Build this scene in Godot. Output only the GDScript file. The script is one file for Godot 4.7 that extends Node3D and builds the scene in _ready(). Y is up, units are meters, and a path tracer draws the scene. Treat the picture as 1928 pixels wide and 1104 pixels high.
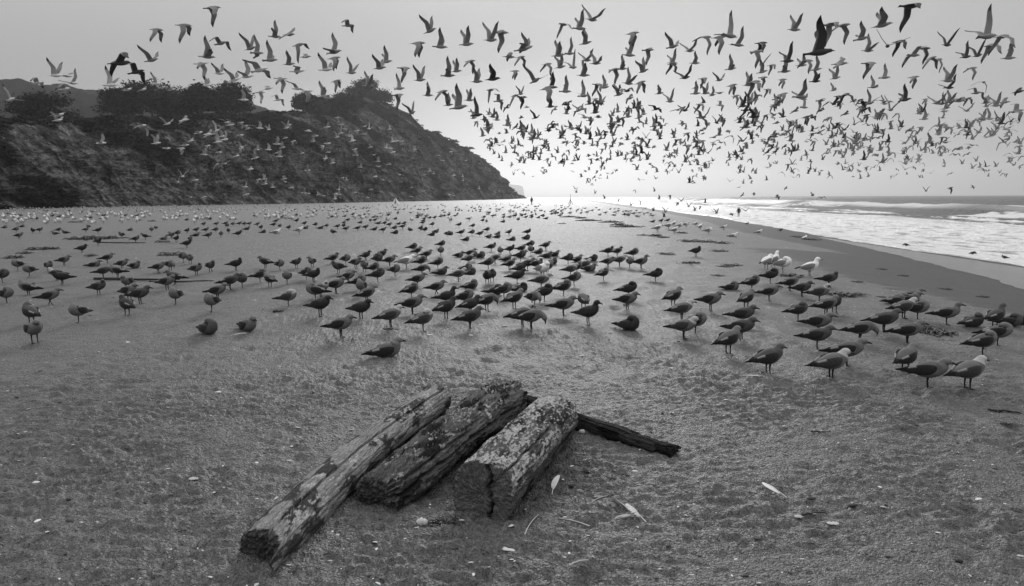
extends Node3D
# A flock of gulls over a foggy beach: driftwood in front, a dark bluff beyond, surf to the right. Metres, y up.

const SEA := -2.0
var rng := RandomNumberGenerator.new()
var n_low := FastNoiseLite.new()
var n_mid := FastNoiseLite.new()
var n_fine := FastNoiseLite.new()
var n_pit := FastNoiseLite.new()
var n_crumb := FastNoiseLite.new()
var n_ridge := FastNoiseLite.new()
var M := {}
var taken := {}

# ------------------------------------------------------------------ data (metres, degrees)
const STANDING := [
	[2.97, -6.04, 4.0, 1.0, 3.0], [2.49, -6.32, 16.0, 1.0, 4.0], [3.69, -5.75, -35.0, 1.0, 0.0], [4.02, -5.71, 12.0, 1.0, 3.0], [3.83, -6.32, 34.0, 1.0, 0.0], [3.38, -6.57, -21.0, 1.0, 0.0],
	[2.33, -7.03, 31.0, 1.0, 0.0], [2.05, -7.82, -25.0, 1.0, 3.0], [3.44, -7.36, -26.0, 1.0, 4.0], [-2.09, -7.96, -2.0, 1.0, 0.0], [2.72, -7.77, -41.0, 1.0, 4.0], [-1.13, -8.26, 34.0, 2.0, 3.0],
	[0.24, -8.37, -14.0, 5.0, 0.0], [2.28, -8.15, -8.0, 2.0, 0.0], [-0.55, -8.49, 21.0, 1.0, 4.0], [0.13, -8.61, 17.0, 6.0, 3.0], [5.06, -7.01, 2.0, 2.0, 0.0], [4.08, -7.66, -12.0, 5.0, 0.0],
	[-1.59, -8.54, 28.0, 1.0, 3.0], [1.0, -8.66, -32.0, 0.0, 1.0], [4.63, -7.65, -19.0, 1.0, 0.0], [3.8, -8.12, -42.0, 1.0, 0.0], [3.04, -8.66, -28.0, 1.0, 4.0], [-0.93, -9.21, 41.0, 1.0, 1.0],
	[2.33, -9.02, 4.0, 1.0, 3.0], [4.64, -8.17, -14.0, 1.0, 4.0], [0.73, -9.38, -12.0, 1.0, 0.0], [5.63, -7.57, -29.0, 2.0, 0.0], [-2.13, -9.24, -23.0, 1.0, 1.0], [-5.62, -7.68, -39.0, 1.0, 0.0],
	[-0.61, -9.55, 32.0, 1.0, 1.0], [-1.47, -9.65, -3.0, 1.0, 0.0], [-0.38, -9.81, 39.0, 5.0, 0.0], [-2.76, -9.43, -15.0, 1.0, 1.0], [3.98, -9.14, 4.0, 2.0, 4.0], [0.03, -9.99, 41.0, 1.0, 0.0],
	[1.75, -9.99, -35.0, 1.0, 0.0], [1.1, -10.11, 101.0, 1.0, 3.0], [0.33, -10.23, -53.0, 5.0, 0.0], [2.99, -9.91, -38.0, 1.0, 0.0], [-1.03, -10.31, -1.0, 0.0, 1.0], [-0.74, -10.36, -3.0, 2.0, 0.0],
	[2.49, -10.17, 36.0, 1.0, 0.0], [4.54, -9.5, 4.0, 1.0, 0.0], [5.82, -8.78, -35.0, 0.0, 0.0], [6.35, -8.61, 22.0, 0.0, 4.0], [3.61, -10.14, 39.0, 1.0, 0.0], [5.53, -9.27, 0.0, 1.0, 3.0],
	[-4.48, -9.82, -97.0, 2.0, 0.0], [-5.95, -9.01, -103.0, 2.0, 0.0], [4.77, -9.72, 41.0, 1.0, 1.0], [5.71, -9.24, -34.0, 2.0, 0.0], [0.53, -10.86, 14.0, 2.0, 1.0], [-2.36, -10.67, 38.0, 1.0, 0.0],
	[-6.53, -8.91, 151.0, 6.0, 4.0], [-5.59, -9.54, 145.0, 1.0, 1.0], [-3.57, -10.49, 9.0, 2.0, 3.0], [-0.14, -11.23, -5.0, 2.0, 0.0], [1.96, -11.11, -2.0, 2.0, 1.0], [-1.72, -11.22, 41.0, 2.0, 0.0],
	[0.89, -11.45, 24.0, 2.0, 0.0], [-3.29, -11.03, 196.0, 2.0, 0.0], [-1.32, -11.51, -2.0, 7.0, 0.0], [4.24, -10.87, -18.0, 1.0, 0.0], [-2.62, -11.49, -94.0, 2.0, 0.0], [-3.29, -11.32, -4.0, 6.0, 3.0],
	[5.01, -10.74, -21.0, 6.0, 3.0], [-5.46, -10.7, -91.0, 2.0, 0.0], [-6.0, -10.61, 2.0, 1.0, 4.0], [4.95, -11.26, -41.0, 1.0, 4.0], [-3.18, -11.9, 2.0, 1.0, 0.0], [-5.03, -11.25, -2.0, 1.0, 0.0],
	[0.55, -12.48, -6.0, 1.0, 3.0], [-2.86, -12.3, 16.0, 2.0, 0.0], [4.33, -11.93, 11.0, 2.0, 0.0], [1.19, -12.69, -19.0, 2.0, 0.0], [-1.81, -12.64, 1.0, 1.0, 0.0], [-6.46, -11.12, -18.0, 1.0, 0.0],
	[5.01, -11.91, -4.0, 1.0, 0.0], [-7.47, -10.64, 17.0, 7.0, 0.0], [-0.49, -13.07, -95.0, 1.0, 1.0], [0.1, -13.21, 1.0, 1.0, 1.0], [-0.4, -13.23, -74.0, 6.0, 4.0], [-5.26, -12.31, 31.0, 1.0, 4.0],
	[-1.09, -13.42, 5.0, 1.0, 3.0], [1.86, -13.49, 34.0, 2.0, 0.0], [-4.69, -12.81, 145.0, 1.0, 0.0], [-8.31, -10.83, -17.0, 2.0, 0.0], [-2.72, -13.39, 2.0, 2.0, 4.0], [2.9, -13.37, -19.0, 2.0, 1.0],
	[-5.17, -12.67, -49.0, 2.0, 4.0], [-7.33, -11.69, -8.0, 6.0, 4.0], [5.03, -12.88, -13.0, 2.0, 1.0], [5.98, -12.47, -33.0, 6.0, 4.0], [-6.45, -12.34, -11.0, 1.0, 0.0], [-3.37, -13.59, -3.0, 1.0, 0.0],
	[-4.51, -13.28, -77.0, 2.0, 0.0], [-4.06, -13.52, -9.0, 6.0, 1.0], [-7.16, -12.3, -89.0, 1.0, 0.0], [1.26, -14.24, -6.0, 1.0, 3.0], [-5.14, -13.47, 38.0, 2.0, 0.0], [-4.31, -13.88, -28.0, 2.0, 4.0],
	[0.17, -14.58, 17.0, 1.0, 1.0], [-2.54, -14.39, -33.0, 2.0, 0.0], [-8.65, -11.8, 187.0, 6.0, 0.0], [0.79, -14.76, 32.0, 1.0, 0.0], [-6.72, -13.19, 184.0, 1.0, 4.0], [1.44, -14.74, 25.0, 2.0, 0.0],
	[-2.01, -14.76, 11.0, 5.0, 0.0], [0.56, -15.2, -15.0, 6.0, 0.0], [0.36, -15.31, 1.0, 1.0, 0.0], [-3.14, -15.02, 28.0, 2.0, 0.0], [-3.91, -14.94, -126.0, 1.0, 4.0], [-0.06, -15.56, 31.0, 1.0, 0.0],
	[-3.39, -15.24, -81.0, 6.0, 0.0], [-0.57, -15.93, 3.0, 2.0, 0.0], [-8.97, -13.19, -126.0, 1.0, 1.0], [3.05, -15.66, -33.0, 0.0, 0.0], [2.29, -15.81, -35.0, 1.0, 0.0], [2.81, -15.79, -89.0, 2.0, 0.0],
	[-1.79, -15.98, 23.0, 2.0, 0.0], [-7.03, -14.75, -18.0, 6.0, 0.0], [2.62, -16.17, 4.0, 1.0, 3.0], [-2.23, -16.24, 34.0, 2.0, 0.0], [-3.78, -16.06, -33.0, 1.0, 0.0], [-5.52, -15.78, -37.0, 2.0, 0.0],
	[-3.05, -16.53, -1.0, 1.0, 0.0], [-9.55, -13.89, -125.0, 6.0, 3.0], [-8.64, -14.51, 186.0, 6.0, 0.0], [-10.33, -13.4, 8.0, 2.0, 4.0], [-5.24, -16.12, -31.0, 1.0, 4.0], [-8.91, -14.42, 23.0, 5.0, 4.0],
	[-6.54, -15.7, -4.0, 6.0, 1.0], [-1.11, -16.98, 33.0, 6.0, 3.0], [-7.05, -15.5, -37.0, 1.0, 4.0], [1.44, -17.0, -31.0, 2.0, 4.0], [-4.92, -16.35, -99.0, 6.0, 0.0], [-3.39, -16.8, -32.0, 2.0, 4.0],
	[-0.44, -17.22, 27.0, 1.0, 3.0], [-6.0, -16.15, 168.0, 1.0, 4.0], [-4.21, -16.84, -33.0, 2.0, 0.0], [-8.18, -15.32, 3.0, 1.0, 0.0], [0.23, -17.77, -28.0, 2.0, 4.0], [-8.19, -15.89, -33.0, 5.0, 0.0],
	[-1.02, -17.97, -63.0, 2.0, 0.0], [-4.7, -17.41, 41.0, 6.0, 0.0], [-10.62, -14.58, -99.0, 2.0, 0.0], [-2.34, -18.19, 16.0, 1.0, 0.0], [3.3, -18.08, 1.0, 2.0, 0.0], [-3.99, -18.11, 38.0, 1.0, 1.0],
	[-3.61, -18.41, 41.0, 6.0, 4.0], [-9.58, -16.3, -5.0, 1.0, 0.0], [2.97, -18.74, 17.0, 6.0, 0.0], [-10.93, -15.65, -36.0, 1.0, 0.0], [-8.38, -17.29, -53.0, 6.0, 0.0], [-0.33, -19.25, -96.0, 2.0, 0.0],
	[2.76, -19.09, -4.0, 6.0, 4.0], [-2.06, -19.33, -68.0, 2.0, 0.0], [-2.76, -19.36, 38.0, 1.0, 0.0], [0.57, -19.55, -107.0, 2.0, 0.0], [5.25, -18.97, -48.0, 6.0, 1.0], [-8.77, -17.73, -36.0, 2.0, 0.0],
	[-11.85, -15.91, -105.0, 2.0, 0.0], [-0.06, -19.95, 9.0, 6.0, 1.0], [-11.58, -17.16, 7.0, 1.0, 0.0], [-10.78, -17.68, 27.0, 1.0, 0.0], [-0.65, -20.97, -4.0, 6.0, 0.0], [-3.14, -21.1, 16.0, 2.0, 0.0],
	[1.09, -21.51, 19.0, 1.0, 0.0], [0.61, -22.21, -3.0, 2.0, 0.0], [-2.39, -22.61, 4.0, 2.0, 0.0], [-13.73, -21.25, 4.0, 1.0, 1.0], [-11.29, -23.13, -3.0, 1.0, 1.0], [-12.5, -25.93, -52.0, 1.0, 0.0],
	[-1.39, -28.95, 2.0, 1.0, 4.0], [-15.31, -24.66, -14.0, 1.0, 1.0], [-13.06, -25.97, -36.0, 1.0, 1.0], [-1.77, -29.79, -34.0, 2.0, 0.0], [-2.27, -29.83, 12.0, 1.0, 0.0], [-14.71, -26.07, 16.0, 6.0, 0.0],
	[0.7, -30.01, -4.0, 6.0, 1.0], [-0.13, -30.08, 39.0, 1.0, 4.0], [-12.86, -28.28, 15.0, 6.0, 0.0], [-15.22, -27.73, 198.0, 1.0, 4.0], [-8.21, -30.7, -126.0, 2.0, 4.0], [-12.8, -29.4, -61.0, 1.0, 0.0],
	[-12.2, -29.75, 18.0, 1.0, 1.0], [-14.66, -28.77, -93.0, 6.0, 0.0], [-14.68, -28.78, 37.0, 1.0, 0.0], [-1.2, -32.43, -11.0, 2.0, 0.0], [-4.91, -32.26, -121.0, 2.0, 4.0], [-4.25, -32.69, -5.0, 2.0, 1.0],
	[-6.33, -32.86, -1.0, 1.0, 0.0], [-16.9, -28.93, -93.0, 1.0, 0.0], [-15.21, -30.39, -1.0, 2.0, 0.0], [-4.67, -34.27, -42.0, 6.0, 4.0], [-6.02, -34.39, -19.0, 2.0, 0.0], [-8.45, -34.06, -3.0, 1.0, 0.0],
	[-13.78, -32.5, -69.0, 2.0, 4.0], [-7.97, -34.56, 5.0, 1.0, 0.0], [-21.32, -28.87, 5.0, 1.0, 0.0], [-15.87, -32.67, -23.0, 6.0, 4.0], [-7.8, -35.67, -11.0, 1.0, 0.0], [-5.89, -36.08, -6.0, 1.0, 0.0],
	[-14.87, -33.57, -1.0, 2.0, 0.0], [-15.39, -33.61, 19.0, 6.0, 0.0], [-2.16, -36.97, 17.0, 2.0, 0.0], [-15.89, -33.65, -13.0, 1.0, 4.0], [-12.03, -36.05, -28.0, 6.0, 1.0], [-9.66, -37.04, 4.0, 6.0, 0.0],
	[-18.24, -33.85, -41.0, 2.0, 0.0], [-3.03, -38.36, 11.0, 6.0, 1.0], [-13.57, -36.18, -38.0, 6.0, 4.0], [-9.46, -37.65, -48.0, 6.0, 4.0], [-20.46, -33.03, 22.0, 1.0, 1.0], [-10.44, -37.75, -32.0, 2.0, 0.0],
	[-7.09, -38.76, -31.0, 1.0, 0.0], [-4.65, -39.21, -29.0, 2.0, 0.0], [-13.17, -38.0, -38.0, 2.0, 0.0], [-21.76, -34.14, -1.0, 6.0, 0.0], [-11.49, -39.18, -22.0, 2.0, 4.0], [-19.22, -36.1, -91.0, 2.0, 0.0],
	[-23.86, -33.31, -77.0, 1.0, 1.0], [-23.23, -34.26, 26.0, 2.0, 0.0], [-6.57, -40.88, 18.0, 2.0, 4.0], [-16.28, -38.3, -32.0, 2.0, 0.0], [-7.79, -41.0, -.0, 2.0, 0.0], [-14.03, -39.43, 1.0, 2.0, 0.0],
	[-5.52, -41.55, -21.0, 1.0, 0.0], [-24.26, -34.34, 21.0, 6.0, 0.0], [-25.54, -34.45, -1.0, 2.0, 0.0], [-10.53, -42.07, -34.0, 2.0, 0.0], [-12.86, -41.52, -13.0, 1.0, 1.0], [-15.61, -41.04, 35.0, 1.0, 0.0],
	[26.31, -35.44, 141.0, 6.0, 0.0], [-16.42, -41.12, -21.0, 2.0, 0.0], [-17.17, -41.2, -18.0, 2.0, 0.0], [-16.43, -41.89, -5.0, 1.0, 0.0], [-18.23, -41.3, -9.0, 1.0, 0.0], [-17.09, -41.96, 28.0, 1.0, 0.0],
	[-24.3, -38.39, -92.0, 2.0, 0.0], [-1.96, -45.5, -37.0, 2.0, 0.0], [-19.06, -41.38, -21.0, 1.0, 4.0], [26.06, -37.57, 2.0, 5.0, 4.0], [-17.99, -42.05, 36.0, 1.0, 0.0], [0.46, -46.19, -54.0, 2.0, 0.0],
	[10.09, -45.2, 22.0, 6.0, 1.0], [-6.05, -46.02, -9.0, 2.0, 0.0], [-9.62, -45.59, -62.0, 1.0, 0.0], [-9.53, -46.6, 2.0, 1.0, 4.0], [-15.93, -45.22, 12.0, 1.0, 4.0], [-11.49, -46.95, -13.0, 6.0, 0.0],
	[-14.79, -46.02, -8.0, 0.0, 1.0], [11.07, -47.54, -12.0, 1.0, 4.0], [24.94, -42.08, 154.0, 5.0, 0.0], [1.54, -51.6, -12.0, 2.0, 4.0], [-6.27, -51.27, 29.0, 2.0, 4.0], [1.09, -51.66, -1.0, 1.0, 4.0],
	[-0.63, -51.88, -35.0, 1.0, 4.0], [-5.98, -51.96, 33.0, 1.0, 1.0], [-2.18, -52.99, -5.0, 2.0, 0.0], [-7.4, -52.75, -1.0, 2.0, 0.0], [-23.83, -49.14, 4.0, 2.0, 0.0], [-22.73, -50.5, -5.0, 2.0, 0.0],
	[-1.57, -55.69, -17.0, 6.0, 4.0], [20.81, -51.69, -11.0, 6.0, 1.0], [0.16, -55.79, -25.0, 1.0, 1.0], [0.32, -56.63, -35.0, 1.0, 1.0], [0.88, -57.09, -14.0, 2.0, 0.0], [-8.03, -56.98, 7.0, 2.0, 0.0],
	[-8.01, -57.87, -51.0, 2.0, 0.0], [-0.7, -58.54, 35.0, 1.0, 4.0], [-11.39, -58.35, -15.0, 6.0, 1.0], [-19.36, -56.48, -28.0, 2.0, 0.0], [-5.62, -59.74, 17.0, 1.0, 1.0], [2.17, -60.18, -113.0, 2.0, 0.0],
	[10.04, -59.47, -117.0, 6.0, 0.0], [1.22, -60.32, -16.0, 2.0, 0.0], [3.63, -60.91, -14.0, 2.0, 4.0], [-11.05, -60.02, -17.0, 1.0, 1.0], [4.66, -62.09, -16.0, 2.0, 0.0], [-5.06, -62.75, -79.0, 1.0, 1.0],
	[4.15, -63.42, 9.0, 1.0, 4.0], [-22.95, -59.79, -27.0, 2.0, 0.0], [-14.81, -62.47, 5.0, 1.0, 4.0], [-38.06, -51.72, -103.0, 2.0, 0.0], [-19.66, -61.23, -8.0, 2.0, 4.0], [-34.57, -55.06, -14.0, 2.0, 0.0],
	[4.48, -65.09, -41.0, 2.0, 0.0], [6.72, -65.02, -36.0, 1.0, 0.0], [4.49, -65.74, 38.0, 2.0, 0.0], [-38.34, -54.1, -12.0, 2.0, 4.0], [-2.23, -66.35, 4.0, 1.0, 1.0], [-29.77, -60.05, -28.0, 2.0, 0.0],
	[-11.45, -67.45, -32.0, 6.0, 1.0],
]
const RESTING := [
	[-1.36, -7.02, 24.0, 3.0, 0.0], [1.49, -8.37, -41.0, 4.0, 1.0], [-3.82, -8.22, -33.0, 4.0, 4.0], [-3.44, -8.51, -37.0, 3.0, 0.0], [6.1, -8.67, 13.0, 4.0, 4.0], [6.68, -8.79, -38.0, 4.0, 4.0],
	[6.94, -8.96, -1.0, 3.0, 4.0], [-0.3, -11.67, -7.0, 4.0, 4.0], [0.15, -12.07, 14.0, 4.0, 1.0], [6.15, -10.56, -3.0, 3.0, 0.0], [-0.78, -12.45, 29.0, 4.0, 0.0], [6.47, -10.73, -9.0, 3.0, 0.0],
	[4.04, -12.16, -27.0, 4.0, 0.0], [6.8, -11.21, -16.0, 3.0, 0.0], [-0.93, -14.72, 23.0, 4.0, 4.0], [-1.59, -14.75, 26.0, 3.0, 4.0], [1.77, -15.15, -34.0, 3.0, 0.0], [-1.07, -15.71, -26.0, 4.0, 0.0],
	[1.79, -16.33, 17.0, 3.0, 3.0], [1.03, -16.88, 34.0, 4.0, 0.0], [1.72, -17.55, 29.0, 3.0, 0.0], [2.13, -17.53, -8.0, 4.0, 4.0], [-0.15, -17.94, 23.0, 3.0, 0.0], [0.97, -18.67, -2.0, 3.0, 4.0],
	[-0.9, -18.76, 2.0, 4.0, 0.0], [0.26, -18.87, -4.0, 3.0, 0.0], [-1.51, -18.96, -29.0, 3.0, 0.0], [-9.41, -16.54, -18.0, 3.0, 0.0], [1.22, -19.0, 28.0, 3.0, 0.0], [-1.23, -19.83, -4.0, 3.0, 0.0],
	[-10.62, -16.85, 11.0, 3.0, 0.0], [0.81, -20.1, 22.0, 4.0, 0.0], [0.3, -21.77, 13.0, 3.0, 0.0], [-1.8, -26.17, -2.0, 4.0, 0.0], [0.01, -26.36, -6.0, 4.0, 0.0], [0.59, -26.99, -35.0, 4.0, 4.0],
	[0.62, -27.33, 17.0, 4.0, 0.0], [-0.61, -27.78, 2.0, 4.0, 0.0], [-0.96, -27.8, -41.0, 3.0, 0.0], [-3.58, -29.93, 37.0, 4.0, 4.0], [-0.64, -30.55, 42.0, 4.0, 0.0], [-2.82, -30.71, -22.0, 4.0, 0.0],
	[-14.44, -27.68, -16.0, 3.0, 0.0], [-3.01, -31.18, -42.0, 3.0, 0.0], [-5.47, -31.37, -1.0, 4.0, 4.0], [-3.7, -32.64, -35.0, 3.0, 0.0], [-17.82, -27.92, -35.0, 3.0, 0.0], [-14.36, -30.33, 32.0, 3.0, 0.0],
	[-12.23, -32.85, 32.0, 4.0, 4.0], [-7.22, -35.05, 21.0, 3.0, 4.0], [-10.62, -37.13, 5.0, 3.0, 4.0], [-11.47, -37.21, -21.0, 3.0, 0.0], [-14.38, -36.25, 23.0, 3.0, 4.0], [-22.03, -32.22, -112.0, 3.0, 0.0],
	[-22.15, -33.17, -113.0, 3.0, 4.0], [-20.33, -35.63, -8.0, 4.0, 0.0], [-7.2, -42.53, 39.0, 3.0, 4.0], [-8.68, -43.53, -1.0, 3.0, 0.0], [-0.59, -45.34, -.0, 4.0, 4.0], [-10.12, -44.78, -6.0, 4.0, 0.0],
	[9.56, -45.41, 5.0, 3.0, 1.0], [-1.74, -46.48, -81.0, 4.0, 0.0], [-30.01, -39.59, -4.0, 4.0, 0.0], [-30.0, -40.99, 21.0, 4.0, 0.0], [2.63, -51.45, 2.0, 3.0, 0.0], [-9.11, -52.5, 11.0, 4.0, 0.0],
	[2.17, -54.11, -25.0, 4.0, 0.0], [-7.03, -53.8, 22.0, 3.0, 0.0], [2.76, -58.14, 39.0, 4.0, 0.0], [-6.19, -58.28, 22.0, 4.0, 0.0], [-11.88, -57.53, -14.0, 3.0, 4.0], [4.3, -59.85, -7.0, 3.0, 0.0],
	[2.74, -60.09, -2.0, 3.0, 0.0], [1.8, -60.67, -17.0, 3.0, 0.0], [-7.69, -60.24, -23.0, 4.0, 0.0], [-15.72, -58.67, -21.0, 4.0, 4.0], [-6.09, -60.47, -4.0, 4.0, 4.0], [-5.11, -60.59, 6.0, 3.0, 4.0],
	[10.57, -60.63, -17.0, 3.0, 0.0], [-15.06, -60.45, 11.0, 3.0, 0.0], [-11.99, -61.8, -35.0, 3.0, 0.0], [-17.24, -63.67, -108.0, 3.0, 4.0], [-14.68, -66.94, -103.0, 4.0, 0.0], [4.86, -74.12, 23.0, 4.0, 4.0],
	[5.08, -77.77, 2.0, 3.0, 0.0], [12.83, -77.3, -91.0, 3.0, 0.0], [-3.68, -78.41, -25.0, 4.0, 0.0], [-4.6, -78.92, -83.0, 3.0, 0.0], [-1.78, -79.25, -125.0, 3.0, 0.0], [12.32, -78.78, 6.0, 3.0, 0.0],
	[3.62, -81.3, -5.0, 4.0, 0.0], [-19.83, -80.87, 3.0, 4.0, 0.0], [5.1, -83.52, -32.0, 4.0, 0.0], [-6.25, -84.15, -116.0, 4.0, 4.0], [11.07, -85.13, -1.0, 3.0, 4.0], [13.64, -92.79, -1.0, 3.0, 4.0],
	[-12.63, -93.02, 32.0, 4.0, 0.0], [-13.08, -93.95, -5.0, 4.0, 4.0], [-15.78, -94.35, 1.0, 3.0, 0.0], [-3.06, -95.77, -6.0, 3.0, 4.0], [-22.04, -94.81, -123.0, 4.0, 0.0], [7.56, -101.6, -36.0, 4.0, 0.0],
	[0.43, -101.94, -2.0, 4.0, 0.0], [-8.95, -106.47, -22.0, 3.0, 0.0], [-4.95, -108.29, -15.0, 3.0, 0.0], [-22.84, -107.89, 13.0, 3.0, 0.0], [9.38, -111.41, 14.0, 3.0, 0.0], [4.75, -119.85, -3.0, 4.0, 0.0],
	[-25.88, -117.57, 23.0, 4.0, 0.0], [-28.05, -119.35, 1.0, 3.0, 4.0], [-0.05, -125.52, -35.0, 4.0, 0.0], [9.49, -126.95, -3.0, 3.0, 4.0], [-7.56, -128.82, -102.0, 4.0, 0.0], [0.2, -129.48, 24.0, 4.0, 4.0],
	[-16.33, -130.44, -15.0, 3.0, 0.0], [11.39, -131.74, -131.0, 4.0, 4.0], [-13.86, -135.47, -25.0, 3.0, 0.0], [-0.37, -137.27, -65.0, 4.0, 0.0], [-16.59, -138.06, -76.0, 3.0, 0.0], [-18.81, -138.17, -104.0, 3.0, 0.0],
	[-17.68, -139.41, 39.0, 3.0, 4.0], [2.58, -153.57, 6.0, 4.0, 0.0],
]
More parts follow.
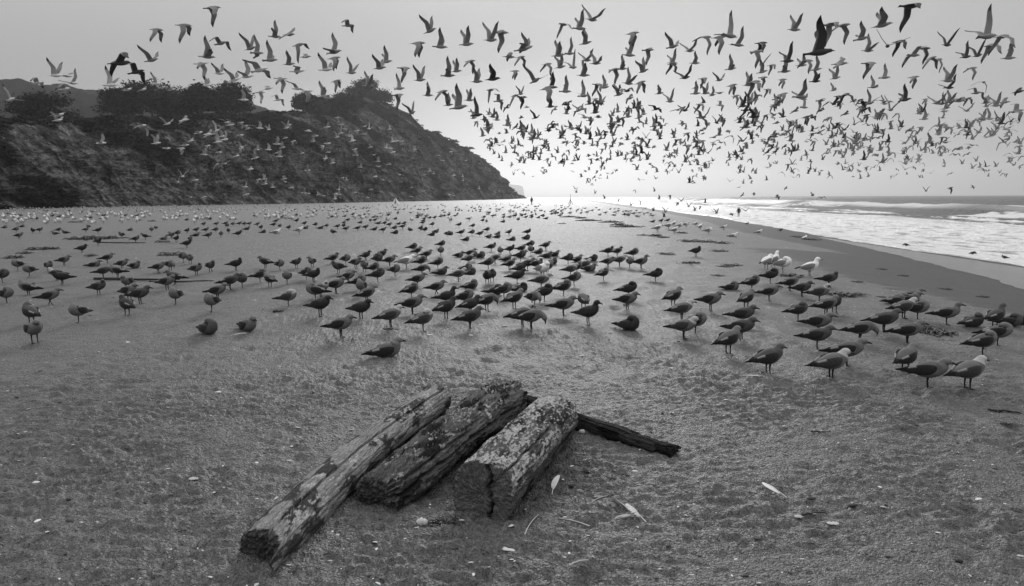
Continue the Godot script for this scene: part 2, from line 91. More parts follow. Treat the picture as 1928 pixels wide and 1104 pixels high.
const WHITE := [
	[0.65, -14.07, -54.0, 1.0, 2.0], [6.44, -14.33, -4.0, 0.0, 2.0], [6.03, -14.75, -37.0, 2.0, 2.0], [-2.57, -16.13, 1.0, 1.0, 2.0], [5.99, -15.61, 38.0, 1.0, 2.0], [6.36, -16.15, 35.0, 0.0, 2.0],
	[7.45, -30.58, 13.0, 6.0, 2.0], [10.39, -31.29, -35.0, 3.0, 2.0], [7.04, -32.29, 18.0, 1.0, 2.0], [-10.1, -31.74, -7.0, 1.0, 2.0], [9.45, -32.08, -28.0, 2.0, 2.0], [-11.38, -32.3, 8.0, 3.0, 2.0],
	[8.3, -35.36, 2.0, 1.0, 2.0], [9.04, -35.95, -26.0, 2.0, 2.0], [10.47, -37.17, 41.0, 6.0, 2.0], [10.17, -38.99, -39.0, 6.0, 2.0], [9.53, -39.42, 36.0, 1.0, 2.0], [16.7, -38.05, 32.0, 3.0, 2.0],
	[12.91, -40.67, -42.0, 1.0, 2.0], [11.84, -43.04, 28.0, 2.0, 2.0], [15.67, -42.35, -7.0, 3.0, 2.0], [-6.79, -45.58, -63.0, 2.0, 2.0], [-4.27, -46.45, -109.0, 2.0, 2.0], [-3.05, -48.1, -4.0, 6.0, 2.0],
	[-20.84, -43.99, -77.0, 2.0, 2.0], [-4.49, -49.24, -106.0, 3.0, 2.0], [-0.13, -51.23, -8.0, 2.0, 2.0], [-9.34, -50.5, -45.0, 3.0, 2.0], [-11.22, -50.21, -38.0, 2.0, 2.0], [-16.45, -50.11, -5.0, 2.0, 2.0],
	[-17.4, -50.18, -98.0, 6.0, 2.0], [-26.04, -46.48, -54.0, 1.0, 2.0], [-14.06, -51.42, -57.0, 1.0, 2.0], [-26.85, -46.09, -29.0, 6.0, 2.0], [-12.17, -52.02, -58.0, 6.0, 2.0], [-27.85, -45.65, -45.0, 6.0, 2.0],
	[-20.48, -49.49, -109.0, 2.0, 2.0], [-28.61, -45.61, -44.0, 4.0, 2.0], [-32.25, -43.68, -55.0, 1.0, 2.0], [-9.84, -53.4, -42.0, 3.0, 2.0], [-33.02, -43.71, -35.0, 1.0, 2.0], [-13.91, -53.08, -108.0, 2.0, 2.0],
	[-5.07, -54.68, -39.0, 3.0, 2.0], [-10.81, -54.16, -6.0, 6.0, 2.0], [-12.04, -53.91, -81.0, 3.0, 2.0], [-19.15, -52.03, -84.0, 1.0, 2.0], [-23.24, -50.35, -48.0, 1.0, 2.0], [-22.13, -50.86, -64.0, 2.0, 2.0],
	[-24.8, -49.63, -82.0, 2.0, 2.0], [-29.75, -47.03, -61.0, 2.0, 2.0], [-12.74, -54.43, -1.0, 1.0, 2.0], [-19.05, -52.58, -105.0, 1.0, 2.0], [-29.65, -47.57, -76.0, 3.0, 2.0], [-31.44, -46.63, -58.0, 1.0, 2.0],
	[-30.4, -47.39, -94.0, 1.0, 2.0], [-17.53, -53.59, -91.0, 4.0, 2.0], [-10.85, -55.67, -61.0, 2.0, 2.0], [-33.47, -45.83, -66.0, 1.0, 2.0], [-22.09, -52.76, -29.0, 4.0, 2.0], [-26.42, -50.84, -63.0, 1.0, 2.0],
	[4.2, -57.25, -101.0, 1.0, 2.0], [-7.16, -56.96, -68.0, 6.0, 2.0], [-32.92, -47.26, -94.0, 4.0, 2.0], [-6.0, -57.32, -97.0, 1.0, 2.0], [-24.61, -52.2, -103.0, 1.0, 2.0], [-32.38, -47.83, -68.0, 2.0, 2.0],
	[-23.88, -52.61, -3.0, 1.0, 2.0], [-11.51, -56.7, -78.0, 1.0, 2.0], [-12.7, -56.51, -26.0, 1.0, 2.0], [-33.04, -47.7, -73.0, 6.0, 2.0], [-18.38, -55.04, -66.0, 1.0, 2.0], [-24.84, -52.83, -107.0, 1.0, 2.0],
	[10.85, -57.41, -32.0, 3.0, 2.0], [-12.41, -57.32, -51.0, 3.0, 2.0], [-19.63, -55.59, -111.0, 2.0, 2.0], [-20.08, -55.45, -87.0, 1.0, 2.0], [-18.82, -55.95, -26.0, 3.0, 2.0], [10.09, -58.21, 19.0, 6.0, 2.0],
	[-34.95, -47.64, -32.0, 1.0, 2.0], [-33.27, -48.84, -73.0, 3.0, 2.0], [-28.86, -51.81, -116.0, 3.0, 2.0], [0.8, -59.56, -112.0, 2.0, 2.0], [-15.67, -57.92, -41.0, 6.0, 2.0], [-25.51, -54.31, -94.0, 1.0, 2.0],
	[-17.53, -57.45, -45.0, 3.0, 2.0], [-25.0, -54.73, -32.0, 3.0, 2.0], [-20.17, -56.82, -96.0, 2.0, 2.0], [-27.25, -53.83, -67.0, 4.0, 2.0], [-23.54, -55.62, -85.0, 2.0, 2.0], [-21.52, -56.48, -28.0, 6.0, 2.0],
	[9.17, -59.89, -31.0, 3.0, 2.0], [-27.77, -53.88, -35.0, 4.0, 2.0], [12.57, -59.73, -7.0, 1.0, 2.0], [-19.79, -57.83, -92.0, 3.0, 2.0], [-13.59, -59.64, -88.0, 1.0, 2.0], [-25.97, -55.47, -7.0, 4.0, 2.0],
	[-1.5, -61.23, -79.0, 3.0, 2.0], [-20.43, -58.0, -102.0, 1.0, 2.0], [11.39, -60.45, 11.0, 3.0, 2.0], [8.05, -61.11, -64.0, 3.0, 2.0], [-35.23, -50.77, -53.0, 6.0, 2.0], [-8.23, -61.44, -118.0, 1.0, 2.0],
	[-28.07, -55.35, -11.0, 1.0, 2.0], [-32.13, -53.16, -4.0, 1.0, 2.0], [-16.02, -60.21, -66.0, 3.0, 2.0], [-24.47, -57.49, -49.0, 1.0, 2.0], [10.77, -61.74, -89.0, 1.0, 2.0], [-8.39, -62.17, -53.0, 3.0, 2.0],
	[-31.18, -54.46, -72.0, 3.0, 2.0], [-30.3, -55.07, -98.0, 2.0, 2.0], [-26.45, -57.28, -87.0, 2.0, 2.0], [-37.11, -51.07, -63.0, 1.0, 2.0], [-18.01, -60.51, -51.0, 4.0, 2.0], [5.53, -63.38, -39.0, 2.0, 2.0],
	[-38.45, -50.78, -114.0, 3.0, 2.0], [10.58, -62.82, -7.0, 3.0, 2.0], [-32.19, -55.38, -32.0, 1.0, 2.0], [-20.46, -60.86, -83.0, 6.0, 2.0], [-16.19, -62.23, -36.0, 3.0, 2.0], [-29.46, -57.25, -67.0, 6.0, 2.0],
	[-37.53, -52.55, -3.0, 6.0, 2.0], [-18.14, -62.13, -73.0, 1.0, 2.0], [-21.37, -61.19, -34.0, 4.0, 2.0], [9.02, -64.32, 0.0, 6.0, 2.0], [-31.69, -56.78, -84.0, 4.0, 2.0], [-2.33, -65.0, -118.0, 3.0, 2.0],
	[-17.02, -62.83, -69.0, 1.0, 2.0], [-38.82, -52.26, -12.0, 3.0, 2.0], [-29.21, -58.49, -4.0, 6.0, 2.0], [-19.69, -62.6, -51.0, 4.0, 2.0], [-11.99, -64.69, -101.0, 1.0, 2.0], [-12.59, -64.63, -5.0, 1.0, 2.0],
	[-31.76, -57.88, -101.0, 2.0, 2.0], [-34.51, -56.35, -9.0, 4.0, 2.0], [1.97, -66.25, -74.0, 6.0, 2.0], [-22.71, -62.31, -1.0, 1.0, 2.0], [-13.86, -64.91, -77.0, 2.0, 2.0], [-36.9, -55.32, -112.0, 2.0, 2.0],
	[12.03, -65.53, -6.0, 1.0, 2.0], [7.47, -66.32, -27.0, 1.0, 2.0], [-36.63, -56.05, -104.0, 4.0, 2.0], [-35.9, -56.64, -11.0, 1.0, 2.0], [-37.27, -55.79, -95.0, 2.0, 2.0], [4.24, -66.97, -103.0, 6.0, 2.0],
	[-39.83, -54.07, -95.0, 1.0, 2.0], [13.03, -65.96, -129.0, 6.0, 2.0], [-22.18, -63.76, -115.0, 1.0, 2.0], [-2.4, -67.62, -27.0, 6.0, 2.0], [-15.54, -66.0, -79.0, 2.0, 2.0], [-17.14, -65.79, -31.0, 6.0, 2.0],
	[-27.97, -62.03, -37.0, 1.0, 2.0], [-39.8, -55.27, -65.0, 1.0, 2.0], [0.42, -68.15, -69.0, 3.0, 2.0], [-12.13, -67.1, -81.0, 1.0, 2.0], [-29.7, -61.46, -72.0, 6.0, 2.0], [-22.0, -64.72, -5.0, 3.0, 2.0],
	[-10.14, -67.63, -33.0, 1.0, 2.0], [-17.99, -66.46, -25.0, 1.0, 2.0], [-22.14, -65.42, -112.0, 4.0, 2.0], [-40.55, -56.03, -73.0, 3.0, 2.0], [-14.43, -67.86, -65.0, 3.0, 2.0], [-27.48, -63.91, -34.0, 2.0, 2.0],
	[-0.14, -69.67, -95.0, 1.0, 2.0], [-34.31, -60.68, -112.0, 4.0, 2.0], [-30.44, -62.74, -91.0, 2.0, 2.0], [-17.89, -67.94, -118.0, 3.0, 2.0], [-9.72, -69.67, -54.0, 3.0, 2.0], [-18.36, -68.41, -42.0, 4.0, 2.0],
	[-20.63, -67.8, -108.0, 1.0, 2.0], [-40.29, -58.31, -52.0, 1.0, 2.0], [0.18, -70.89, -58.0, 2.0, 2.0], [-42.4, -56.89, -102.0, 2.0, 2.0], [-33.71, -62.46, -32.0, 2.0, 2.0], [-25.01, -66.7, -72.0, 1.0, 2.0],
	[12.73, -70.12, -35.0, 3.0, 2.0], [-22.64, -67.58, -76.0, 1.0, 2.0], [-42.27, -57.39, -68.0, 1.0, 2.0], [-0.27, -71.34, -87.0, 1.0, 2.0], [-6.61, -71.07, -91.0, 3.0, 2.0], [-9.9, -70.82, -93.0, 2.0, 2.0],
	[14.57, -70.21, 35.0, 1.0, 2.0], [-23.14, -68.19, -43.0, 1.0, 2.0], [13.67, -71.53, -33.0, 1.0, 2.0], [7.01, -72.52, -82.0, 6.0, 2.0], [-24.13, -68.81, -36.0, 1.0, 2.0], [-40.18, -60.85, -86.0, 1.0, 2.0],
	[-32.2, -65.47, -94.0, 4.0, 2.0], [-44.1, -58.19, -91.0, 6.0, 2.0], [2.55, -73.08, -114.0, 1.0, 2.0], [-37.21, -63.0, -53.0, 1.0, 2.0], [-7.29, -72.96, -53.0, 3.0, 2.0], [11.22, -72.66, -19.0, 3.0, 2.0],
	[-43.02, -59.71, -59.0, 1.0, 2.0], [-44.58, -58.94, -85.0, 1.0, 2.0], [-39.59, -62.83, -26.0, 2.0, 2.0], [12.86, -73.19, -3.0, 3.0, 2.0], [-28.29, -68.8, -105.0, 1.0, 2.0], [-37.97, -64.09, -49.0, 2.0, 2.0],
	[-19.32, -72.6, -67.0, 3.0, 2.0], [-38.79, -64.35, -56.0, 2.0, 2.0], [8.98, -74.66, 1.0, 1.0, 2.0], [-18.78, -72.83, -42.0, 2.0, 2.0], [11.87, -74.52, -5.0, 1.0, 2.0], [3.18, -75.53, -108.0, 2.0, 2.0],
	[13.02, -74.52, 4.0, 1.0, 2.0], [-41.89, -63.14, -1.0, 1.0, 2.0], [-38.15, -65.58, -29.0, 2.0, 2.0], [1.65, -76.08, -81.0, 2.0, 2.0], [-46.0, -60.66, -36.0, 4.0, 2.0], [-43.66, -62.73, -107.0, 4.0, 2.0],
	[-18.57, -74.18, -51.0, 1.0, 2.0], [12.87, -75.57, 5.0, 1.0, 2.0], [-0.1, -77.03, -107.0, 1.0, 2.0], [-32.9, -69.66, -102.0, 1.0, 2.0], [-29.5, -71.27, -76.0, 1.0, 2.0], [-37.24, -67.67, -39.0, 1.0, 2.0],
	[-43.97, -63.66, -104.0, 2.0, 2.0], [-25.16, -73.23, -52.0, 1.0, 2.0], [-46.4, -62.61, -86.0, 4.0, 2.0], [-4.15, -77.85, -87.0, 2.0, 2.0], [15.51, -76.42, -11.0, 1.0, 2.0], [-31.37, -71.55, -67.0, 2.0, 2.0],
	[-45.3, -63.72, -85.0, 3.0, 2.0], [-27.01, -73.92, -112.0, 3.0, 2.0], [-27.03, -74.39, -44.0, 1.0, 2.0], [-20.59, -76.67, -92.0, 1.0, 2.0], [-32.27, -72.73, -84.0, 2.0, 2.0], [-48.15, -63.6, -81.0, 1.0, 2.0],
	[13.93, -78.65, -.0, 1.0, 2.0], [-35.54, -71.55, -82.0, 3.0, 2.0], [-40.58, -69.24, -53.0, 4.0, 2.0], [-27.49, -75.81, -38.0, 4.0, 2.0], [-22.88, -77.56, -31.0, 3.0, 2.0], [2.05, -80.96, -117.0, 3.0, 2.0],
	[-33.4, -73.85, -72.0, 1.0, 2.0], [7.99, -80.66, -46.0, 1.0, 2.0], [-25.85, -76.84, -56.0, 1.0, 2.0], [-29.07, -75.82, -44.0, 3.0, 2.0], [-44.65, -67.82, -5.0, 1.0, 2.0], [-33.71, -74.31, -11.0, 2.0, 2.0],
	[-27.67, -76.78, -64.0, 6.0, 2.0], [-48.67, -65.6, -113.0, 1.0, 2.0], [-25.67, -77.68, -81.0, 4.0, 2.0], [-10.56, -81.24, -28.0, 1.0, 2.0], [-42.11, -70.45, -43.0, 1.0, 2.0], [-5.28, -81.94, -78.0, 3.0, 2.0],
	[-43.1, -69.9, -8.0, 4.0, 2.0], [-47.67, -66.97, -56.0, 2.0, 2.0], [-21.23, -79.46, -46.0, 1.0, 2.0], [-46.14, -68.21, -72.0, 6.0, 2.0], [1.48, -82.5, -115.0, 2.0, 2.0], [-1.59, -82.5, -111.0, 6.0, 2.0],
	[-48.19, -67.03, -91.0, 2.0, 2.0], [-37.02, -74.3, -75.0, 4.0, 2.0], [-1.5, -83.07, -49.0, 1.0, 2.0], [-21.83, -80.22, -105.0, 6.0, 2.0], [-47.6, -69.02, -36.0, 1.0, 2.0], [-26.13, -79.91, -28.0, 2.0, 2.0],
	[-40.44, -73.97, -48.0, 2.0, 2.0], [-37.39, -75.66, -59.0, 2.0, 2.0], [-38.77, -74.98, -25.0, 4.0, 2.0], [-45.11, -71.43, -35.0, 1.0, 2.0], [-29.26, -79.29, -106.0, 6.0, 2.0], [-14.08, -83.35, -64.0, 3.0, 2.0],
	[-40.85, -74.18, -111.0, 4.0, 2.0], [-43.74, -72.58, -47.0, 2.0, 2.0], [-42.64, -73.33, -98.0, 2.0, 2.0], [-50.44, -68.21, -117.0, 6.0, 2.0], [-23.9, -81.47, -109.0, 4.0, 2.0], [-23.08, -81.85, -107.0, 1.0, 2.0],
	[-33.13, -78.34, -59.0, 6.0, 2.0], [-1.94, -85.05, -63.0, 1.0, 2.0], [6.8, -84.93, -1.0, 1.0, 2.0], [-40.74, -74.96, -31.0, 1.0, 2.0], [-26.95, -80.98, -42.0, 3.0, 2.0], [-48.2, -70.52, -8.0, 1.0, 2.0],
	[7.5, -85.1, -85.0, 1.0, 2.0], [-26.22, -81.69, -96.0, 4.0, 2.0], [-47.52, -71.7, -28.0, 1.0, 2.0], [-38.11, -77.44, -109.0, 2.0, 2.0], [-14.69, -85.19, -28.0, 1.0, 2.0], [-46.91, -72.91, -54.0, 1.0, 2.0],
	[-35.06, -79.6, -72.0, 3.0, 2.0], [-25.02, -83.7, -79.0, 1.0, 2.0], [-20.86, -85.04, -47.0, 2.0, 2.0], [-44.86, -75.25, -6.0, 6.0, 2.0], [6.12, -87.43, -54.0, 3.0, 2.0], [-35.06, -80.66, -74.0, 2.0, 2.0],
	[-52.22, -70.82, -103.0, 4.0, 2.0], [-6.88, -87.88, -65.0, 2.0, 2.0],
]
const FAR_MASS := [
	[-48.6, -73.8, -1.0, 2.0, 2.0], [13.4, -87.4, 36.0, 1.0, 2.0], [-50.8, -72.6, -98.0, 6.0, 2.0], [-43.0, -77.4, -105.0, 2.0, 2.0], [-40.5, -78.8, -62.0, 1.0, 2.0], [-22.2, -85.8, -93.0, 2.0, 2.0],
	[9.7, -88.2, -8.0, 1.0, 2.0], [-37.3, -80.8, -58.0, 4.0, 2.0], [-28.8, -84.5, -29.0, 1.0, 2.0], [-36.4, -81.6, -37.0, 2.0, 2.0], [-50.6, -74.5, -68.0, 4.0, 2.0], [-54.7, -72.3, -108.0, 2.0, 2.0],
	[-26.2, -86.9, -74.0, 2.0, 2.0], [-44.7, -79.6, -61.0, 1.0, 2.0], [-23.5, -88.9, -12.0, 1.0, 2.0], [11.5, -91.2, -23.0, 1.0, 2.0], [-54.3, -74.3, -44.0, 1.0, 2.0], [-25.4, -88.5, -83.0, 6.0, 2.0],
	[14.5, -91.0, 13.0, 1.0, 2.0], [-26.8, -88.2, -12.0, 2.0, 2.0], [-35.4, -85.2, -75.0, 2.0, 2.0], [-23.2, -89.4, -109.0, 4.0, 2.0], [-13.7, -91.4, -113.0, 1.0, 2.0], [-29.7, -87.6, -45.0, 6.0, 2.0],
	[-35.1, -85.6, -39.0, 1.0, 2.0], [-48.8, -78.7, -48.0, 1.0, 2.0], [-32.3, -87.0, -66.0, 3.0, 2.0], [-48.5, -79.3, -86.0, 3.0, 2.0], [-24.7, -89.9, -115.0, 4.0, 2.0], [-40.1, -84.6, -51.0, 2.0, 2.0],
	[-56.3, -74.9, -98.0, 1.0, 2.0], [-44.2, -82.7, -8.0, 1.0, 2.0], [-30.2, -88.8, -91.0, 6.0, 2.0], [-50.1, -79.3, -59.0, 4.0, 2.0], [-52.1, -78.2, -28.0, 1.0, 2.0], [-38.8, -85.6, -65.0, 1.0, 2.0],
	[3.5, -94.0, -33.0, 3.0, 2.0], [-49.1, -80.3, -64.0, 2.0, 2.0], [-56.3, -76.1, -62.0, 2.0, 2.0], [-43.9, -84.0, -9.0, 1.0, 2.0], [-39.8, -86.1, -78.0, 1.0, 2.0], [-36.3, -87.6, -107.0, 2.0, 2.0],
	[-42.0, -85.2, -6.0, 3.0, 2.0], [-37.0, -87.7, -101.0, 1.0, 2.0], [-47.4, -82.7, -96.0, 3.0, 2.0], [-18.7, -93.9, -107.0, 3.0, 2.0], [-37.8, -88.3, -38.0, 1.0, 2.0], [7.6, -96.1, -76.0, 6.0, 2.0],
	[-24.1, -93.4, -99.0, 1.0, 2.0], [-38.5, -88.6, -99.0, 2.0, 2.0], [2.1, -96.8, -6.0, 2.0, 2.0], [-29.4, -92.3, -87.0, 2.0, 2.0], [-45.1, -86.2, -56.0, 6.0, 2.0], [-27.4, -93.7, -52.0, 6.0, 2.0],
	[-51.7, -83.5, -111.0, 1.0, 2.0], [-43.3, -88.3, -93.0, 1.0, 2.0], [-45.7, -87.2, -108.0, 2.0, 2.0], [10.4, -98.0, -98.0, 3.0, 2.0], [-33.7, -92.8, -26.0, 3.0, 2.0], [-8.1, -98.6, -4.0, 1.0, 2.0],
	[-44.0, -88.7, -33.0, 3.0, 2.0], [-23.1, -96.4, -26.0, 2.0, 2.0], [-24.4, -96.3, -26.0, 1.0, 2.0], [-36.4, -92.5, -9.0, 1.0, 2.0], [-1.3, -99.7, -3.0, 2.0, 2.0], [-24.1, -96.8, -5.0, 1.0, 2.0],
	[-34.4, -93.7, -12.0, 3.0, 2.0], [-48.2, -87.6, -73.0, 6.0, 2.0], [-28.9, -96.0, -6.0, 1.0, 2.0], [-4.9, -100.2, -113.0, 2.0, 2.0], [-35.0, -94.2, -108.0, 2.0, 2.0], [-51.6, -86.5, -34.0, 2.0, 2.0],
	[-37.8, -93.6, -9.0, 6.0, 2.0], [-28.4, -97.0, -3.0, 1.0, 2.0], [-58.2, -82.7, -52.0, 3.0, 2.0], [-49.5, -89.5, -8.0, 2.0, 2.0], [-51.4, -88.4, -43.0, 4.0, 2.0], [-42.5, -93.1, -108.0, 2.0, 2.0],
	[-22.6, -100.2, -111.0, 1.0, 2.0], [1.2, -102.8, -118.0, 1.0, 2.0], [-46.9, -92.0, -8.0, 1.0, 2.0], [-56.8, -86.6, -4.0, 4.0, 2.0], [-11.3, -103.4, -103.0, 1.0, 2.0], [-54.0, -89.1, -64.0, 6.0, 2.0],
	[-62.5, -83.5, -112.0, 6.0, 2.0], [-45.5, -95.1, -26.0, 2.0, 2.0], [-56.3, -89.4, -71.0, 1.0, 2.0], [-47.4, -94.5, -97.0, 1.0, 2.0], [-34.7, -100.4, -31.0, 3.0, 2.0], [-61.5, -86.7, -26.0, 3.0, 2.0],
	[-45.9, -96.1, -57.0, 2.0, 2.0], [-43.6, -97.4, -102.0, 2.0, 2.0], [-53.0, -92.8, -95.0, 1.0, 2.0], [-56.1, -91.3, -109.0, 6.0, 2.0], [-59.1, -89.3, -74.0, 6.0, 2.0], [-29.5, -103.4, -69.0, 6.0, 2.0],
	[-58.1, -90.9, -108.0, 1.0, 2.0], [-16.6, -106.9, -48.0, 1.0, 2.0], [-53.4, -95.2, -114.0, 4.0, 2.0], [-60.2, -91.8, -63.0, 1.0, 2.0], [-64.8, -88.8, -109.0, 1.0, 2.0], [1.4, -110.3, -106.0, 2.0, 2.0],
	[-37.4, -103.9, -79.0, 3.0, 2.0], [-57.4, -94.7, -34.0, 6.0, 2.0], [-64.3, -90.2, -51.0, 1.0, 2.0], [-16.3, -110.0, -81.0, 3.0, 2.0], [-60.7, -93.3, -32.0, 4.0, 2.0], [4.1, -111.2, -35.0, 3.0, 2.0],
	[-52.4, -98.2, -6.0, 6.0, 2.0], [-49.6, -99.8, -42.0, 6.0, 2.0], [-57.2, -95.7, -119.0, 4.0, 2.0], [8.1, -111.6, -103.0, 1.0, 2.0], [-20.5, -110.3, -115.0, 2.0, 2.0], [-45.5, -102.9, -116.0, 4.0, 2.0],
	[-45.0, -103.2, -95.0, 3.0, 2.0], [-35.4, -107.0, -36.0, 1.0, 2.0], [-67.7, -90.1, -11.0, 2.0, 2.0], [-43.9, -104.0, -55.0, 2.0, 2.0], [-36.8, -106.8, -37.0, 1.0, 2.0], [-30.9, -109.0, -37.0, 6.0, 2.0],
	[-40.3, -105.9, -38.0, 6.0, 2.0], [-53.9, -99.8, -79.0, 3.0, 2.0], [-29.0, -109.8, -28.0, 1.0, 2.0], [-61.9, -95.6, -49.0, 2.0, 2.0], [7.6, -113.9, -108.0, 6.0, 2.0], [-44.0, -105.6, -35.0, 6.0, 2.0],
	[-63.2, -95.4, -83.0, 1.0, 2.0], [-28.7, -111.0, -46.0, 1.0, 2.0], [-62.8, -95.9, -9.0, 6.0, 2.0], [-61.7, -97.0, -55.0, 1.0, 2.0], [-36.6, -109.0, -28.0, 3.0, 2.0], [-57.7, -99.6, -73.0, 1.0, 2.0],
	[-56.4, -100.4, -6.0, 1.0, 2.0], [-30.4, -111.2, -86.0, 4.0, 2.0], [-60.3, -98.6, -33.0, 4.0, 2.0], [-66.1, -94.8, -51.0, 2.0, 2.0], [-51.9, -104.6, -104.0, 2.0, 2.0], [-56.0, -102.4, -88.0, 1.0, 2.0],
	[-70.2, -93.3, -46.0, 4.0, 2.0], [-11.5, -116.3, -3.0, 1.0, 2.0], [-65.1, -97.2, -78.0, 1.0, 2.0], [-63.1, -98.7, -108.0, 2.0, 2.0], [-66.2, -97.3, -76.0, 2.0, 2.0], [-65.5, -98.0, -1.0, 1.0, 2.0],
	[-70.9, -94.3, -48.0, 2.0, 2.0], [-58.6, -102.9, -78.0, 2.0, 2.0], [-70.5, -95.3, -103.0, 2.0, 2.0], [-21.0, -117.1, -51.0, 1.0, 2.0], [-70.1, -96.3, -59.0, 2.0, 2.0], [-50.9, -108.3, -99.0, 1.0, 2.0],
	[-56.9, -105.5, -38.0, 1.0, 2.0], [-4.0, -120.1, -101.0, 1.0, 2.0], [-47.8, -110.5, -71.0, 1.0, 2.0], [-62.5, -103.2, -27.0, 4.0, 2.0], [-58.4, -106.4, -75.0, 1.0, 2.0], [-51.5, -109.9, -94.0, 4.0, 2.0],
	[-56.1, -107.6, -41.0, 1.0, 2.0], [7.8, -121.2, -94.0, 3.0, 2.0], [-70.4, -99.5, -65.0, 2.0, 2.0], [-71.8, -98.9, -29.0, 3.0, 2.0], [-64.7, -104.9, -32.0, 3.0, 2.0], [-31.3, -119.2, -103.0, 2.0, 2.0],
	[-25.0, -120.8, -55.0, 2.0, 2.0], [-46.8, -114.3, -4.0, 3.0, 2.0], [-26.3, -121.0, -105.0, 2.0, 2.0], [-28.3, -120.6, -57.0, 6.0, 2.0], [-35.8, -118.6, -5.0, 2.0, 2.0], [9.0, -123.7, -76.0, 3.0, 2.0],
	[-46.1, -115.2, -108.0, 4.0, 2.0], [-40.8, -117.8, -86.0, 1.0, 2.0], [-52.4, -113.2, -119.0, 1.0, 2.0], [-36.4, -119.4, -119.0, 1.0, 2.0], [-53.0, -113.2, -104.0, 1.0, 2.0], [-53.7, -112.9, -99.0, 2.0, 2.0],
	[-32.8, -121.4, -26.0, 2.0, 2.0], [-75.9, -100.4, -64.0, 4.0, 2.0], [-53.3, -114.0, -101.0, 2.0, 2.0], [-41.7, -118.9, -4.0, 6.0, 2.0], [-56.2, -112.8, -9.0, 2.0, 2.0], [-55.8, -113.1, -43.0, 2.0, 2.0],
	[-49.4, -116.0, -119.0, 4.0, 2.0], [-67.7, -106.6, -35.0, 2.0, 2.0], [-66.2, -107.9, -47.0, 1.0, 2.0], [-37.4, -121.0, -114.0, 6.0, 2.0], [-30.5, -123.0, -99.0, 6.0, 2.0], [-43.7, -119.2, -51.0, 1.0, 2.0],
	[-4.7, -126.9, -42.0, 1.0, 2.0], [-62.0, -111.2, -66.0, 1.0, 2.0], [-70.4, -106.3, -107.0, 1.0, 2.0], [-28.5, -124.5, -98.0, 3.0, 2.0], [-76.0, -102.9, -65.0, 1.0, 2.0], [-59.7, -113.3, -76.0, 1.0, 2.0],
	[-65.8, -109.9, -42.0, 1.0, 2.0], [-68.6, -109.1, -81.0, 4.0, 2.0], [-8.6, -129.2, -12.0, 3.0, 2.0], [-59.0, -115.5, -9.0, 1.0, 2.0], [-76.7, -104.9, -108.0, 1.0, 2.0], [-32.7, -126.5, -104.0, 2.0, 2.0],
	[-68.4, -111.8, -48.0, 1.0, 2.0], [-53.1, -119.9, -84.0, 6.0, 2.0], [-70.1, -110.9, -31.0, 2.0, 2.0], [-54.3, -119.9, -8.0, 2.0, 2.0], [-41.9, -124.8, -28.0, 1.0, 2.0], [-20.7, -130.1, -118.0, 2.0, 2.0],
	[-22.9, -130.1, -3.0, 2.0, 2.0], [-33.0, -129.2, -87.0, 6.0, 2.0], [-55.0, -121.6, -77.0, 2.0, 2.0], [-65.1, -116.7, -6.0, 3.0, 2.0], [-61.6, -118.8, -86.0, 2.0, 2.0], [-48.0, -125.2, -31.0, 3.0, 2.0],
	[-69.3, -114.8, -79.0, 4.0, 2.0], [-77.3, -109.7, -55.0, 1.0, 2.0], [-46.4, -126.1, -117.0, 2.0, 2.0], [-80.3, -107.8, -68.0, 1.0, 2.0], [5.7, -134.4, -37.0, 2.0, 2.0], [-65.5, -117.7, -43.0, 1.0, 2.0],
	[-35.0, -130.2, -72.0, 1.0, 2.0], [-59.9, -120.9, -45.0, 1.0, 2.0], [-76.2, -111.7, -113.0, 1.0, 2.0], [-57.6, -122.3, -4.0, 3.0, 2.0], [-51.6, -125.1, -71.0, 1.0, 2.0], [-43.9, -128.1, -35.0, 1.0, 2.0],
	[-72.8, -114.4, -71.0, 1.0, 2.0], [-48.5, -126.8, -99.0, 1.0, 2.0], [-68.1, -117.6, -56.0, 1.0, 2.0], [-78.2, -111.2, -83.0, 6.0, 2.0], [-81.4, -109.1, -114.0, 2.0, 2.0], [-58.1, -123.2, -111.0, 1.0, 2.0],
	[-6.0, -136.3, -72.0, 6.0, 2.0], [-56.2, -124.3, -29.0, 4.0, 2.0], [-61.6, -122.0, -119.0, 2.0, 2.0], [-32.7, -132.7, -68.0, 1.0, 2.0], [-65.7, -119.9, -112.0, 1.0, 2.0], [-58.1, -123.8, -26.0, 1.0, 2.0],
	[-38.6, -131.3, -86.0, 1.0, 2.0], [0.8, -137.0, -84.0, 6.0, 2.0], [-28.9, -133.9, -34.0, 1.0, 2.0], [-79.3, -112.0, -47.0, 2.0, 2.0], [-74.2, -115.5, -36.0, 3.0, 2.0], [-66.0, -120.5, -29.0, 3.0, 2.0],
	[-61.7, -122.8, -111.0, 6.0, 2.0], [-72.0, -117.0, -88.0, 2.0, 2.0], [-25.2, -135.1, -36.0, 1.0, 2.0], [-37.8, -132.4, -27.0, 1.0, 2.0], [-7.0, -138.1, -9.0, 1.0, 2.0], [-70.6, -119.1, -94.0, 1.0, 2.0],
	[-43.9, -131.4, -111.0, 6.0, 2.0], [-53.4, -127.9, -87.0, 1.0, 2.0], [-47.6, -130.6, -104.0, 1.0, 2.0], [-45.4, -131.5, -83.0, 4.0, 2.0], [-75.5, -116.9, -98.0, 3.0, 2.0], [-83.4, -112.5, -61.0, 4.0, 2.0],
	[-79.1, -115.9, -54.0, 3.0, 2.0], [-38.8, -134.8, -79.0, 6.0, 2.0], [-56.3, -128.6, -56.0, 6.0, 2.0], [-70.2, -121.7, -4.0, 3.0, 2.0], [-80.5, -115.6, -9.0, 6.0, 2.0], [-75.7, -119.4, -102.0, 1.0, 2.0],
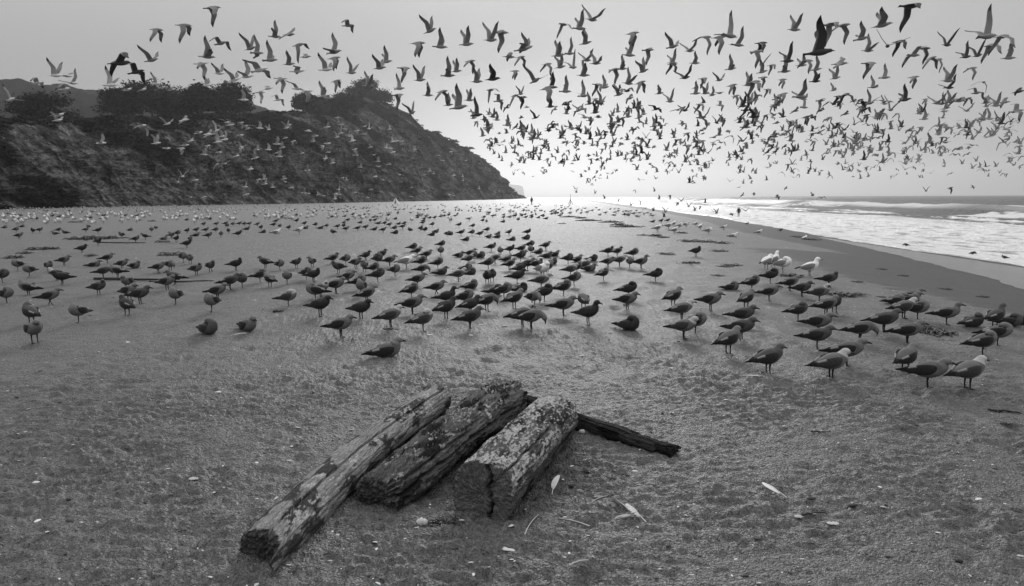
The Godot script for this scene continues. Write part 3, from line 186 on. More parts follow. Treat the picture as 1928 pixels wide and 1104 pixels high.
	[-77.3, -118.6, -66.0, 1.0, 2.0], [-70.3, -123.1, -12.0, 1.0, 2.0], [-78.9, -117.8, -117.0, 3.0, 2.0], [-64.0, -126.9, -65.0, 1.0, 2.0], [-76.3, -120.2, -36.0, 4.0, 2.0], [-84.8, -114.5, -113.0, 3.0, 2.0],
	[-83.9, -115.3, -99.0, 4.0, 2.0], [-71.4, -123.5, -35.0, 6.0, 2.0], [-86.0, -114.3, -75.0, 1.0, 2.0], [-84.6, -116.6, -57.0, 1.0, 2.0], [-83.9, -117.1, -111.0, 2.0, 2.0], [-68.4, -126.8, -94.0, 3.0, 2.0],
	[-78.4, -120.9, -98.0, 1.0, 2.0], [-65.5, -128.5, -31.0, 2.0, 2.0], [-77.4, -121.6, -53.0, 3.0, 2.0], [-72.4, -124.7, -61.0, 1.0, 2.0], [-57.9, -132.2, -99.0, 1.0, 2.0], [-83.9, -117.7, -46.0, 2.0, 2.0],
	[-72.9, -125.0, -51.0, 1.0, 2.0], [-68.7, -128.5, -7.0, 1.0, 2.0], [-79.6, -122.2, -99.0, 4.0, 2.0], [-18.9, -144.6, -101.0, 3.0, 2.0], [-83.4, -119.7, -34.0, 1.0, 2.0], [-83.0, -120.7, -47.0, 6.0, 2.0],
	[-2.4, -146.4, -9.0, 6.0, 2.0], [-80.8, -122.4, -5.0, 4.0, 2.0], [-80.2, -122.9, -93.0, 3.0, 2.0], [-64.2, -132.3, -57.0, 3.0, 2.0], [-41.6, -141.1, -98.0, 1.0, 2.0], [-81.6, -122.7, -61.0, 6.0, 2.0],
	[-76.4, -126.2, -64.0, 2.0, 2.0], [-62.1, -134.1, -112.0, 1.0, 2.0], [-48.1, -139.8, -56.0, 1.0, 2.0], [-80.1, -124.9, -28.0, 6.0, 2.0], [-79.7, -125.2, -38.0, 6.0, 2.0], [-69.1, -131.5, -8.0, 2.0, 2.0],
	[-80.0, -125.5, -76.0, 1.0, 2.0], [-62.5, -135.3, -94.0, 1.0, 2.0], [-47.1, -142.3, -111.0, 1.0, 2.0], [-71.2, -131.9, -93.0, 1.0, 2.0], [-78.2, -127.9, -112.0, 1.0, 2.0], [-75.6, -129.6, -55.0, 2.0, 2.0],
	[-60.9, -137.2, -66.0, 2.0, 2.0], [-76.5, -129.3, -89.0, 6.0, 2.0], [-74.0, -132.5, -73.0, 6.0, 2.0], [-74.6, -132.7, -68.0, 2.0, 2.0], [-70.1, -135.2, -45.0, 3.0, 2.0], [-57.1, -141.4, -79.0, 2.0, 2.0],
	[-71.1, -135.0, -93.0, 1.0, 2.0], [-68.3, -136.7, -103.0, 1.0, 2.0], [-51.8, -144.1, -3.0, 1.0, 2.0], [-76.5, -132.7, -71.0, 2.0, 2.0], [-46.7, -146.2, -77.0, 4.0, 2.0], [-3.7, -153.5, -85.0, 2.0, 2.0],
	[-40.0, -148.4, -101.0, 1.0, 2.0], [-74.7, -134.5, -97.0, 1.0, 2.0], [-52.1, -144.9, -43.0, 1.0, 2.0], [-39.5, -149.0, -106.0, 1.0, 2.0], [-55.1, -144.0, -45.0, 1.0, 2.0], [-66.8, -139.3, -31.0, 3.0, 2.0],
	[-76.3, -134.4, -43.0, 2.0, 2.0], [-72.3, -137.2, -56.0, 6.0, 2.0], [-74.5, -136.0, -8.0, 1.0, 2.0], [-69.7, -139.3, -78.0, 4.0, 2.0], [-73.2, -137.8, -102.0, 3.0, 2.0], [-48.8, -148.4, -117.0, 4.0, 2.0],
	[-57.8, -145.4, -38.0, 1.0, 2.0], [-65.0, -142.6, -59.0, 1.0, 2.0], [-56.7, -146.5, -49.0, 1.0, 2.0], [-4.3, -157.2, -96.0, 1.0, 2.0], [-66.6, -142.7, -51.0, 2.0, 2.0], [-73.2, -139.5, -26.0, 2.0, 2.0],
	[-67.7, -142.4, -42.0, 4.0, 2.0], [6.4, -157.9, -94.0, 1.0, 2.0], [-0.5, -158.1, -59.0, 3.0, 2.0], [-71.2, -141.8, -6.0, 2.0, 2.0], [-62.1, -146.3, -31.0, 1.0, 2.0], [-67.2, -144.2, -62.0, 1.0, 2.0],
	[-60.6, -147.1, -49.0, 6.0, 2.0], [-61.5, -147.3, -59.0, 6.0, 2.0], [-71.6, -142.8, -101.0, 1.0, 2.0], [-69.8, -144.7, -35.0, 1.0, 2.0], [-62.0, -148.3, -32.0, 4.0, 2.0], [-62.5, -148.1, -48.0, 3.0, 2.0],
	[-65.0, -147.2, -72.0, 1.0, 2.0], [-58.0, -150.7, -51.0, 3.0, 2.0], [-66.7, -147.3, -4.0, 2.0, 2.0], [-40.4, -157.3, -105.0, 1.0, 2.0], [-58.0, -151.7, -56.0, 1.0, 2.0], [-65.8, -148.7, -78.0, 2.0, 2.0],
	[-69.5, -147.1, -86.0, 1.0, 2.0], [-51.7, -154.3, -27.0, 4.0, 2.0], [-63.3, -150.6, -74.0, 3.0, 2.0], [-66.6, -149.5, -118.0, 2.0, 2.0], [-59.9, -152.5, -45.0, 3.0, 2.0], [-42.4, -158.5, -105.0, 1.0, 2.0],
	[2.3, -164.7, -56.0, 1.0, 2.0], [-44.1, -159.0, -35.0, 2.0, 2.0], [-46.3, -158.9, -95.0, 1.0, 2.0], [-67.7, -151.4, -81.0, 6.0, 2.0], [-47.0, -159.9, -94.0, 1.0, 2.0], [-41.9, -162.4, -55.0, 4.0, 2.0],
	[-55.9, -158.2, -82.0, 1.0, 2.0], [-66.1, -155.2, -49.0, 4.0, 2.0], [-65.0, -156.5, -93.0, 2.0, 2.0], [-56.7, -160.3, -29.0, 1.0, 2.0], [-63.3, -159.3, -38.0, 2.0, 2.0], [-62.0, -160.1, -71.0, 2.0, 2.0],
	[-64.2, -159.3, -111.0, 6.0, 2.0], [-60.0, -161.2, -67.0, 1.0, 2.0], [-62.8, -160.2, -93.0, 1.0, 2.0], [-48.2, -165.2, -25.0, 1.0, 2.0], [-63.8, -160.2, -103.0, 2.0, 2.0], [-56.1, -164.9, -106.0, 1.0, 2.0],
	[-56.6, -165.2, -87.0, 1.0, 2.0], [-52.3, -167.0, -11.0, 4.0, 2.0], [-50.5, -168.4, -99.0, 6.0, 2.0], [-44.6, -171.3, -99.0, 4.0, 2.0], [-53.5, -169.0, -26.0, 1.0, 2.0], [-47.6, -170.8, -103.0, 2.0, 2.0],
	[-59.3, -168.2, -101.0, 3.0, 2.0], [-47.2, -172.2, -59.0, 2.0, 2.0], [-52.2, -174.2, -106.0, 1.0, 2.0], [-53.0, -174.2, -114.0, 1.0, 2.0], [-52.9, -175.6, -68.0, 1.0, 2.0], [-51.7, -176.4, -57.0, 1.0, 2.0],
	[-56.3, -175.8, -9.0, 2.0, 2.0], [-54.3, -176.6, -8.0, 1.0, 2.0], [-55.7, -176.6, -28.0, 2.0, 2.0], [-47.7, -183.5, -8.0, 2.0, 2.0], [-50.1, -185.6, -102.0, 4.0, 2.0], [-49.9, -187.8, -82.0, 2.0, 2.0],
	[-48.5, -190.1, -68.0, 1.0, 2.0], [3.4, -68.8, -94.0, 1.0, 4.0], [-33.8, -60.5, 38.0, 2.0, 0.0], [5.1, -69.1, -118.0, 1.0, 0.0], [4.1, -69.6, -33.0, 2.0, 4.0], [-39.2, -58.1, 24.0, 2.0, 0.0],
	[-35.0, -60.7, 32.0, 2.0, 0.0], [23.3, -66.2, -35.0, 6.0, 0.0], [-37.0, -60.6, -37.0, 2.0, 4.0], [-37.3, -61.4, -31.0, 2.0, 4.0], [-20.7, -70.0, -108.0, 2.0, 0.0], [7.7, -73.6, -112.0, 1.0, 0.0],
	[-42.0, -61.3, 11.0, 2.0, 4.0], [1.3, -74.5, -3.0, 1.0, 1.0], [4.8, -76.5, 11.0, 2.0, 0.0], [5.8, -76.7, -16.0, 1.0, 4.0], [-16.1, -75.3, -16.0, 1.0, 1.0], [-42.3, -64.3, -112.0, 2.0, 4.0],
	[-18.9, -75.4, -18.0, 1.0, 1.0], [-6.1, -77.7, -35.0, 2.0, 0.0], [-46.3, -63.2, -111.0, 2.0, 0.0], [-8.0, -78.2, -12.0, 2.0, 0.0], [-6.6, -79.0, -58.0, 6.0, 0.0], [-3.8, -81.2, -13.0, 6.0, 0.0],
	[-23.1, -79.5, -59.0, 2.0, 0.0], [-21.4, -83.0, 25.0, 1.0, 1.0], [-13.8, -86.0, -.0, 2.0, 0.0], [-53.1, -70.7, -109.0, 2.0, 4.0], [7.8, -89.0, 33.0, 1.0, 0.0], [-11.2, -89.5, -26.0, 2.0, 0.0],
	[-5.0, -90.6, -1.0, 1.0, 1.0], [-49.2, -76.7, -2.0, 2.0, 4.0], [-28.1, -87.0, 7.0, 2.0, 0.0], [16.9, -90.8, 22.0, 1.0, 0.0], [0.8, -93.6, -2.0, 1.0, 4.0], [-50.0, -80.0, -123.0, 2.0, 0.0],
	[-46.4, -83.1, -84.0, 2.0, 0.0], [-30.7, -90.7, -2.0, 2.0, 4.0], [-20.8, -94.0, 26.0, 1.0, 0.0], [-5.8, -97.6, 12.0, 1.0, 0.0], [-55.5, -81.5, -1.0, 2.0, 0.0], [-20.9, -96.8, -4.0, 1.0, 1.0],
	[-55.5, -84.1, 25.0, 2.0, 0.0], [-17.2, -99.4, 6.0, 2.0, 4.0], [-42.9, -92.0, -122.0, 2.0, 4.0], [-8.5, -104.5, -22.0, 1.0, 4.0], [-59.7, -86.2, 42.0, 2.0, 0.0], [-27.4, -102.4, -18.0, 6.0, 0.0],
	[3.7, -106.3, -2.0, 1.0, 0.0], [-18.6, -106.0, -89.0, 1.0, 1.0], [-63.8, -91.5, -29.0, 2.0, 0.0], [-2.6, -111.9, 27.0, 1.0, 0.0], [0.6, -112.4, -6.0, 6.0, 0.0], [-5.4, -112.5, -22.0, 6.0, 0.0],
	[-30.5, -109.3, -13.0, 2.0, 4.0], [-16.5, -114.7, 19.0, 1.0, 4.0], [-28.2, -115.6, 24.0, 1.0, 1.0], [-60.1, -103.9, -92.0, 2.0, 0.0], [3.0, -121.2, 19.0, 1.0, 1.0], [-19.5, -126.3, -85.0, 2.0, 4.0],
	[-75.6, -104.2, 41.0, 2.0, 4.0], [-28.0, -131.4, -84.0, 2.0, 0.0], [-74.6, -112.0, -57.0, 2.0, 4.0], [-32.5, -131.3, -13.0, 2.0, 0.0], [-69.9, -116.9, 26.0, 2.0, 4.0], [-78.5, -111.9, 29.0, 2.0, 4.0],
	[-23.1, -136.2, -117.0, 1.0, 0.0], [-80.1, -112.7, -31.0, 2.0, 0.0], [-58.8, -125.7, 35.0, 2.0, 0.0], [-27.0, -136.6, -16.0, 6.0, 1.0], [-74.1, -119.7, -21.0, 2.0, 4.0], [-48.7, -132.2, -98.0, 2.0, 0.0],
	[-24.7, -139.6, -111.0, 2.0, 4.0], [-14.8, -141.4, 14.0, 2.0, 0.0], [-73.1, -122.4, 4.0, 2.0, 4.0], [-62.6, -130.4, 27.0, 2.0, 0.0], [-46.6, -138.6, -29.0, 2.0, 0.0], [-82.3, -122.0, 4.0, 2.0, 0.0],
	[-61.3, -135.6, 2.0, 2.0, 0.0], [-78.0, -130.2, -23.0, 2.0, 4.0], [-77.6, -130.5, -73.0, 2.0, 0.0], [-65.9, -142.0, 35.0, 2.0, 4.0], [-69.8, -140.4, -52.0, 2.0, 0.0], [1.3, -158.8, -101.0, 2.0, 4.0],
	[-71.4, -144.6, 22.0, 2.0, 0.0], [-58.0, -153.5, -.0, 2.0, 4.0], [-50.1, -188.3, -38.0, 2.0, 0.0],
]
const FLYING := [
	[4.99, 4.0, -11.26, -22.0, 0.0, 1.0], [9.43, 4.81, -13.78, 5.0, 0.0, 0.0], [-7.91, 4.41, -13.97, 51.0, 4.0, 1.0], [0.3, 5.5, -18.04, -2.0, 2.0, 0.0], [8.92, 5.89, -15.67, -1.0, 3.0, 1.0], [5.22, 5.49, -16.61, 27.0, 0.0, 0.0],
	[-10.49, 5.2, -19.32, 2.0, 4.0, 1.0], [-6.29, 4.86, -17.24, -15.0, 2.0, 2.0], [-0.54, 5.06, -19.84, 1.0, 1.0, 1.0], [-1.3, 3.89, -16.89, 13.0, 0.0, 0.0], [8.81, 5.7, -16.57, -21.0, 1.0, 0.0], [-8.33, 6.95, -19.5, 28.0, 3.0, 0.0],
	[-5.0, 5.77, -19.58, -4.0, 1.0, 0.0], [-0.57, 6.0, -19.22, 41.0, 0.0, 0.0], [1.01, 4.72, -19.33, -1.0, 3.0, 0.0], [8.74, 6.33, -19.1, -1.0, 3.0, 0.0], [8.5, 4.58, -20.22, 1.0, 1.0, 0.0], [12.91, 5.82, -18.29, 11.0, 3.0, 0.0],
	[-9.29, 6.56, -19.79, 2.0, 3.0, 0.0], [-1.34, 6.24, -20.84, 21.0, 0.0, 0.0], [-0.3, 6.34, -19.84, 1.0, 3.0, 0.0], [0.69, 5.03, -19.98, -55.0, 1.0, 0.0], [9.92, 5.64, -20.89, -36.0, 2.0, 0.0], [12.44, 5.99, -21.42, 12.0, 4.0, 0.0],
	[-11.66, 7.19, -22.89, 2.0, 3.0, 0.0], [-10.99, 5.88, -21.15, -8.0, 1.0, 0.0], [-12.62, 5.24, -21.69, -1.0, 0.0, 2.0], [-8.88, 5.79, -20.23, 38.0, 0.0, 0.0], [-6.51, 5.52, -21.03, 13.0, 2.0, 2.0], [-2.49, 6.76, -21.41, -27.0, 0.0, 0.0],
	[2.36, 6.83, -20.43, 43.0, 1.0, 0.0], [6.21, 6.7, -22.12, 35.0, 3.0, 0.0], [6.21, 6.39, -20.75, -8.0, 3.0, 0.0], [7.41, 6.59, -22.71, 13.0, 1.0, 0.0], [9.84, 6.69, -20.67, -54.0, 3.0, 0.0], [8.55, 5.83, -21.42, 12.0, 0.0, 1.0],
	[7.47, 5.17, -21.24, 7.0, 3.0, 0.0], [14.27, 6.57, -22.74, 27.0, 0.0, 1.0], [10.86, 6.51, -21.55, -21.0, 1.0, 0.0], [11.2, 6.1, -20.64, 64.0, 1.0, 1.0], [14.04, 6.03, -20.33, 3.0, 3.0, 0.0], [-14.17, 5.5, -21.45, -1.0, 0.0, 2.0],
	[-7.54, 7.19, -23.62, -15.0, 2.0, 0.0], [-7.61, 6.01, -21.86, 6.0, 0.0, 0.0], [-6.69, 6.46, -21.85, -22.0, 3.0, 0.0], [-10.26, 6.12, -22.9, 11.0, 3.0, 2.0], [-8.29, 5.47, -21.61, 3.0, 1.0, 2.0], [-5.69, 5.6, -21.23, -9.0, 1.0, 2.0],
	[-2.18, 6.27, -21.3, 1.0, 0.0, 0.0], [-2.78, 6.24, -20.68, -1.0, 3.0, 0.0], [-4.35, 5.94, -22.85, -9.0, 1.0, 0.0], [9.12, 7.0, -22.45, 9.0, 0.0, 0.0], [5.46, 6.71, -23.5, -43.0, 1.0, 0.0], [6.01, 5.76, -23.85, 26.0, 1.0, 1.0],
	[13.22, 6.88, -23.65, -1.0, 3.0, 1.0], [14.23, 5.39, -22.46, -2.0, 0.0, 0.0], [14.09, 4.85, -25.46, 41.0, 0.0, 0.0], [-16.47, 6.21, -25.57, 4.0, 2.0, 2.0], [-17.58, 5.97, -25.57, 12.0, 4.0, 2.0], [-9.33, 6.62, -22.31, -18.0, 4.0, 0.0],
	[-8.58, 6.57, -22.83, -19.0, 0.0, 0.0], [-11.04, 6.37, -26.07, -2.0, 1.0, 2.0], [-9.86, 5.86, -24.55, -2.0, 1.0, 2.0], [-7.89, 5.69, -25.39, -24.0, 2.0, 2.0], [-4.63, 6.69, -25.69, 18.0, 0.0, 0.0], [-3.06, 5.59, -23.07, -26.0, 0.0, 0.0],
	[-5.3, 5.81, -25.53, 38.0, 0.0, 0.0], [-2.01, 5.53, -21.94, 1.0, 0.0, 0.0], [2.18, 7.01, -22.21, 15.0, 0.0, 0.0], [1.98, 8.17, -26.44, 45.0, 3.0, 0.0], [2.66, 7.13, -24.82, -9.0, 0.0, 0.0], [4.01, 7.04, -23.04, -19.0, 3.0, 0.0],
	[1.59, 6.43, -23.41, 11.0, 0.0, 0.0], [2.21, 7.06, -26.21, 26.0, 1.0, 0.0], [-1.12, 4.33, -22.15, 27.0, 0.0, 1.0], [2.72, 5.47, -25.95, 12.0, 0.0, 0.0], [6.53, 6.97, -25.39, 29.0, 1.0, 0.0], [9.21, 7.27, -25.59, -4.0, 3.0, 1.0],
	[12.66, 6.79, -24.63, 8.0, 0.0, 0.0], [17.3, 6.9, -26.35, 3.0, 0.0, 1.0], [17.93, 6.58, -24.97, -33.0, 0.0, 0.0], [11.98, 6.08, -23.17, -13.0, 3.0, 0.0], [18.48, 4.73, -25.05, -11.0, 4.0, 0.0], [-17.58, 4.92, -26.61, -3.0, 2.0, 2.0],
	[-16.35, 5.97, -25.7, -14.0, 1.0, 2.0], [-18.01, 6.08, -27.74, 8.0, 4.0, 2.0], [-9.14, 6.87, -24.95, 28.0, 1.0, 0.0], [-8.67, 7.57, -25.55, 6.0, 0.0, 0.0], [-8.49, 6.76, -26.41, 21.0, 0.0, 0.0], [-6.12, 6.47, -23.92, 6.0, 3.0, 0.0],
	[-8.0, 5.81, -23.95, 5.0, 3.0, 2.0], [-7.53, 5.59, -25.32, 17.0, 3.0, 2.0], [-5.87, 7.84, -25.13, -9.0, 4.0, 0.0], [-3.85, 6.29, -24.78, 17.0, 3.0, 0.0], [-4.36, 5.91, -26.88, 28.0, 0.0, 0.0], [-1.63, 7.05, -27.52, -24.0, 3.0, 0.0],
	[-1.23, 5.77, -24.52, -14.0, 0.0, 0.0], [4.03, 6.49, -23.72, 8.0, 0.0, 0.0], [5.22, 7.22, -26.44, -1.0, 3.0, 0.0], [2.9, 6.9, -26.67, 31.0, 1.0, 0.0], [3.16, 6.64, -25.91, 23.0, 1.0, 0.0], [2.14, 6.12, -23.85, 48.0, 0.0, 0.0],
	[2.52, 5.91, -24.17, 2.0, 0.0, 0.0], [4.2, 5.73, -24.79, 24.0, 0.0, 0.0], [-2.42, 5.36, -24.08, -26.0, 3.0, 0.0], [-4.32, 5.55, -26.12, 18.0, 3.0, 0.0], [6.49, 7.01, -27.85, 16.0, 0.0, 0.0], [8.6, 6.7, -24.28, 1.0, 3.0, 0.0],
	[10.34, 6.36, -26.14, -26.0, 0.0, 0.0], [13.2, 6.44, -28.09, 4.0, 0.0, 0.0], [9.31, 6.02, -27.06, -2.0, 0.0, 0.0], [14.93, 6.94, -25.06, 6.0, 3.0, 1.0], [15.75, 6.36, -23.39, 18.0, 0.0, 1.0], [12.82, 5.53, -26.36, 19.0, 3.0, 1.0],
	[7.48, 4.77, -26.98, 27.0, 2.0, 1.0], [-18.83, 5.42, -25.87, -28.0, 1.0, 2.0], [-8.48, 7.45, -28.53, 17.0, 2.0, 0.0], [-7.24, 5.59, -26.46, 31.0, 0.0, 2.0], [-7.34, 6.53, -28.86, -4.0, 3.0, 0.0], [-7.25, 5.64, -27.19, -2.0, 2.0, 2.0],
	[-11.69, 5.95, -29.99, 14.0, 1.0, 2.0], [-5.95, 6.3, -25.7, -25.0, 0.0, 0.0], [-2.22, 6.76, -28.01, 17.0, 0.0, 0.0], [0.58, 7.08, -25.32, -24.0, 0.0, 0.0], [-0.08, 6.85, -25.72, 5.0, 4.0, 0.0], [0.39, 7.43, -28.7, -34.0, 3.0, 0.0],
	[1.88, 6.61, -26.44, 19.0, 0.0, 0.0], [1.44, 6.96, -27.72, 31.0, 3.0, 0.0], [1.48, 5.69, -25.3, 2.0, 0.0, 1.0], [4.94, 6.34, -25.86, -36.0, 0.0, 0.0], [3.86, 6.39, -25.78, -27.0, 3.0, 0.0], [4.8, 5.89, -25.67, -32.0, 3.0, 0.0],
	[-3.51, 5.95, -28.89, 7.0, 0.0, 0.0], [-4.09, 5.13, -28.14, -38.0, 0.0, 0.0], [-0.55, 5.89, -30.19, -21.0, 4.0, 0.0], [0.15, 5.98, -29.33, -45.0, 3.0, 0.0], [2.02, 5.6, -25.72, -.0, 0.0, 0.0], [11.04, 7.41, -30.43, 46.0, 0.0, 0.0],
	[11.82, 6.96, -28.17, -7.0, 1.0, 0.0], [10.95, 6.64, -25.56, 11.0, 3.0, 0.0], [12.7, 6.43, -28.81, -3.0, 0.0, 1.0], [6.85, 7.24, -29.4, 18.0, 3.0, 1.0], [9.25, 6.29, -28.88, -32.0, 3.0, 0.0], [15.62, 6.74, -25.77, -67.0, 3.0, 0.0],
	[18.38, 7.46, -29.71, 36.0, 3.0, 0.0], [15.79, 6.63, -29.16, -15.0, 0.0, 0.0], [17.59, 5.97, -27.66, 7.0, 1.0, 1.0], [20.18, 6.08, -29.82, 12.0, 4.0, 1.0], [14.39, 5.15, -25.1, -15.0, 0.0, 1.0], [19.21, 5.75, -30.12, -2.0, 0.0, 0.0],
	[17.52, 5.35, -26.9, -6.0, 4.0, 0.0], [9.29, 4.7, -26.23, -33.0, 1.0, 1.0], [5.26, 6.45, -31.3, 33.0, 4.0, 1.0], [9.67, 4.52, -28.23, -8.0, 1.0, 0.0], [-17.05, 7.16, -33.1, -6.0, 1.0, 2.0], [-10.46, 6.35, -29.54, 23.0, 2.0, 2.0],
	[-11.1, 6.33, -32.71, -16.0, 4.0, 2.0], [4.66, 7.02, -29.07, -4.0, 0.0, 0.0], [-2.85, 5.85, -31.13, -6.0, 0.0, 0.0], [-1.82, 5.84, -29.58, 18.0, 0.0, 0.0], [-0.88, 6.19, -29.14, 47.0, 3.0, 0.0], [3.48, 6.17, -27.76, 18.0, 3.0, 0.0],
	[8.09, 7.51, -30.5, -14.0, 1.0, 0.0], [12.36, 6.76, -27.99, -6.0, 1.0, 0.0], [9.08, 6.91, -28.58, 1.0, 0.0, 0.0], [10.74, 6.95, -29.55, -21.0, 0.0, 0.0], [10.91, 5.96, -31.46, -51.0, 0.0, 0.0], [17.49, 6.78, -29.99, -38.0, 3.0, 0.0],
	[20.6, 7.31, -30.87, 2.0, 3.0, 0.0], [20.79, 5.88, -28.21, -28.0, 4.0, 1.0], [14.54, 5.4, -27.82, -75.0, 0.0, 0.0], [17.28, 5.39, -27.83, 13.0, 1.0, 0.0], [-16.38, 5.21, -32.52, -19.0, 1.0, 2.0], [-0.95, 4.53, -28.03, -22.0, 1.0, 0.0],
	[4.64, 6.05, -29.64, -37.0, 1.0, 0.0], [14.12, 5.43, -32.79, -18.0, 3.0, 1.0], [0.98, 4.33, -30.91, 17.0, 1.0, 0.0], [20.22, 5.39, -28.61, -2.0, 0.0, 0.0], [14.34, 5.98, -33.56, 14.0, 0.0, 0.0], [14.12, 5.68, -30.06, 35.0, 4.0, 1.0],
	[20.92, 5.59, -29.15, -44.0, 4.0, 0.0], [2.08, 5.21, -34.8, 18.0, 4.0, 1.0], [14.83, 6.14, -31.11, -1.0, 3.0, 1.0], [-15.67, 4.76, -29.02, -24.0, 3.0, 2.0], [6.81, 5.73, -29.45, 31.0, 0.0, 0.0], [12.43, 6.31, -31.46, -21.0, 3.0, 0.0],
	[0.51, 6.26, -31.72, 8.0, 3.0, 1.0], [-1.2, 5.41, -35.37, -3.0, 3.0, 0.0], [15.49, 6.41, -34.41, 2.0, 3.0, 0.0], [-12.83, 4.6, -29.71, -43.0, 0.0, 2.0], [-16.07, 4.18, -30.79, -.0, 0.0, 2.0], [6.22, 6.07, -33.6, -15.0, 4.0, 0.0],
	[-20.17, 5.16, -30.4, 1.0, 1.0, 2.0], [-15.93, 5.0, -34.73, 7.0, 2.0, 2.0], [-14.88, 7.17, -33.69, 2.0, 0.0, 2.0], [-12.65, 6.98, -34.72, 22.0, 3.0, 2.0], [0.17, 7.7, -33.26, -8.0, 3.0, 0.0], [4.3, 6.68, -31.74, -27.0, 0.0, 0.0],
	[9.61, 7.53, -34.54, -1.0, 3.0, 0.0], [13.54, 8.42, -35.94, 3.0, 3.0, 0.0], [13.67, 7.5, -34.77, -9.0, 3.0, 0.0], [12.94, 7.72, -35.42, -24.0, 3.0, 0.0], [10.31, 5.67, -30.6, 3.0, 0.0, 1.0], [8.54, 6.41, -31.84, -11.0, 0.0, 0.0],
	[9.05, 6.45, -32.07, -47.0, 0.0, 0.0], [11.74, 5.7, -30.43, -6.0, 1.0, 0.0], [24.29, 7.43, -35.41, 47.0, 3.0, 1.0], [16.51, 6.59, -31.4, -6.0, 1.0, 0.0], [1.77, 5.78, -31.35, 1.0, 0.0, 1.0], [15.66, 5.48, -30.41, 9.0, 4.0, 1.0],
	[-14.78, 5.2, -30.89, 8.0, 2.0, 2.0], [-14.26, 5.46, -34.28, -39.0, 2.0, 2.0], [-19.44, 4.32, -32.28, 8.0, 1.0, 2.0], [4.05, 5.96, -31.69, -24.0, 2.0, 0.0], [4.1, 5.97, -31.38, -44.0, 0.0, 0.0], [6.91, 5.82, -32.71, -45.0, 2.0, 1.0],
	[8.96, 6.08, -35.38, 28.0, 1.0, 1.0], [11.12, 5.73, -32.5, 4.0, 2.0, 1.0], [16.33, 4.16, -32.36, 14.0, 0.0, 0.0], [-14.25, 4.59, -33.88, 61.0, 1.0, 2.0], [6.04, 5.79, -35.44, 15.0, 0.0, 0.0], [3.9, 6.29, -34.22, -8.0, 0.0, 0.0],
	[19.61, 6.0, -36.28, -7.0, 4.0, 0.0], [-14.33, 4.42, -33.23, 25.0, 0.0, 2.0], [23.63, 6.23, -37.4, -16.0, 2.0, 0.0], [3.76, 6.45, -38.08, 35.0, 1.0, 0.0], [9.47, 6.25, -34.4, 18.0, 3.0, 0.0], [12.6, 4.52, -32.68, 13.0, 4.0, 0.0],
	[19.49, 6.53, -35.84, 25.0, 2.0, 1.0], [17.76, 6.33, -34.66, -51.0, 3.0, 1.0], [24.2, 5.2, -33.79, -15.0, 0.0, 1.0], [22.83, 5.87, -37.82, -34.0, 0.0, 0.0], [11.18, 7.26, -38.25, 7.0, 1.0, 0.0], [24.92, 6.26, -37.47, 17.0, 1.0, 0.0],
	[22.84, 6.09, -33.01, -51.0, 1.0, 0.0], [24.04, 4.73, -39.11, -45.0, 0.0, 0.0], [5.84, 6.49, -33.93, -32.0, 4.0, 0.0], [27.08, 6.06, -39.25, -5.0, 0.0, 0.0], [4.79, 6.06, -37.87, -8.0, 2.0, 0.0], [3.67, 5.61, -34.12, 27.0, 2.0, 0.0],
	[18.83, 6.33, -36.79, 27.0, 1.0, 0.0], [14.48, 6.94, -37.55, 0.0, 3.0, 1.0], [-18.41, 6.87, -33.02, -1.0, 2.0, 2.0], [-20.57, 7.72, -38.44, -1.0, 2.0, 2.0], [-18.91, 7.66, -37.4, -54.0, 2.0, 2.0], [-19.42, 7.85, -39.33, 9.0, 2.0, 2.0],
	[5.83, 7.44, -37.69, 13.0, 1.0, 0.0], [0.53, 7.47, -38.96, -44.0, 0.0, 0.0], [10.17, 7.31, -33.71, -55.0, 1.0, 0.0], [12.78, 7.34, -39.08, -1.0, 3.0, 0.0], [27.4, 6.76, -39.57, 15.0, 0.0, 0.0], [10.16, 5.84, -36.05, 45.0, 1.0, 0.0],
	[2.78, 6.35, -34.95, 14.0, 4.0, 1.0], [4.1, 5.78, -33.59, -23.0, 0.0, 1.0], [6.44, 6.22, -39.89, 7.0, 3.0, 1.0], [13.01, 6.77, -36.71, -4.0, 1.0, 0.0], [26.05, 4.35, -39.64, -2.0, 4.0, 0.0], [7.14, 6.68, -38.7, 8.0, 0.0, 0.0],
	[24.16, 6.58, -40.25, 7.0, 0.0, 1.0], [-0.22, 5.42, -35.71, 9.0, 0.0, 0.0], [-2.2, 6.27, -39.94, -23.0, 0.0, 0.0], [-14.8, 5.52, -35.96, 4.0, 2.0, 2.0], [11.84, 6.8, -38.87, 5.0, 4.0, 0.0], [16.09, 6.46, -38.85, -1.0, 2.0, 0.0],
	[11.43, 5.74, -37.15, -3.0, 2.0, 1.0], [1.64, 4.31, -34.84, -42.0, 2.0, 0.0], [6.52, 5.69, -34.89, -49.0, 0.0, 0.0], [-12.61, 5.59, -38.3, -29.0, 0.0, 2.0], [-15.59, 4.96, -35.08, -2.0, 2.0, 2.0], [26.89, 5.77, -37.86, 17.0, 0.0, 0.0],
	[21.15, 6.84, -38.91, 13.0, 1.0, 0.0], [-16.69, 4.39, -34.75, 18.0, 2.0, 2.0], [16.3, 5.89, -37.03, -3.0, 4.0, 1.0], [3.92, 6.75, -40.84, 22.0, 4.0, 0.0], [24.37, 5.54, -34.86, -3.0, 1.0, 0.0], [-15.66, 5.29, -39.36, -12.0, 2.0, 2.0],
	[1.35, 6.07, -38.18, -38.0, 1.0, 1.0], [5.29, 5.54, -36.19, -18.0, 2.0, 0.0], [-1.45, 5.82, -36.8, -1.0, 4.0, 1.0], [-20.15, 4.6, -39.74, -4.0, 2.0, 2.0], [14.83, 7.15, -38.06, 2.0, 3.0, 0.0], [-20.24, 4.74, -41.66, 23.0, 3.0, 2.0],
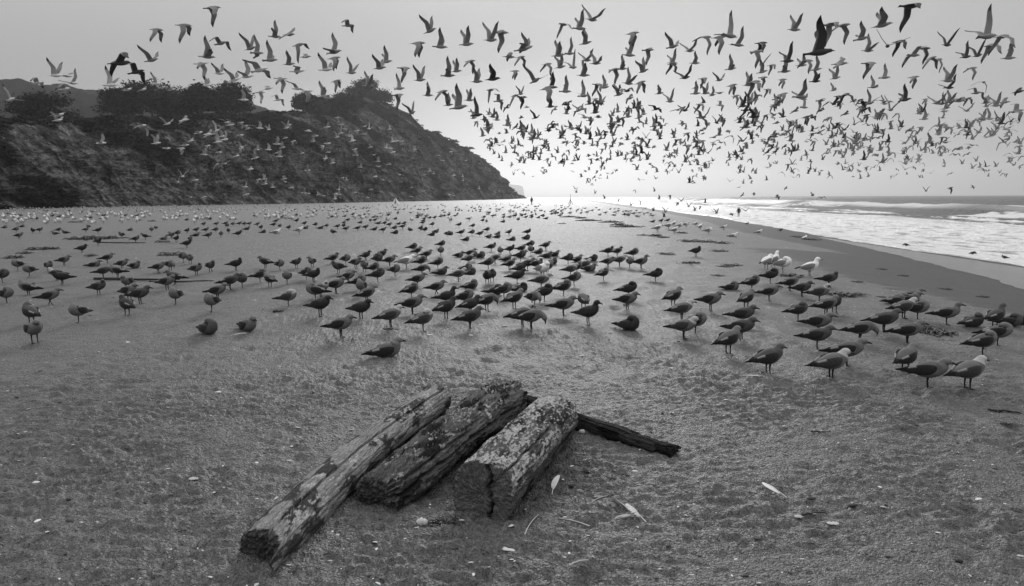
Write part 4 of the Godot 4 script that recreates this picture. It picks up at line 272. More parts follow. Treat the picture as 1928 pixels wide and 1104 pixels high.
	[6.44, 6.17, -41.43, -3.0, 1.0, 0.0], [21.81, 6.27, -34.71, 16.0, 0.0, 1.0], [26.9, 5.95, -38.4, 54.0, 3.0, 0.0], [19.38, 5.71, -40.97, 1.0, 1.0, 1.0], [3.45, 5.31, -36.1, -26.0, 2.0, 0.0], [9.05, 4.28, -34.95, -9.0, 3.0, 0.0],
	[26.67, 5.82, -41.9, -22.0, 4.0, 0.0], [-13.55, 5.33, -34.95, -64.0, 2.0, 2.0], [7.56, 6.91, -35.12, -11.0, 1.0, 0.0], [10.45, 6.09, -41.83, -9.0, 2.0, 1.0], [-0.98, 5.84, -35.66, 15.0, 1.0, 0.0], [3.87, 6.4, -37.16, 19.0, 4.0, 0.0],
	[-13.59, 4.8, -39.46, 6.0, 0.0, 2.0], [22.72, 6.2, -35.82, -1.0, 0.0, 0.0], [26.04, 4.61, -41.22, 1.0, 3.0, 0.0], [13.85, 6.13, -41.49, -9.0, 1.0, 1.0],
]
const FLYING_FAR := [
	[27.4, 5.4, -38.5, 12.0, 0.0, 0.0], [13.2, 5.7, -36.9, 16.0, 0.0, 0.0], [14.8, 6.2, -38.5, -82.0, 4.0, 0.0], [11.9, 5.9, -39.6, 38.0, 0.0, 1.0], [25.8, 7.1, -38.8, -1.0, 3.0, 1.0], [13.4, 6.1, -37.9, -8.0, 3.0, 1.0],
	[31.3, 6.8, -42.7, 11.0, 4.0, 1.0], [31.7, 5.8, -43.5, 34.0, 2.0, 0.0], [19.5, 7.0, -43.2, -51.0, 4.0, 1.0], [21.7, 3.9, -41.8, -53.0, 0.0, 1.0], [17.8, 6.0, -36.5, -8.0, 2.0, 0.0], [5.2, 7.7, -42.6, -17.0, 3.0, 0.0],
	[-0.9, 6.4, -42.1, -3.0, 0.0, 0.0], [28.2, 6.0, -43.9, -2.0, 3.0, 0.0], [23.4, 5.7, -43.6, -49.0, 0.0, 1.0], [14.6, 7.6, -40.7, 14.0, 3.0, 0.0], [16.2, 7.0, -38.1, 1.0, 1.0, 0.0], [0.5, 5.5, -38.4, -2.0, 1.0, 0.0],
	[23.5, 5.5, -37.2, 3.0, 3.0, 0.0], [17.3, 5.7, -42.6, 4.0, 2.0, 0.0], [26.5, 6.0, -42.6, 34.0, 3.0, 0.0], [15.1, 7.9, -40.5, 3.0, 3.0, 0.0], [20.7, 8.4, -44.2, -5.0, 1.0, 0.0], [2.8, 5.1, -37.9, 17.0, 0.0, 0.0],
	[-17.7, 3.7, -40.7, -36.0, 3.0, 2.0], [2.8, 7.3, -44.4, -37.0, 4.0, 0.0], [18.4, 5.7, -43.2, -39.0, 0.0, 0.0], [20.1, 5.9, -37.7, 22.0, 2.0, 0.0], [-18.1, 2.9, -37.2, -46.0, 0.0, 2.0], [16.8, 5.9, -40.9, 24.0, 1.0, 0.0],
	[6.9, 6.2, -43.8, -24.0, 2.0, 0.0], [26.2, 4.9, -37.2, 13.0, 0.0, 0.0], [8.6, 7.0, -44.7, -24.0, 1.0, 0.0], [14.6, 6.9, -41.8, 15.0, 4.0, 0.0], [30.5, 6.0, -41.1, 56.0, 0.0, 0.0], [21.0, 7.4, -41.3, 9.0, 3.0, 1.0],
	[23.6, 5.5, -40.5, -14.0, 4.0, 0.0], [-11.3, 6.0, -41.9, 35.0, 2.0, 2.0], [-20.8, 2.7, -42.1, -46.0, 0.0, 2.0], [-14.2, 3.9, -37.6, -.0, 0.0, 2.0], [-1.8, 5.5, -42.7, -4.0, 0.0, 0.0], [27.5, 6.1, -40.5, 14.0, 3.0, 0.0],
	[17.8, 5.3, -39.6, 27.0, 2.0, 0.0], [6.7, 6.7, -39.2, 27.0, 3.0, 1.0], [9.5, 6.5, -44.8, -5.0, 0.0, 1.0], [2.9, 6.4, -45.2, -32.0, 4.0, 0.0], [21.5, 5.9, -44.1, 18.0, 1.0, 1.0], [5.7, 5.1, -38.2, 32.0, 0.0, 0.0],
	[9.5, 5.5, -43.6, 19.0, 0.0, 0.0], [12.7, 5.4, -41.7, -7.0, 0.0, 0.0], [16.8, 5.3, -40.9, 37.0, 0.0, 1.0], [11.2, 3.9, -43.7, -35.0, 0.0, 0.0], [10.5, 7.1, -43.3, 37.0, 2.0, 0.0], [1.5, 5.1, -39.8, 39.0, 1.0, 0.0],
	[-19.2, 2.8, -41.0, -6.0, 2.0, 2.0], [21.9, 7.1, -38.4, -11.0, 4.0, 0.0], [31.8, 5.0, -43.0, 29.0, 4.0, 0.0], [8.4, 5.8, -40.3, -33.0, 0.0, 0.0], [2.2, 5.6, -40.5, -19.0, 2.0, 1.0], [31.1, 5.8, -45.4, -9.0, 1.0, 0.0],
	[29.1, 5.5, -43.5, -16.0, 1.0, 1.0], [11.3, 8.3, -42.3, -15.0, 3.0, 0.0], [16.7, 6.1, -40.8, -3.0, 3.0, 0.0], [11.0, 5.6, -42.7, -35.0, 3.0, 0.0], [11.8, 7.5, -39.1, 19.0, 2.0, 0.0], [-14.9, 5.8, -40.4, 13.0, 0.0, 2.0],
	[-0.3, 7.6, -45.7, 31.0, 4.0, 1.0], [1.6, 6.0, -47.1, -44.0, 2.0, 0.0], [17.7, 6.8, -44.6, -8.0, 0.0, 1.0], [-17.5, 5.4, -41.2, 17.0, 1.0, 2.0], [-20.1, 4.1, -47.6, -38.0, 2.0, 2.0], [-14.1, 4.2, -41.2, 2.0, 0.0, 2.0],
	[32.7, 6.0, -45.2, 8.0, 4.0, 0.0], [3.4, 6.8, -42.4, 17.0, 0.0, 0.0], [-16.5, 6.0, -42.7, -25.0, 2.0, 2.0], [-16.6, 4.2, -40.9, 4.0, 2.0, 2.0], [17.4, 5.1, -42.5, -5.0, 0.0, 0.0], [19.7, 5.8, -41.1, 27.0, 4.0, 0.0],
	[20.2, 7.2, -42.3, -41.0, 2.0, 0.0], [12.2, 4.4, -44.3, -26.0, 0.0, 0.0], [28.5, 5.7, -45.5, -1.0, 0.0, 0.0], [8.1, 5.3, -43.1, -39.0, 4.0, 0.0], [8.3, 4.3, -46.5, 8.0, 4.0, 0.0], [4.6, 6.1, -39.9, -14.0, 4.0, 0.0],
	[15.2, 5.8, -47.0, 46.0, 3.0, 0.0], [12.9, 6.1, -46.1, -43.0, 4.0, 0.0], [24.1, 5.1, -43.6, -23.0, 1.0, 1.0], [9.6, 4.3, -48.0, 28.0, 0.0, 1.0], [21.7, 5.5, -40.0, 16.0, 3.0, 1.0], [22.6, 3.7, -41.3, -1.0, 0.0, 0.0],
	[7.7, 7.2, -43.0, 1.0, 0.0, 1.0], [27.4, 5.5, -41.1, 5.0, 4.0, 0.0], [21.7, 6.3, -40.7, 4.0, 0.0, 0.0], [25.9, 6.2, -46.6, -39.0, 1.0, 0.0], [6.8, 6.5, -46.8, -3.0, 3.0, 1.0], [5.8, 5.7, -44.8, 34.0, 0.0, 0.0],
	[30.2, 5.7, -47.7, 2.0, 3.0, 1.0], [4.4, 6.0, -44.2, -24.0, 2.0, 1.0], [7.6, 5.8, -42.1, -53.0, 4.0, 1.0], [13.8, 6.3, -41.2, 16.0, 2.0, 1.0], [9.8, 5.0, -40.2, 21.0, 3.0, 0.0], [4.2, 5.3, -43.7, 8.0, 3.0, 0.0],
	[16.5, 5.6, -46.8, -38.0, 0.0, 1.0], [24.5, 6.8, -47.7, 25.0, 0.0, 0.0], [22.3, 6.6, -46.7, -4.0, 3.0, 1.0], [0.7, 5.6, -40.6, 5.0, 3.0, 0.0], [0.3, 6.7, -49.3, 24.0, 2.0, 1.0], [3.4, 6.9, -41.1, 4.0, 1.0, 1.0],
	[8.7, 5.7, -41.6, -4.0, 1.0, 0.0], [3.8, 6.1, -44.1, -14.0, 1.0, 0.0], [-18.6, 5.7, -42.7, -9.0, 2.0, 2.0], [-12.6, 5.8, -42.3, 14.0, 2.0, 2.0], [17.1, 5.7, -44.4, -5.0, 4.0, 0.0], [35.8, 6.9, -49.0, 16.0, 4.0, 1.0],
	[27.3, 4.1, -45.5, -38.0, 2.0, 0.0], [14.0, 5.8, -41.1, -2.0, 2.0, 1.0], [-12.5, 5.6, -43.4, 4.0, 2.0, 2.0], [0.8, 6.2, -46.7, -3.0, 0.0, 0.0], [10.3, 6.6, -47.6, -29.0, 4.0, 0.0], [21.3, 5.6, -48.4, 46.0, 4.0, 1.0],
	[16.9, 6.3, -43.6, -31.0, 2.0, 1.0], [-19.2, 7.0, -48.5, -2.0, 3.0, 2.0], [28.6, 6.4, -47.7, -13.0, 3.0, 0.0], [-11.3, 5.0, -41.8, -15.0, 2.0, 2.0], [25.2, 7.8, -48.9, -9.0, 0.0, 0.0], [21.2, 5.5, -45.2, -17.0, 1.0, 0.0],
	[-23.0, 5.8, -48.9, 3.0, 2.0, 2.0], [4.8, 5.2, -41.7, 4.0, 0.0, 1.0], [27.6, 6.1, -41.3, 39.0, 2.0, 0.0], [9.8, 5.3, -49.2, 25.0, 0.0, 1.0], [13.8, 5.2, -44.9, 36.0, 4.0, 0.0], [28.4, 5.9, -42.2, 5.0, 0.0, 0.0],
	[-18.3, 3.1, -50.0, 5.0, 0.0, 2.0], [-19.1, 4.4, -42.2, -1.0, 0.0, 2.0], [21.3, 6.9, -41.7, 3.0, 3.0, 0.0], [-21.0, 5.3, -47.0, -.0, 3.0, 2.0], [9.8, 4.6, -43.0, 17.0, 0.0, 0.0], [20.4, 5.0, -41.6, 19.0, 3.0, 0.0],
	[-10.3, 6.1, -47.7, 46.0, 2.0, 2.0], [15.6, 7.9, -44.8, -32.0, 3.0, 1.0], [4.3, 6.0, -43.9, 43.0, 1.0, 1.0], [23.4, 6.9, -43.5, -8.0, 3.0, 1.0], [4.8, 6.0, -49.8, -44.0, 2.0, 0.0], [16.8, 7.5, -48.0, 14.0, 4.0, 1.0],
	[16.7, 7.4, -43.9, -42.0, 3.0, 0.0], [1.5, 4.4, -43.0, -44.0, 1.0, 0.0], [16.9, 8.3, -50.1, 14.0, 2.0, 0.0], [26.3, 6.3, -46.1, -3.0, 0.0, 1.0], [25.4, 6.9, -50.6, 36.0, 0.0, 1.0], [-18.6, 5.1, -46.8, -6.0, 3.0, 2.0],
	[22.3, 6.7, -43.0, -21.0, 3.0, 1.0], [26.7, 5.9, -50.5, -6.0, 1.0, 0.0], [-9.9, 5.2, -42.4, 3.0, 0.0, 2.0], [26.2, 6.8, -50.1, 28.0, 4.0, 1.0], [27.9, 5.8, -41.9, -24.0, 0.0, 1.0], [-1.5, 5.8, -42.1, -53.0, 2.0, 0.0],
	[5.2, 5.5, -48.8, -11.0, 2.0, 0.0], [-1.3, 4.9, -43.0, 11.0, 1.0, 0.0], [11.1, 4.8, -42.2, 77.0, 1.0, 1.0], [26.6, 7.4, -48.8, -1.0, 3.0, 0.0], [28.2, 5.3, -51.0, 24.0, 1.0, 0.0], [23.1, 8.0, -46.3, -9.0, 2.0, 0.0],
	[8.7, 4.6, -45.5, -21.0, 0.0, 1.0], [8.5, 5.0, -45.0, -31.0, 1.0, 0.0], [14.6, 5.9, -49.2, 11.0, 2.0, 0.0], [0.7, 7.4, -49.7, 2.0, 2.0, 0.0], [28.2, 3.9, -48.4, 38.0, 0.0, 0.0], [7.1, 7.3, -45.7, -1.0, 0.0, 0.0],
	[-1.6, 5.6, -47.1, -38.0, 4.0, 0.0], [15.7, 5.4, -46.3, 25.0, 1.0, 1.0], [7.0, 6.6, -46.6, -11.0, 4.0, 0.0], [12.2, 5.2, -43.5, -7.0, 3.0, 0.0], [3.7, 5.5, -48.4, -6.0, 2.0, 0.0], [26.9, 6.0, -43.0, 13.0, 0.0, 0.0],
	[17.9, 5.5, -46.8, 4.0, 4.0, 0.0], [13.0, 8.2, -51.9, 21.0, 4.0, 1.0], [31.1, 6.6, -45.1, 4.0, 0.0, 1.0], [17.4, 6.9, -49.4, 15.0, 0.0, 0.0], [-13.7, 4.6, -44.5, -44.0, 2.0, 2.0], [36.6, 6.0, -50.3, -12.0, 4.0, 0.0],
	[26.4, 5.5, -48.3, 4.0, 3.0, 0.0], [18.4, 8.1, -51.7, -17.0, 2.0, 0.0], [9.6, 5.7, -49.8, -18.0, 4.0, 0.0], [35.3, 5.3, -52.5, -39.0, 4.0, 0.0], [19.1, 4.7, -46.0, -1.0, 0.0, 1.0], [29.2, 5.2, -45.8, 9.0, 2.0, 1.0],
	[5.8, 7.8, -45.4, 32.0, 3.0, 0.0], [6.1, 7.6, -52.3, 16.0, 3.0, 0.0], [3.2, 5.5, -44.5, -8.0, 0.0, 1.0], [32.1, 6.2, -43.9, 45.0, 0.0, 1.0], [18.0, 5.7, -45.2, -4.0, 4.0, 0.0], [5.0, 5.9, -45.9, 16.0, 0.0, 0.0],
	[1.3, 5.8, -44.0, 2.0, 0.0, 0.0], [13.9, 5.4, -51.2, 0.0, 0.0, 1.0], [-17.6, 2.7, -48.1, -8.0, 1.0, 2.0], [32.3, 5.7, -50.7, 5.0, 2.0, 1.0], [26.2, 5.1, -52.2, -12.0, 0.0, 0.0], [29.0, 6.3, -49.2, 9.0, 3.0, 0.0],
	[4.2, 7.1, -52.9, 24.0, 2.0, 0.0], [26.4, 5.8, -49.1, 22.0, 4.0, 1.0], [4.4, 8.8, -51.9, 17.0, 2.0, 1.0], [31.8, 5.2, -52.3, -29.0, 0.0, 0.0], [0.9, 5.9, -44.2, 23.0, 0.0, 1.0], [3.3, 4.0, -45.0, 11.0, 2.0, 1.0],
	[-16.3, 7.0, -50.0, -1.0, 3.0, 2.0], [9.5, 5.5, -52.7, -26.0, 3.0, 0.0], [34.9, 6.0, -49.3, 8.0, 0.0, 0.0], [-13.4, 7.8, -52.6, -15.0, 3.0, 2.0], [25.5, 4.8, -47.0, -2.0, 0.0, 0.0], [0.6, 5.9, -44.1, 33.0, 4.0, 1.0],
	[26.4, 5.7, -52.2, 7.0, 0.0, 1.0], [-11.8, 5.3, -51.1, 7.0, 3.0, 2.0], [34.1, 5.3, -47.1, 11.0, 1.0, 1.0], [16.3, 6.4, -44.5, 23.0, 1.0, 0.0], [35.1, 6.9, -53.5, -23.0, 1.0, 0.0], [19.5, 6.3, -46.5, 11.0, 4.0, 1.0],
	[17.2, 5.0, -50.9, 2.0, 1.0, 1.0], [28.4, 5.2, -48.0, 49.0, 4.0, 1.0], [-1.1, 5.6, -49.3, -8.0, 1.0, 0.0], [-11.6, 5.7, -45.4, -35.0, 0.0, 2.0], [29.6, 8.5, -49.1, -18.0, 3.0, 0.0], [22.0, 5.2, -52.3, -24.0, 0.0, 0.0],
	[19.7, 5.8, -47.9, 36.0, 0.0, 0.0], [-11.5, 6.6, -46.1, 14.0, 2.0, 2.0], [-1.8, 5.9, -54.6, 17.0, 3.0, 0.0], [11.2, 6.0, -51.4, -16.0, 0.0, 1.0], [-15.5, 5.7, -48.4, -14.0, 3.0, 2.0], [1.1, 8.0, -48.7, 14.0, 2.0, 0.0],
	[9.8, 7.7, -50.6, -16.0, 0.0, 0.0], [-2.7, 7.4, -52.2, 22.0, 3.0, 0.0], [-20.0, 4.8, -46.4, 2.0, 2.0, 2.0], [19.1, 6.8, -55.0, -21.0, 4.0, 1.0], [-17.9, 6.4, -53.9, 15.0, 2.0, 2.0], [24.1, 4.8, -45.6, -9.0, 3.0, 0.0],
	[28.9, 6.8, -54.2, -21.0, 1.0, 0.0], [25.6, 5.2, -53.5, 4.0, 3.0, 0.0], [-19.3, 7.1, -54.3, 58.0, 0.0, 2.0], [-16.7, 5.0, -46.7, 9.0, 0.0, 2.0], [7.3, 6.6, -52.5, -6.0, 2.0, 0.0], [19.6, 5.0, -52.1, 1.0, 2.0, 1.0],
	[7.8, 5.5, -45.9, -4.0, 1.0, 0.0], [14.1, 8.5, -50.4, -3.0, 1.0, 1.0], [33.2, 5.2, -46.2, 23.0, 3.0, 0.0], [14.7, 7.2, -53.9, -4.0, 0.0, 1.0], [31.0, 7.8, -51.9, 8.0, 0.0, 0.0], [10.8, 5.4, -51.6, -3.0, 4.0, 0.0],
	[2.7, 6.6, -46.5, -43.0, 4.0, 1.0], [-0.4, 6.7, -53.8, 9.0, 1.0, 0.0], [38.4, 4.8, -51.5, -11.0, 1.0, 0.0], [-19.0, 3.8, -49.3, 13.0, 2.0, 2.0], [32.5, 6.0, -46.3, 6.0, 3.0, 0.0], [7.4, 7.6, -50.2, 17.0, 0.0, 0.0],
	[20.4, 6.0, -49.9, 12.0, 2.0, 0.0], [12.8, 5.5, -46.8, 1.0, 3.0, 0.0], [-19.1, 5.3, -48.1, -28.0, 1.0, 2.0], [-9.8, 6.4, -47.0, -44.0, 0.0, 2.0], [23.7, 5.8, -46.8, -1.0, 4.0, 0.0], [21.9, 5.1, -46.2, -8.0, 2.0, 0.0],
	[-20.4, 3.2, -54.5, -13.0, 3.0, 2.0], [31.3, 5.8, -54.2, -18.0, 4.0, 0.0], [31.2, 5.8, -52.4, -7.0, 3.0, 0.0], [-19.1, 5.3, -51.0, -5.0, 1.0, 2.0], [-15.2, 2.4, -46.5, -9.0, 2.0, 2.0], [20.2, 6.7, -49.5, 25.0, 1.0, 0.0],
	[-12.2, 5.0, -53.2, -3.0, 1.0, 2.0], [5.1, 6.7, -54.6, -4.0, 3.0, 0.0], [24.8, 7.6, -53.9, -51.0, 4.0, 0.0], [31.6, 5.5, -46.7, 5.0, 0.0, 0.0], [39.8, 5.7, -53.3, 3.0, 0.0, 0.0], [16.5, 5.9, -55.5, 8.0, 2.0, 0.0],
	[6.7, 6.1, -48.9, -12.0, 2.0, 1.0], [9.6, 4.9, -52.3, -9.0, 1.0, 1.0], [35.5, 8.0, -56.3, -8.0, 1.0, 0.0], [31.3, 6.9, -55.1, 31.0, 0.0, 0.0], [19.2, 5.2, -50.1, -2.0, 2.0, 1.0], [29.2, 5.1, -47.2, -39.0, 1.0, 1.0],
	[20.6, 1.6, -52.1, -6.0, 4.0, 1.0], [36.2, 2.3, -55.6, -21.0, 3.0, 1.0], [15.0, 4.3, -51.5, 56.0, 2.0, 0.0], [8.9, 6.8, -47.3, -59.0, 4.0, 0.0], [20.6, 7.8, -53.9, 2.0, 2.0, 0.0], [18.4, 5.2, -48.4, -5.0, 4.0, 1.0],
	[4.9, 7.1, -55.3, -28.0, 0.0, 0.0], [22.2, 7.1, -52.7, -11.0, 3.0, 0.0], [-20.2, 2.6, -57.0, 17.0, 0.0, 2.0], [22.1, 7.1, -52.9, -18.0, 3.0, 0.0], [24.9, 5.1, -57.3, -27.0, 1.0, 0.0], [26.7, 8.2, -57.3, -2.0, 3.0, 0.0],
	[-11.9, 5.9, -57.3, 5.0, 1.0, 2.0], [-13.0, 4.2, -49.2, -14.0, 0.0, 2.0], [32.1, 6.3, -51.2, -28.0, 1.0, 1.0], [11.1, 7.4, -50.7, 23.0, 4.0, 0.0], [23.2, 4.3, -56.8, -6.0, 3.0, 0.0], [-8.6, 5.9, -51.2, 34.0, 2.0, 2.0],
	[10.7, 5.5, -53.3, 9.0, 2.0, 0.0], [30.8, 5.1, -54.8, 15.0, 3.0, 0.0], [26.8, 6.0, -54.4, 38.0, 1.0, 1.0], [27.3, 6.4, -53.8, 7.0, 4.0, 1.0], [-0.5, 5.3, -55.6, -9.0, 0.0, 0.0], [32.1, 8.1, -54.0, -32.0, 1.0, 0.0],
	[25.7, 4.5, -47.9, -7.0, 4.0, 0.0], [-22.0, 1.8, -48.1, -12.0, 2.0, 2.0], [35.7, 4.9, -54.6, 19.0, 4.0, 1.0], [-18.3, 5.2, -53.1, -34.0, 2.0, 2.0], [-1.3, 6.3, -54.2, 11.0, 3.0, 0.0], [-27.5, 1.8, -57.7, -42.0, 2.0, 2.0],
	[1.4, 5.9, -50.5, 29.0, 4.0, 1.0], [8.8, 6.5, -49.8, -24.0, 4.0, 0.0], [17.6, 6.6, -48.4, 4.0, 3.0, 1.0], [-12.8, 6.5, -51.1, 14.0, 0.0, 2.0], [11.8, 4.1, -56.3, 28.0, 2.0, 0.0], [29.6, 7.9, -52.5, 8.0, 3.0, 0.0],
	[26.7, 6.3, -54.8, -7.0, 0.0, 1.0], [24.1, 6.1, -51.0, 9.0, 4.0, 1.0], [23.0, 5.8, -57.3, 1.0, 4.0, 1.0], [6.1, 4.9, -53.7, -14.0, 2.0, 0.0], [-9.5, 5.3, -54.5, 23.0, 2.0, 2.0], [9.1, 5.1, -56.4, 3.0, 1.0, 0.0],
	[39.0, 6.9, -53.5, 4.0, 2.0, 0.0], [-15.6, 3.8, -51.8, -2.0, 0.0, 2.0], [26.5, 5.8, -50.7, 8.0, 4.0, 0.0], [0.6, 6.1, -57.5, 2.0, 0.0, 0.0], [7.7, 5.7, -51.4, 21.0, 0.0, 0.0], [-10.1, 6.4, -57.9, -2.0, 0.0, 2.0],
	[-11.0, 7.0, -51.3, -48.0, 2.0, 2.0], [19.0, 7.0, -51.8, -34.0, 2.0, 0.0], [9.1, 5.0, -53.4, -8.0, 2.0, 0.0], [34.5, 8.2, -56.9, -3.0, 4.0, 0.0], [34.7, 5.4, -51.2, 17.0, 2.0, 1.0], [27.4, 5.3, -52.0, -16.0, 4.0, 0.0],
	[2.8, 5.9, -57.4, 25.0, 2.0, 1.0], [23.6, 4.4, -48.3, 17.0, 0.0, 0.0], [9.3, 5.0, -52.3, 11.0, 4.0, 0.0], [7.7, 5.7, -57.8, -13.0, 3.0, 0.0], [22.8, 5.4, -55.8, -29.0, 2.0, 0.0], [-11.9, 6.8, -52.5, 6.0, 3.0, 2.0],
	[21.8, 6.4, -59.1, 5.0, 4.0, 0.0], [28.8, 5.6, -55.6, 34.0, 4.0, 0.0], [30.8, 5.2, -55.5, -28.0, 0.0, 0.0], [26.5, 5.8, -51.2, -4.0, 2.0, 0.0], [-14.9, 2.0, -49.1, 6.0, 2.0, 2.0], [0.8, 6.7, -52.9, 8.0, 3.0, 1.0],
	[14.3, 5.9, -53.2, -17.0, 0.0, 0.0], [23.3, 6.8, -51.1, -14.0, 4.0, 0.0], [-19.8, 3.1, -59.1, -46.0, 2.0, 2.0], [-10.8, 4.6, -54.8, 2.0, 0.0, 2.0], [-1.9, 7.0, -52.9, -2.0, 4.0, 0.0], [1.7, 4.7, -54.5, 5.0, 0.0, 1.0],
	[7.0, 6.6, -54.4, -31.0, 1.0, 0.0], [9.7, 5.9, -54.1, -23.0, 4.0, 0.0], [16.1, 5.4, -57.1, 22.0, 0.0, 0.0], [2.2, 4.6, -53.6, -32.0, 0.0, 0.0], [1.0, 4.5, -52.8, -66.0, 0.0, 0.0], [39.1, 6.6, -53.6, 1.0, 3.0, 0.0],
	[-10.1, 4.4, -55.6, 9.0, 2.0, 2.0], [14.9, 7.2, -51.9, 3.0, 3.0, 0.0], [13.5, 7.9, -60.2, 35.0, 4.0, 0.0], [1.4, 4.8, -54.5, 54.0, 0.0, 0.0], [-1.9, 8.6, -57.7, 29.0, 0.0, 0.0], [11.4, 7.8, -57.9, 1.0, 0.0, 0.0],
	[18.5, 5.1, -56.3, -8.0, 1.0, 1.0], [7.3, 5.8, -53.0, -.0, 3.0, 0.0], [33.5, 6.5, -56.7, 2.0, 1.0, 0.0], [35.8, 5.2, -56.0, 24.0, 1.0, 0.0], [30.0, 5.5, -50.6, -7.0, 0.0, 1.0], [25.1, 5.7, -60.4, -1.0, 0.0, 1.0],
	[3.8, 5.3, -55.8, -34.0, 0.0, 0.0], [40.6, 5.5, -54.4, -5.0, 4.0, 0.0], [1.7, 5.1, -59.1, 6.0, 0.0, 0.0], [16.2, 6.8, -59.7, -57.0, 3.0, 1.0], [27.1, 6.0, -52.5, 6.0, 1.0, 0.0], [27.5, 6.1, -54.4, 25.0, 1.0, 1.0],
	[12.8, 6.3, -53.7, -16.0, 1.0, 0.0], [26.0, 6.5, -53.8, -6.0, 0.0, 0.0], [6.7, 5.9, -56.4, 19.0, 0.0, 0.0], [13.9, 6.0, -55.4, 22.0, 1.0, 0.0], [12.3, 5.0, -51.8, 34.0, 3.0, 0.0], [17.0, 4.5, -53.0, -49.0, 4.0, 0.0],
	[-12.1, 4.5, -61.5, -23.0, 2.0, 2.0], [24.0, 5.7, -61.8, 5.0, 2.0, 1.0], [37.4, 6.2, -53.6, 1.0, 2.0, 0.0], [-9.2, 5.4, -51.7, -24.0, 3.0, 2.0], [21.2, 6.0, -55.0, -19.0, 1.0, 0.0], [8.5, 4.9, -54.2, -27.0, 0.0, 0.0],
	[4.9, 4.5, -53.2, -19.0, 2.0, 0.0], [27.1, 5.4, -54.3, -22.0, 0.0, 0.0], [42.3, 5.9, -56.5, 16.0, 0.0, 0.0], [8.1, 7.6, -55.5, 28.0, 3.0, 1.0], [-17.4, 5.5, -51.7, 4.0, 0.0, 2.0], [25.3, 5.8, -51.8, -7.0, 1.0, 0.0],
	[-14.3, 2.0, -54.6, 4.0, 2.0, 2.0], [-17.4, 6.6, -59.7, -3.0, 1.0, 2.0], [30.6, 7.6, -55.1, -13.0, 3.0, 0.0], [26.5, 5.5, -52.2, 1.0, 0.0, 0.0], [20.1, 8.0, -54.1, -42.0, 3.0, 1.0], [24.9, 5.7, -53.8, 15.0, 0.0, 0.0],
	[3.2, 4.8, -52.8, 44.0, 4.0, 1.0], [26.2, 5.6, -59.2, 1.0, 1.0, 1.0], [-16.3, 2.1, -52.9, 12.0, 0.0, 2.0], [39.7, 7.8, -60.8, 24.0, 4.0, 0.0], [30.8, 6.8, -56.7, 11.0, 1.0, 0.0], [25.3, 5.5, -53.4, -6.0, 4.0, 0.0],
	[18.0, 8.2, -58.0, -39.0, 3.0, 0.0], [3.3, 5.8, -60.7, -3.0, 0.0, 0.0], [39.3, 7.0, -58.7, -2.0, 3.0, 1.0], [10.4, 4.6, -54.9, -57.0, 0.0, 0.0], [15.6, 6.6, -62.7, -26.0, 2.0, 0.0], [24.1, 6.0, -54.3, -5.0, 3.0, 0.0],
	[-15.5, 8.0, -61.8, 5.0, 3.0, 2.0], [-12.7, 6.5, -53.7, 24.0, 1.0, 2.0], [-18.1, 2.0, -63.1, 32.0, 1.0, 2.0], [39.9, 8.2, -58.2, -55.0, 3.0, 0.0], [-21.4, 2.6, -54.2, -1.0, 1.0, 2.0], [16.2, 7.9, -63.5, -16.0, 0.0, 0.0],
	[5.0, 6.1, -55.7, 54.0, 4.0, 1.0], [-0.2, 7.4, -53.0, -13.0, 3.0, 0.0], [7.2, 6.8, -57.6, -9.0, 1.0, 0.0], [13.3, 6.8, -56.3, -1.0, 1.0, 1.0], [36.3, 5.5, -62.8, -1.0, 0.0, 1.0], [7.0, 4.7, -55.6, -1.0, 4.0, 1.0],
	[0.3, 5.6, -60.6, -25.0, 4.0, 1.0], [8.3, 4.8, -57.1, -28.0, 1.0, 0.0], [24.4, 7.7, -58.5, -21.0, 1.0, 0.0], [13.4, 5.0, -57.8, 8.0, 1.0, 0.0], [24.4, 6.9, -55.4, -14.0, 0.0, 1.0], [-12.9, 2.1, -55.2, -1.0, 2.0, 2.0],
	[-13.5, 6.8, -56.2, 29.0, 2.0, 2.0], [4.5, 4.8, -59.0, -26.0, 3.0, 0.0], [0.0, 6.0, -54.9, -4.0, 0.0, 0.0], [19.2, 7.2, -54.0, -38.0, 0.0, 1.0], [11.1, 6.5, -56.2, 58.0, 0.0, 1.0], [-14.9, 2.4, -58.0, -25.0, 1.0, 2.0],
	[9.5, 7.9, -61.6, -11.0, 2.0, 0.0], [21.2, 5.2, -63.8, 33.0, 0.0, 0.0], [17.1, 5.1, -62.9, -33.0, 3.0, 0.0], [36.3, 4.6, -62.2, 36.0, 2.0, 0.0], [32.1, 7.6, -64.0, 24.0, 2.0, 0.0], [13.3, 7.7, -60.7, 9.0, 0.0, 1.0],
	[-18.0, 6.6, -64.7, 22.0, 2.0, 2.0], [17.0, 5.4, -58.8, 42.0, 1.0, 1.0], [15.2, 5.2, -57.2, 33.0, 3.0, 0.0], [-24.1, 2.0, -60.8, -8.0, 2.0, 2.0], [43.3, 6.5, -59.6, -19.0, 4.0, 0.0], [33.1, 6.5, -56.6, 4.0, 3.0, 0.0],
	[17.0, 6.7, -53.5, -1.0, 4.0, 0.0], [38.0, 5.1, -64.9, -58.0, 1.0, 0.0], [12.7, 6.9, -62.5, 12.0, 3.0, 0.0], [3.0, 6.4, -58.5, -9.0, 4.0, 0.0], [41.8, 7.3, -63.8, 9.0, 4.0, 0.0], [33.8, 5.7, -63.9, -4.0, 2.0, 0.0],
	[29.0, 4.5, -60.2, -27.0, 2.0, 1.0], [36.1, 6.4, -60.6, 24.0, 0.0, 0.0], [10.8, 5.2, -64.4, 2.0, 1.0, 0.0], [-19.1, 3.3, -56.8, 29.0, 1.0, 2.0], [-17.7, 1.9, -63.2, -4.0, 2.0, 2.0], [25.6, 7.3, -57.3, 8.0, 2.0, 0.0],
